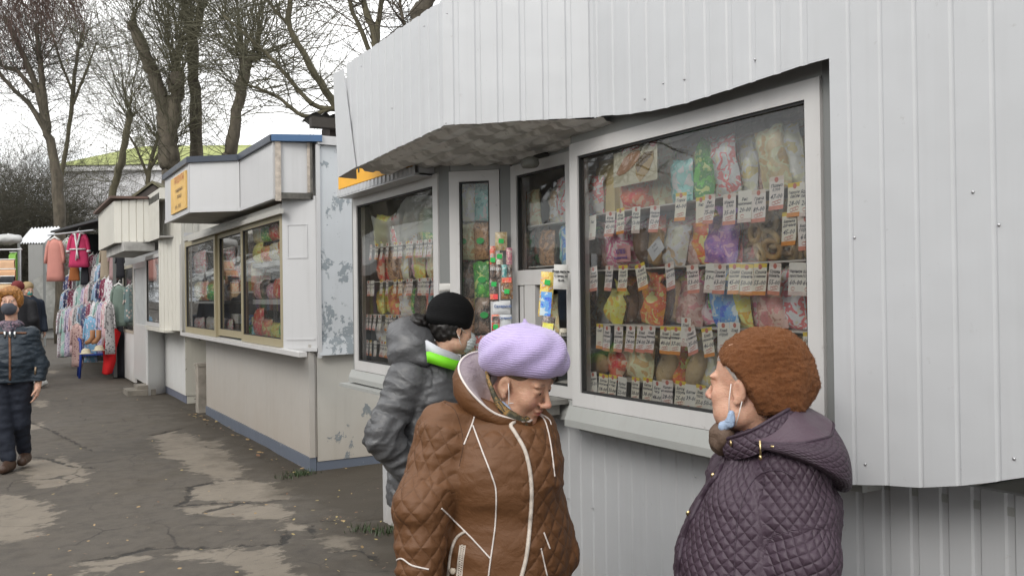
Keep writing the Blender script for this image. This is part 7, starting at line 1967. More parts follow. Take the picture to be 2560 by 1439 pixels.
tree('pollarded tree with thick left leaning limb cut at its tip, behind grocery kiosk', 23, [[(432, 480, 27), (425, 400, 24), (415, 300, 20), (395, 220, 17), (365, 140, 15), (335, 75, 13), (327, 60, 11)], [(428, 350, 18), (436, 270, 17), (442, 200, 19), (445, 178, 15)], [(452, 480, 12), (438, 400, 12), (426, 340, 11)]], 1, [(330, 75, 8, 3.2, .3), (440, 190, 16, 4.2, .25), (450, 190, 10, 3.5, .3)], 1, 0, 50, 2.4, depth=2, group=G, dens=1.3)
tree('straight dark trunk tree forking high up, behind grocery kiosk roof', 24, [[(492, 470, 17), (490, 300, 15), (484, 180, 13), (480, 100, 14), (474, 70, 10)], [(480, 100, 11), (500, 40, 9), (512, -40, 7), (520, -160, 5)], [(478, 90, 10), (460, 30, 8), (452, -80, 5)]], 2, [(480, 85, 16, 4.5, .28)], 1, 0, 44, 2.6, group=G, dens=1.2)
tree('pollarded tree with forked knobby top, right of the straight trunk', 23, [[(562, 450, 17), (575, 390, 16), (590, 300, 14), (606, 200, 15), (616, 150, 14)], [(612, 165, 11), (604, 140, 10)], [(616, 165, 10), (640, 138, 9)]], 3, [(604, 140, 14, 4.5, .3), (640, 138, 14, 4.5, .35)], 1, 0, 52, 3.0, group=G, dens=1.3, side_lift=.0)
tree('slender pollarded tree with small knob, left of the thick trunks', 27, [[(278, 520, 9), (295, 440, 9), (312, 360, 8), (322, 300, 8), (322, 290, 9)]], 4, [(324, 292, 14, 3.2, .45)], 1, 1, 34, 2.4, group=G, leafn=500)
tree('tall tree of long leaning limbs rising behind the near kiosk fascia', 17, [[(905, 430, 16), (872, 330, 11), (845, 275, 10), (790, 190, 9), (745, 110, 8), (722, 60, 7), (728, -10, 6), (735, -100, 5)], [(845, 270, 8), (780, 260, 6), (700, 170, 5), (640, 110, 4), (560, 40, 3)], [(722, 60, 5), (690, 30, 4), (650, -30, 4)], [(830, 272, 6), (760, 290, 5), (690, 240, 4), (610, 210, 3)]], 5, [], 1, 1, 34, 2.8, group=G, dens=1.3, side_lift=-.02)
tree('forked tree rising behind the white fascia left of the thick trunk', 14, [[(985, 330, 13), (945, 150, 11), (935, 80, 9), (915, 30, 8), (895, -60, 6)], [(942, 130, 8), (945, 60, 7), (960, -20, 6), (965, -90, 5)], [(930, 150, 6), (905, 80, 6), (878, 20, 5), (865, -80, 4)]], 6, [], 0, 1, 14, 1.6, group=G)
tree('thick dark trunk showing just above the white fascia', 13, [[(1010, 400, 26), (1040, 120, 24), (1052, 40, 22), (1070, -20, 20), (1075, -150, 18)], [(1090, 60, 9), (1115, 10, 10), (1150, -60, 9), (1180, -150, 7)], [(1045, 80, 8), (1010, 60, 5), (1000, 0, 4)]], 7, [], 0, 0, 14, 1.2, group=G)
G2 = 'trees at the far end of the path'
tree('large twiggy tree leaning left at the far end of the path', 32, [[(150, 560, 14), (140, 440, 13), (125, 350, 11), (108, 280, 9.5), (85, 200, 7.5), (45, 110, 7), (10, 40, 5)], [(120, 330, 9), (108, 230, 8), (100, 150, 6), (90, 60, 4)], [(128, 360, 8), (80, 270, 6), (30, 220, 5), (-30, 150, 4)], [(85, 230, 6), (45, 180, 5), (0, 160, 4), (-40, 90, 3)]], 8, [(100, 150, 10, 4, .5)], 3, 0, 60, 3.4, depth=3, dens=.85, group=G2, lift=.02)
tree('slim upright tree beside the large twiggy tree', 38, [[(150, 500, 6), (170, 340, 5), (182, 240, 5), (190, 160, 4), (205, 80, 3)], [(178, 270, 4), (215, 180, 3), (240, 110, 2)], [(182, 230, 3), (150, 150, 3), (130, 80, 2)]], 9, [(200, 120, 10, 4, .35)], 0, 1, 40, 3.4, depth=2, group=G2)
tree('spreading bare tree with fine twigs in front of the green roof', 34, [[(385, 560, 7), (370, 470, 6), (378, 400, 5), (398, 330, 4), (400, 250, 3)], [(372, 450, 4), (345, 380, 3), (318, 330, 2)], [(375, 420, 4), (420, 350, 3), (455, 300, 2)]], 10, [(390, 340, 12, 3.5, .6)], 1, 1, 34, 3.0, depth=3, dens=.7, group=G2, leafn=600)
tree('weeping tree hanging fine reddish twigs into the top left corner', 11, [[(-330, 700, 22), (-300, 300, 18), (-200, 60, 13), (-90, -60, 9), (40, -110, 6), (140, -105, 4)], [(-250, 150, 10), (-120, 0, 7), (20, -60, 5), (90, -50, 3)]], 11, [], 2, 0, 0, group=None)
def weeping_twigs():
    r = [o for o in COL.objects if o.get('label', '').startswith('weeping tree')][0]; root = r.location; rg = np.random.RandomState(31); tw = Twigs()
    for _ in range(230):
        px = rg.uniform(-120, 185); py = rg.uniform(-130, -20) + (rg.uniform(0, 60) if px < 60 else 0); p = np.array(at_D(px, py, 11 + rg.uniform(-1.2, 1.2)) - root)
        a = np.array([rg.normal(.1, .5), rg.normal(0, .5), -.35]); a /= np.linalg.norm(a)
        shoot(tw, rg, p, a, rg.uniform(.35, .95) * (1.25 - max(0, px) / 260), .0045, 1, -.16, .9)
    tw.build('hanging_twigs', TWIGS[2], r)
weeping_twigs()
# shrubs: dense dark thickets of twigs
def shrub(label, px, D, w, h, seed, n, name='shrub', twig=3, leafn=900, group='dark shrubs at the end of the path'):
    rg = np.random.RandomState(seed); g = at_D(px, 720, D); root = Vector((g.x, g.y, 0)); r = thing(name, label, 'shrub', root, 0, group)
    tw = Twigs(); ends = []; mb = MB()
    for s in range(6):
        a = np.array([rg.normal(0, .35), rg.normal(0, .35), 1]); pts, _ = wander(rg, [rg.normal(0, .3), rg.normal(0, .3), -.05], a / np.linalg.norm(a), h * .6, 5, .1, .03); mb.tube([Vector(p) for p in pts], list(np.linspace(.06, .025, 6)), 6)
        for _ in range(n // 6):
            q = pts[rg.randint(1, 6)] + rg.normal(0, .25, 3); b = rg.normal(0, 1, 3); b[2] = abs(b[2]) * .6; b[0] *= w / h * 1.2; b /= np.linalg.norm(b)
            shoot(tw, rg, q, b, h * rg.uniform(.2, .45), .016, 2, -.02, .85, ends)
    mb.build('stem', BARKS[0], r, True, True); tw.build('branches', TWIGS[twig], r)
    leaves(M('dull_leaf', (.045, .05, .022), .8, var=.5, scale=2), ends, rg, leafn, r, .05, .4)
for i, (px, D, w, h, n_) in enumerate(((-60, 42, 7, 11, 420), (25, 44, 7, 11.5, 440), (110, 41, 6, 9.6, 420), (190, 43, 6, 9.0, 380), (262, 46, 5, 7.8, 280), (70, 50, 8, 13.5, 460), (-10, 52, 8, 15, 460), (345, 48, 5, 6.5, 160))):
    shrub(['dense dark shrub at the left edge of the view', 'dense dark shrub above the grey shed', 'dark twiggy shrub behind the white ribbed awning', 'dark shrub behind the clothing stall roof', 'dark shrub left of the brown kiosk roof', 'tall dark shrub behind the grey shed', 'tallest dark shrub at the far left', 'thin shrub in front of the green roofed building'][i], px, D, w, h, 50 + i, n_)
# ================================================================== FAR BUILDINGS
def far_building():
    D = 80; a, b = at_D(150, 430, D), at_D(760, 430, D); u = (b - a); u.z = 0; L = u.length; u.normalize(); n = Vector((u.y, -u.x, 0))
    if n.dot(EYE - a) < 0: n = -n
    z1 = at_D(300, 428, D).z; zr = at_D(300, 366, D + 6).z
    o = Vector((a.x, a.y, 0)); r = thing('long_building', 'long pale building with moss green roof and chimney beyond the trees', 'building', o + u * (L / 2))
    mb = MB(); mb.obox(o, u, n, 0, L, -12, 0, 0, z1); w = mb.build('wall', painted('pale_stucco', (.52, .52, .53), dirt=.2, streak=.3), r)
    mb = MB(); mb.obox(o, u, n, -.4, L + .4, -12, .5, z1, z1 + .5); mb.build('cornice', M('far_cornice', (.60, .60, .60), .8), r)
    t = NT('moss_green_roof'); p = t.world(); c = t.ramp(t.noise(p, .8, 5), [(.3, (.20, .23, .07)), (.7, (.33, .36, .13))]); GR = t.fin(c, .8)
    P = lambda s, dpt, z: o + u * s + n * dpt + Vector((0, 0, z))
    mb = MB(); h = zr; vs = [P(-.6, .7, z1 + .5), P(L + .6, .7, z1 + .5), P(L + .6, -12.5, z1 + .5), P(-.6, -12.5, z1 + .5), P(5.0, -6, h), P(L - 3, -6, h)]
    mb.add(vs, [(0, 1, 5, 4), (1, 2, 5), (2, 3, 4, 5), (3, 0, 4)]); rf = mb.build('roof', GR, r)
    s = (at_D(280, 400, D) - a).dot(u); mb = MB(); mb.obox(o, u, n, s - .35, s + .35, -6.4, -5.6, h - .6, h + .9); mb.build('chimney', M('far_chimney', (.4, .4, .38), .9), rf)
far_building()
def back_sheds():
    # dark slate roof end between the near kiosks
    D = 12.5; a = at_D(780, 290, D); b = at_D(838, 268, D)
    r = thing('slate_roofed_shed', 'dark shed with broken corrugated slate roof end behind the gap between kiosks', 'shed', (a.x + 1.2, a.y + .4, 0))
    u = Vector((1, -.1, 0)).normalized(); n = Vector((-.1, -1, 0)).normalized(); o = Vector((a.x, a.y, 0))
    mb = MB(); mb.obox(o, u, n, .3, 3.5, -.75, -.2, 0, a.z - .05); mb.build('wall', M('dark_boards', (.06, .05, .045), .9, var=.3), r)
    mb = MB(); rows = []
    for i in range(60):
        s = i * 3.6 / 59; hh = .03 * math.sin(s * 42); rows.append([o + u * s + n * d_ + Vector((0, 0, a.z + .02 + hh - .04 * d_ + .0 * s)) for d_ in (.05, -.4, -.8)])
    mb.loft(rows, close=False); rows2 = [[p + Vector((0, 0, .02)) for p in q] for q in rows]; mb.loft(rows2, close=False)
    mb.build('roof', M('slate_grey', (.13, .125, .12), .9, var=.4, scale=3), r)
    mb = MB(); mb.obox(o, u, n, -.02, 3.5, -.1, .06, a.z - .16, a.z - .02); mb.build('eave_board', M('eave_dark', (.04, .035, .03), .9), r)
    # small gabled roof behind the far kiosk
    D = 20; c = at_D(382, 462, D); r = thing('gabled_shed', 'small dark gabled shed roof just behind the grocery kiosk', 'shed', (c.x + .2, c.y, 0)); w = .42
    P = lambda x, y, z: Vector((c.x + x * CR0.x + y * CF.x, c.y + x * CR0.y + y * CF.y, z))
    mb = MB(); z0 = c.z - .30; mb.prism([P(-w, 0, 0), P(w, 0, 0), P(w, 0, z0), P(0, 0, c.z), P(-w, 0, z0)], CF * 1.5); mb.build('wall', M('dark_boards', (.06, .05, .045), .9), r)
    mb = MB(); mb.prism([P(-w - .06, -.05, z0 - .02), P(0, -.05, c.z + .03), P(0, -.05, c.z + .09), P(-w - .08, -.05, z0 + .03)], CF * 1.6); mb.prism([P(w + .08, -.05, z0 - .02), P(0, -.05, c.z + .031), P(0, -.05, c.z + .09), P(w + .1, -.05, z0 + .03)], CF * 1.6); mb.build('roof', M('mossy_roof', (.12, .11, .07), .9, var=.4), r)
    # orange rag on the fascia top
    p = at_X(1086, 30, 1.72); mb = MB(); mb.grid(lambda a, b: p + Vector((a * .04, (b - .5) * .05, .03 * math.sin(a * 3.1) + .012 * math.sin(b * 9) - .01)), 6, 6); props(rebase(mb.build('orange_rag', M('rag_orange', (.75, .25, .02), .8), None, True)), 'tiny orange rag caught on the top edge of the white fascia', 'rag')
back_sheds()

# ================================================================== FAR END OF THE PATH: SHED, AWNING, CLOTHING STALL
def pattern(name, base, dot, scale=26, th=.3, rough=.85):
    if name in MATS: return MATS[name]
    t = NT(name); p = t.coord('Object'); v = t.voro(p, scale)
    c = t.mix(t.ramp(v, [(th, 1), (th + .06, 0)]), base, dot)
    MATS[name] = t.fin(c, rough, t.bump(t.noise(t.coord('Object', (1, 1, .5)), 16, 4), .5, .02)); return MATS[name]
def shed_and_awning():
    D = 36; a, b = at_D(70, 700, D), at_D(232, 700, D); zt = at_D(120, 598, D).z
    r = thing('grey_sheeted_shed', 'tall grey sheeted shed closing the far end of the path', 'shed', ((a.x + b.x) / 2, (a.y + b.y) / 2, 0))
    u = (b - a); u.z = 0; L = u.length; u.normalize(); n = Vector((u.y, -u.x, 0)); n = n if n.dot(EYE - a) > 0 else -n; o = Vector((a.x, a.y, 0))
    SH = painted('grey_sheet', (.30, .30, .29), dirt=.4, streak=.5)
    mb = MB(); mb.obox(o, u, n, 0, .6, -2, -.04, 0, zt - .2); mb.obox(o, u, n, .62, L * .62, -2, 0, 0, zt); mb.obox(o, u, n, L * .62 + .02, L, -2, .05, 0, zt - .1); mb.build('wall', SH, r)
    mb = MB(); mb.obox(o, u, n, 1.5, 1.95, .0, .02, 0, 3.0); mb.obox(o, u, n, 1.0, 1.04, 0, .02, 1, zt); mb.build('batten', M('shed_batten', (.22, .22, .21), .8), r)
    mb = MB(); mb.grid(lambda s, t: o + u * (.5 + s * 1.5 + .3 * math.sin(t * 4)) + n * (.15 + .1 * math.sin(s * 9 + t * 3)) + Vector((0, 0, .4 + t * (2.0 + s * .8))), 12, 14); mb.build('loose_tarpaulin', M('tarp_grey', (.26, .26, .24), .5, var=.2), r, True)
    D = 30; p = [at_D(42, 566, D), at_D(118, 562, D), at_D(110, 607, D), at_D(47, 607, D)]
    r = thing('ribbed_awning', 'bright white ribbed metal awning on posts at the far end of the path', 'awning', ((p[0].x + p[1].x) / 2, (p[0].y + p[1].y) / 2, 0))
    def S(s, t): q = (p[3] * (1 - s) + p[2] * s) * (1 - t) + (p[0] * (1 - s) + p[1] * s) * t; return q + CF * (t * .9) + Vector((0, 0, .03 * math.sin(s * 2 * math.pi * 9)))
    mb = MB(); mb.grid(S, 72, 2); k = len(mb.f); mb.grid(lambda s, t: S(s, t) - Vector((0, 0, .012)), 72, 2); mb.build('sheet', M('awning_white', (.78, .79, .80), .4), r)
    for q in (p[3], p[2]): mb = MB(); mb.box((q.x - .04, q.y - .04, 0), (q.x + .04, q.y + .04, q.z)); mb.build('post', GREYP, r)
shed_and_awning()

def garment(px, yt, yb, wpx, D, mat, label, group='garments hanging at the clothing stall', name='hanging_garment', turn=0.0, robe=False, trim=None, seed=0, sleeves=True, hanger=True, cat='garment'):
    k = D / FOC; top = at_D(px, yt, D); h = (yb - yt) * k; w = wpx * k
    r = thing(name, label, cat, top - Vector((0, 0, h)), -YAW + turn, group); rg = random.Random(seed)
    mb = MB(); loops = []; N = 16
    for i in range(9):
        t = i / 8; z = h * (1 - t); hw = w * (.30 + .12 * t + (.06 if t > .05 else -.14 if t == 0 else 0)); th = w * .13 * (.5 if i == 0 else 1)
        L = []
        for q in range(N):
            a = 2 * math.pi * q / N; f = 1 + (.10 * math.sin(a * 5 + seed) + .05 * math.sin(a * 9 + seed * 2)) * t
            L.append((hw * math.cos(a) * f, th * math.sin(a) * f, z - (.05 * w * abs(math.cos(a)) if i == 0 else 0)))
        loops.append(L)
    mb.loft(loops, True, True, True); b = mb.build('garment_body', mat, r, True, True)
    if sleeves:
        for s in (-1, 1):
            mb = MB(); mb.tube([(s * w * .27, 0, h * .95), (s * w * .40, .0, h * .80), (s * w * .48, -.01, h * .55), (s * w * .50, -.02, h * (.42 if robe else .5))], [w * .10, w * .11, w * .095, w * .09], 8); sl = mb.build('sleeve', mat, r, True, True)
            if trim: mb = MB(); mb.tube([(s * w * .49, -.02, h * .5), (s * w * .50, -.022, h * .44)], [w * .10, w * .10], 8); mb.build('cuff', trim, sl, True, True)
    if trim:
        mb = MB(); mb.tube([(-w * .13, -w * .13, h * .99), (-w * .02, -w * .17, h * .6), (w * .02, -w * .17, h * .5)], w * .05, 6); mb.tube([(w * .13, -w * .13, h * .99), (w * .0, -w * .17, h * .6)], w * .05, 6); mb.build('lapel', trim, b, True, True)
        mb = MB(); mb.tube([(-w * .38, -w * .12, h * .53), (0, -w * .19, h * .53), (w * .38, -w * .12, h * .53)], w * .035, 6); mb.tube([(0, -w * .2, h * .53), (-w * .05, -w * .2, h * .2)], w * .03, 6); mb.tube([(0, -w * .2, h * .53), (w * .06, -w * .2, h * .25)], w * .03, 6); mb.build('belt', trim, b, True, True)
    if hanger:
        mb = MB(); mb.tube([(-w * .27, 0, h * .97), (0, 0, h + w * .10), (w * .27, 0, h * .97)], w * .06, 5); mb.tube([(0, 0, h + w * .1), (0, 0, h + w * .22), (w * .06, 0, h + w * .28), (w * .1, 0, h + w * .22)], .006, 4); mb.build('hanger', M('white_hanger', (.74, .74, .72), .4), r, True, True)
    return r
def clothing_stall():
    A = at_D(250, 545, 17.0); B = at_D(126, 578, 22.0); zr = 3.18
    r = thing('clothing_stall', 'open clothing stall with dark sheet roof and dim interior hung full of nightwear', 'stall', (2.2, 21, 0))
    DK = M('dark_tarp', (.035, .035, .037), .7, var=.3)
    mb = MB(); mb.prism([(A.x, A.y, A.z - .04), (B.x, B.y, B.z - .04), (4.4, B.y + .5, 3.6), (4.4, A.y - .6, 3.6)], (0, 0, .05)); mb.build('roof', DK, r)
    mb = MB(); mb.box((3.1, A.y - .2, 0), (3.15, B.y + .3, 3.3)); mb.box((1.75, B.y - .4, 0), (3.1, B.y - .35, 3.2)); mb.build('tarpaulin_wall', DK, r)
    mb = MB(); mb.prism([(A.x + .4, A.y + .6, .0), (3.1, A.y + .6, 0), (3.1, A.y + .6, 3.2), (A.x + .4, A.y + .6, 3.1)], (0, .03, 0)); mb.build('side_sheet', M('grey_backing', (.20, .20, .195), .8), r)
    for q in ((A.x + .3, A.y + .5), (2.4, 21.5)): mb = MB(); mb.box((q[0] - .03, q[1] - .03, 0), (q[0] + .03, q[1] + .03, 3.15)); mb.build('post', GREYP, r)
    mb = MB(); mb.tube([at_D(120, 588, 20.5), at_D(235, 575, 18)], .018, 6); mb.build('rail', SCREW, r)
clothing_stall()
def garments():
    gr = random.Random(11)
    PINK, MAG = cloth('pink_terry', (.55, .24, .20), .9), cloth('magenta_terry', (.50, .04, .12), .9)
    WT_ = cloth('white_terry', (.66, .64, .64), .9)
    garment(137, 597, 703, 46, 20.0, PINK, 'long salmon pink bathrobe hanging left in the clothing stall', robe=True, trim=None, seed=1)
    garment(170, 598, 674, 34, 20.2, pattern('white_green_print', (.62, .63, .60), (.25, .42, .22), 14), 'white and green patterned robe hanging between pink and magenta robes', seed=2)
    garment(197, 583, 668, 52, 19.4, MAG, 'magenta bathrobe with white collar, cuffs and tied belt', robe=True, trim=WT_, seed=3)
    garment(186, 662, 702, 30, 19.6, cloth('rust_cloth', (.30, .10, .03), .9), 'small rust orange garment hanging under the magenta robe', seed=4, sleeves=False)
    garment(212, 645, 712, 22, 19.5, cloth('black_garment_and_filler', (.02, .02, .025), .9), 'black garment hanging under the right of the magenta robe', seed=5, sleeves=False)
    garment(262, 612, 700, 26, 18.2, cloth('beige_coat', (.34, .28, .21), .9), 'beige coat hanging high beside the cream kiosk', seed=6)
    garment(283, 608, 700, 24, 17.6, cloth('mauve_top', (.36, .24, .24), .9), 'dusty pink top hanging high beside the cream kiosk', seed=7)
    garment(300, 620, 695, 22, 17.4, cloth('black_garment_and_filler', (.02, .02, .025), .9), 'black jacket hanging high beside the cream kiosk', seed=8)
    garment(297, 712, 815, 42, 17.3, cloth('sage_fleece', (.16, .21, .18), .9), 'sage green fleece jacket hanging beside the kiosk door', seed=9, trim=None)
    garment(303, 812, 945, 40, 17.6, cloth('black_garment_and_filler', (.02, .02, .025), .9), 'long black filler shape added for interior darkness, low between red cloth and kiosk', seed=12)  # added black shape, stands in for the darkness inside the stall
    garment(283, 800, 930, 34, 18.4, cloth('charcoal_darkness_filler', (.03, .03, .035), .9), 'charcoal filler shape added for interior darkness, low behind the red cloth', seed=13)  # second added dark shape for the same dim depth
    garment(322, 715, 805, 26, 17.0, pattern('teal_print', (.14, .20, .20), (.5, .4, .36), 12), 'dark teal patterned dress hanging against the kiosk glass', seed=10)
    mats = [('lilac spotted', pattern('lilac_spots', (.52, .46, .56), (.20, .16, .32), 22)), ('pale blue floral', pattern('blue_floral', (.30, .42, .54), (.62, .50, .56), 16)), ('white dotted', pattern('white_dots', (.62, .60, .62), (.34, .14, .22), 26)), ('pink floral', pattern('pink_floral', (.56, .38, .40), (.64, .60, .58), 18)), ('navy patterned', pattern('navy_print', (.08, .09, .18), (.52, .50, .52), 20)), ('mint striped', pattern('mint_print', (.34, .50, .46), (.60, .60, .60), 15)), ('grey leopard', pattern('grey_leopard', (.46, .44, .44), (.10, .09, .10), 24)), ('burgundy dotted', pattern('burgundy_dots', (.22, .05, .09), (.56, .5, .5), 26))]
    rows = [(774, 892, [154, 164, 174, 184, 194, 204, 214, 224, 234, 244, 254, 264, 274], 20.6, -6, 'front'), (730, 818, [162, 172, 182, 192, 202, 212, 222, 232, 242, 252, 262, 272], 21.2, -9, 'second'), (692, 768, [172, 183, 194, 205, 216, 227, 238, 249, 260, 270], 21.8, -9, 'third'), (654, 724, [198, 209, 220, 231, 242, 253, 264], 22.4, -6, 'top')]
    n = 40
    for (yt, yb, xs, D, sl, rn) in rows:
        for i, px in enumerate(xs):
            n += 1; nm, mt = mats[(i * 3 + len(xs) * 2 + (1 if rn == 'second' else 0)) % len(mats)]
            D_ = D - 3.3 * (px - 158) / 110; y = yt + sl * (px - 158) / 30
            garment(px, y + gr.uniform(-4, 4), y + (yb - yt) * (1 + .08 * (px - 158) / 110) + gr.uniform(-6, 6), 25, D_, mt, '%s pyjamas on a hanger, %s in the %s pyjama row' % (nm, ORD[i], rn), seed=n, turn=gr.uniform(-.5, .9), name='pyjamas', cat='pyjamas')
    garment(192, 808, 916, 30, 17.8, pattern('peach_dots', (.62, .42, .38), (.22, .08, .10), 30), 'peach spotted nightdress hanging low in front of the pyjama rows', seed=90)
    garment(226, 790, 905, 34, 17.7, pattern('sky_floral', (.20, .38, .54), (.58, .5, .62), 20), 'sky blue floral nightdress hanging low behind the blue chair', seed=91)
    garment(250, 775, 890, 34, 17.9, pattern('grey_leopard', (.46, .44, .44), (.10, .09, .10), 24), 'grey leopard print gown hanging low beside the red cloth', seed=92)
garments()
def blue_chair():
    g = at_Z(243, 940); yaw = -YAW + .5
    r = thing('plastic_armchair', 'blue plastic armchair holding hats in front of the clothing stall', 'chair', g, yaw); r.scale = (1.12, 1.12, 1.1)
    BL = M('blue_plastic', (.02, .05, .28), .35, var=.05); w, d = .27, .25
    mb = MB(); mb.grid(lambda a, b: (-w + 2 * w * a, -d + 2 * d * b, .43 - .015 * math.sin(a * 3.14)), 6, 6); k = len(mb.f); mb.box((-w, -d, .40), (w, d, .425)); mb.build('seat', BL, r, False, True)
    for sx in (-1, 1):
        for sy in (-1, 1):
            mb = MB(); top = .68 if sy < 0 else .80; mb.tube([(sx * (w + .03), sy * (d + .03), 0), (sx * w, sy * d, .42), (sx * (w + .01), sy * d, top)], [.022, .026, .022], 6); mb.build('leg', BL, r, True, True)
        mb = MB(); mb.tube([(sx * (w + .01), -d, .67), (sx * (w + .02), 0, .69), (sx * (w + .01), d, .70)], .028, 6); mb.build('armrest', BL, r, True, True)
    mb = MB(); mb.tube([(-w, d, .80), (0, d + .03, .83), (w, d, .80)], .03, 6)
    for x in (-.16, -.08, 0, .08, .16): mb.tube([(x, d, .43), (x, d + .02, .82)], .016, 5)
    mb.build('backrest', BL, r, True, True)
    Mw = Matrix.Translation(g) @ Matrix.Rotation(yaw, 4, 'Z')
    p = Mw @ Vector((.2, -.05, 0)); RED = cloth('red_fleece', (.58, .012, .015), .85, .5)
    c0, c1, c2 = at_D(284, 824, 17.4), at_D(274, 870, 17.4), at_D(268, 938, 17.3)
    mb = MB(); mb.loft([[p_ + CR0 * (hw * math.cos(a) * (1 + .15 * math.sin(a * 4))) + CF * (.06 * math.sin(a)) for a in np.linspace(0, 6.283, 15)[:-1]] for p_, hw in ((c0 + Vector((0, 0, .02)), .05), (c0 - Vector((0, 0, .06)), .13), (c1, .12), (c1 - Vector((0, 0, .25)), .11), (c2 + Vector((0, 0, .05)), .09), (c2 + Vector((0, 0, .02)), .04))], True, True, True)
    mb.single('red_cloth', RED, 'bright red fleece garment draped over the arm of the blue chair', 'garment', smooth=True)
    for (px, py, lab, mat, s) in ((238, 845, 'tan ankle boots standing on the blue chair', M('tan_suede', (.36, .18, .09), .9), 1), (215, 880, 'cream hat lying left on the blue chair', M('cream_felt', (.58, .52, .38), .9), 0), (248, 872, 'cream knitted hat lying right on the blue chair', M('cream_felt', (.58, .52, .38), .9), 0)):
        c = at_D(px, py, 17.2); mb = MB()
        if s: 
            for q in (-.05, .07): mb.tube([c + CR0 * q + Vector((0, 0, .16)), c + CR0 * q + Vector((0, 0, .02)), c + CR0 * (q - .05) - CF * .02 + Vector((0, 0, -.06)), c + CR0 * (q - .13) + Vector((0, 0, -.09))], [.05, .05, .05, .035], 10)
        else:
            mb.loft([[c + Vector((rr * math.cos(a), rr * math.sin(a) * .9, z)) for a in np.linspace(0, 6.283, 17)[:-1]] for rr, z in ((.14, -.03), (.145, -.02), (.085, -.01), (.08, .04), (.05, .07), (.005, .075))], True, True)
        mb.single('boots' if s else 'hat', mat, lab, 'boots' if s else 'hat', smooth=True)
blue_chair()
def towel_rack():
    r = thing('towel_rack', 'metal rack at the left edge holding hanging towels under a white bundle', 'rack', at_Z(12, 940))
    p = at_Z(12, 940); mb = MB()
    for s in (-.35, .35): mb.tube([p + CR0 * s, p + CR0 * s + Vector((0, 0, 2.65))], .02, 6)
    mb.tube([p - CR0 * .38 + Vector((0, 0, 2.6)), p + CR0 * .38 + Vector((0, 0, 2.6))], .02, 6); mb.build('frame', SCREW, r)
    for i, (px, yt, yb, w, c, lab) in enumerate(((32, 630, 700, 20, (.28, .55, .12), 'lime green towel behind the peach ones at the left edge'), (18, 648, 690, 40, (.62, .40, .25), 'upper peach towel hanging at the left edge'), (18, 672, 712, 42, (.64, .38, .22), 'lower peach towel hanging at the left edge'), (18, 690, 730, 34, (.03, .035, .04), 'black garment hung over the peach towels'), (12, 708, 780, 38, (.60, .42, .24), 'lowest sand coloured towel behind the ginger haired woman'))):
        D_ = 17.4 - .2 * i; k = D_ / FOC; top = at_D(px, yt, D_); h, ww = (yb - yt) * k, w * k
        t = thing('hanging_towel', lab, 'towel', top - Vector((0, 0, h)), -YAW + .12 * (i - 2), 'towels at the left edge')
        mb = MB(); mb.grid(lambda a, b: ((a - .5) * ww, (-.02 - .012 * math.sin(a * 11 + i) * min(1, abs(b - .5) * 4)) if b < .5 else (.03 + .012 * math.sin(a * 9 + i)), h * (1 - abs(2 * b - 1)) if b > .5 else h * 2 * b), 14, 16)
        mb.build('cloth', cloth('towel_%s' % ['lime', 'peach', 'apricot', 'black', 'sand'][i], c, .9), t, True, True)
        mb = MB(); mb.tube([(-ww * .5, .005, h), (ww * .5, .005, h)], .012, 6); mb.build('hanging_bar', M('white_hanger', (.74, .74, .72), .4), t, True, True)
    c = at_D(18, 598, 17.2); mb = MB(); mb.grid(lambda a, b: c + CR0 * ((.26 + .04 * math.sin(a * 12.566 + b * 4)) * math.cos(a * 6.283) * math.sin(.05 + b * 3.04)) + CF * (.17 * math.sin(a * 6.283) * math.sin(.05 + b * 3.04)) + Vector((0, 0, -.10 * math.cos(b * 3.14) + .045 * noise.noise(Vector((math.cos(a * 6.283) * 2, math.sin(a * 6.283) * 2, b * 4))))), 24, 10)
    mb.single('plastic_bundle', M('grey_plastic', (.45, .45, .44), .4), 'white plastic bundle lying on top of the towel rack', 'bundle', smooth=True)
towel_rack()

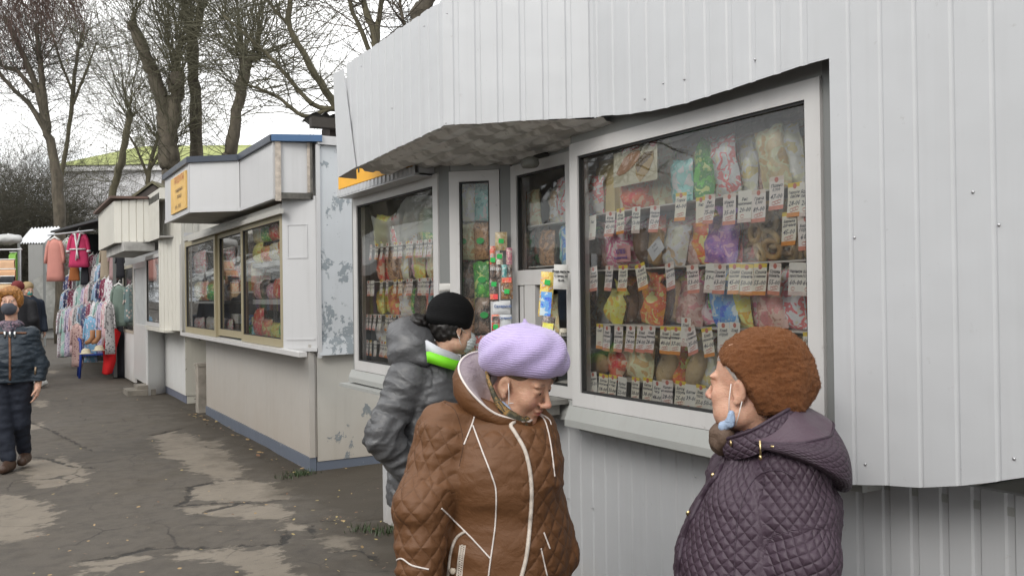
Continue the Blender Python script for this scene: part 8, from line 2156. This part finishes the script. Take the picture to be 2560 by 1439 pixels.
# ================================================================== THE OTHER SIDE OF THE PATH (seen in the window glass)
def white_bag():
    c = at_Z(98, 966); mb = MB()
    mb.grid(lambda a, b: c + Vector((.13 * math.cos(a * 6.283) * math.sin(.05 + b * 3.04) * (1 + .2 * math.sin(a * 19)), .10 * math.sin(a * 6.283) * math.sin(.05 + b * 3.04), .06 - .07 * math.cos(b * 3.14) + .012 * math.sin(a * 25 + b * 9))), 24, 9)
    mb.single('plastic_bag', M('white_plastic', (.66, .66, .64), .3), 'crumpled white plastic bag lying on the path beyond the ginger haired woman', 'plastic bag', smooth=True)
white_bag()
def opposite_side():
    lab = 'market stall with pale canopy facing the kiosks across the path'
    r = thing('market_stall', lab, 'stall', (0, 0, 0), 0, 'market stalls across the path')
    mb = MB(); mb.grid(lambda a, b: (.9 - 2.4 * b, -1.7 + 3.4 * a, 2.35 + 1.25 * b + .06 * math.sin(a * 9) * (1 - b)), 12, 6); k = len(mb.f); mb.grid(lambda a, b: (.9 - .01 * b, -1.7 + 3.4 * a, 2.35 - .25 * b + .06 * math.sin(a * 9)), 12, 2); mb.build('canopy', M('canopy_white', (.78, .80, .78), .6), r, True, True)
    for x in (.8, -1.4):
        for y in (-1.65, 1.65): mb = MB(); mb.tube([(x, y, 0), (x, y, 2.38 if x > 0 else 3.5)], .022, 6); mb.build('post', SCREW, r, False, True)
    mb = MB(); mb.box((-.1, -1.6, .72), (.8, 1.6, .78)); mb.box((.72, -1.6, .05), (.76, 1.6, .72)); mb.build('counter', M('counter_blue', (.12, .16, .2), .7), r, False, True)
    mb = MB(); mb.box((-1.5, -1.7, 0), (-1.46, 1.7, 2.7)); mb.build('back_sheet', M('back_sheet_dark', (.06, .065, .06), .8), r, False, True)
    for i in range(9):
        mb = MB(); mb.box((-1.2 + .02 * i, -1.5 + .34 * i, 1.0), (-1.0, -1.25 + .34 * i, 1.9)); mb.build('hung_goods', pm(['red', 'blue', 'dark', 'green', 'brown', 'white', 'purple', 'yellow', 'mauve'][i]), r, False, True)
    r.location = (-4.2, -3.4, 0)
    for y in (.4, 4.2, 8.2, 12.2, 16.0, 19.8, 23.6, 27.4, 31.2, 35, 38.8, 43): c = copy_tree(r); c.location = (-4.2 - .1 * (y % 3), y, 0)  # far stalls continue the row unseen, added to darken the grocery window's reflection
    tl = 'bare tree standing behind the market stalls across the path'
    for i, (x, y) in enumerate(((-8.5, -6.5), (-11.5, 3), (-13, 11), (-8.0, 18), (-9, 23), (-8, 29), (-8.6, 34), (-8, 40))):  # the farther trees are unseen additions that cut the reflected sky
        if i < 2:
            rg = np.random.RandomState(70 + i); t0 = thing('bare_tree', tl, 'tree', (0, 0, 0), 0, 'trees across the path'); tw = Twigs(); mb = MB()
            pts, _ = wander(rg, [0, 0, -.05], [0, .05, 1], 5, 6, .06, .1); mb.tube([Vector(p) for p in pts], list(np.linspace(.22, .12, 7)), 8)
            for _ in range(30): a = rg.normal(0, .55, 3); a[2] = 1; shoot(tw, rg, pts[rg.randint(3, 7)], a / np.linalg.norm(a), 5 * rg.uniform(.5, 1.1), .06, 3, .04, .55)
            mb.build('trunk', BARKS[0], t0, True, True); tw.build('crown', TWIGS[0], t0); t0.location = (x, y, 0); pro = t0 if i == 0 else pro2 if False else t0
            if i == 0: p0 = t0
            else: p1 = t0
        else: c = copy_tree(p0 if i % 2 else p1); c.location = (x, y, 0); c.rotation_euler = (0, 0, i * 1.3)
opposite_side()

def reflection_shrubs():  # unseen shrubs added to darken what the grocery window reflects
    src = [o for o in COL.objects if o.get('label', '').startswith('dark twiggy shrub behind the white ribbed awning')][0]
    for i in range(6):
        c = copy_tree(src); c.location = (-8 - (i % 3), 27 + 6 * i, -.5); c.rotation_euler = (0, 0, i * 1.1)
        c['label'] = 'unseen dark shrub added across the path to darken the grocery window reflection'; c['group'] = 'unseen shrubs added to darken window reflections'
reflection_shrubs()
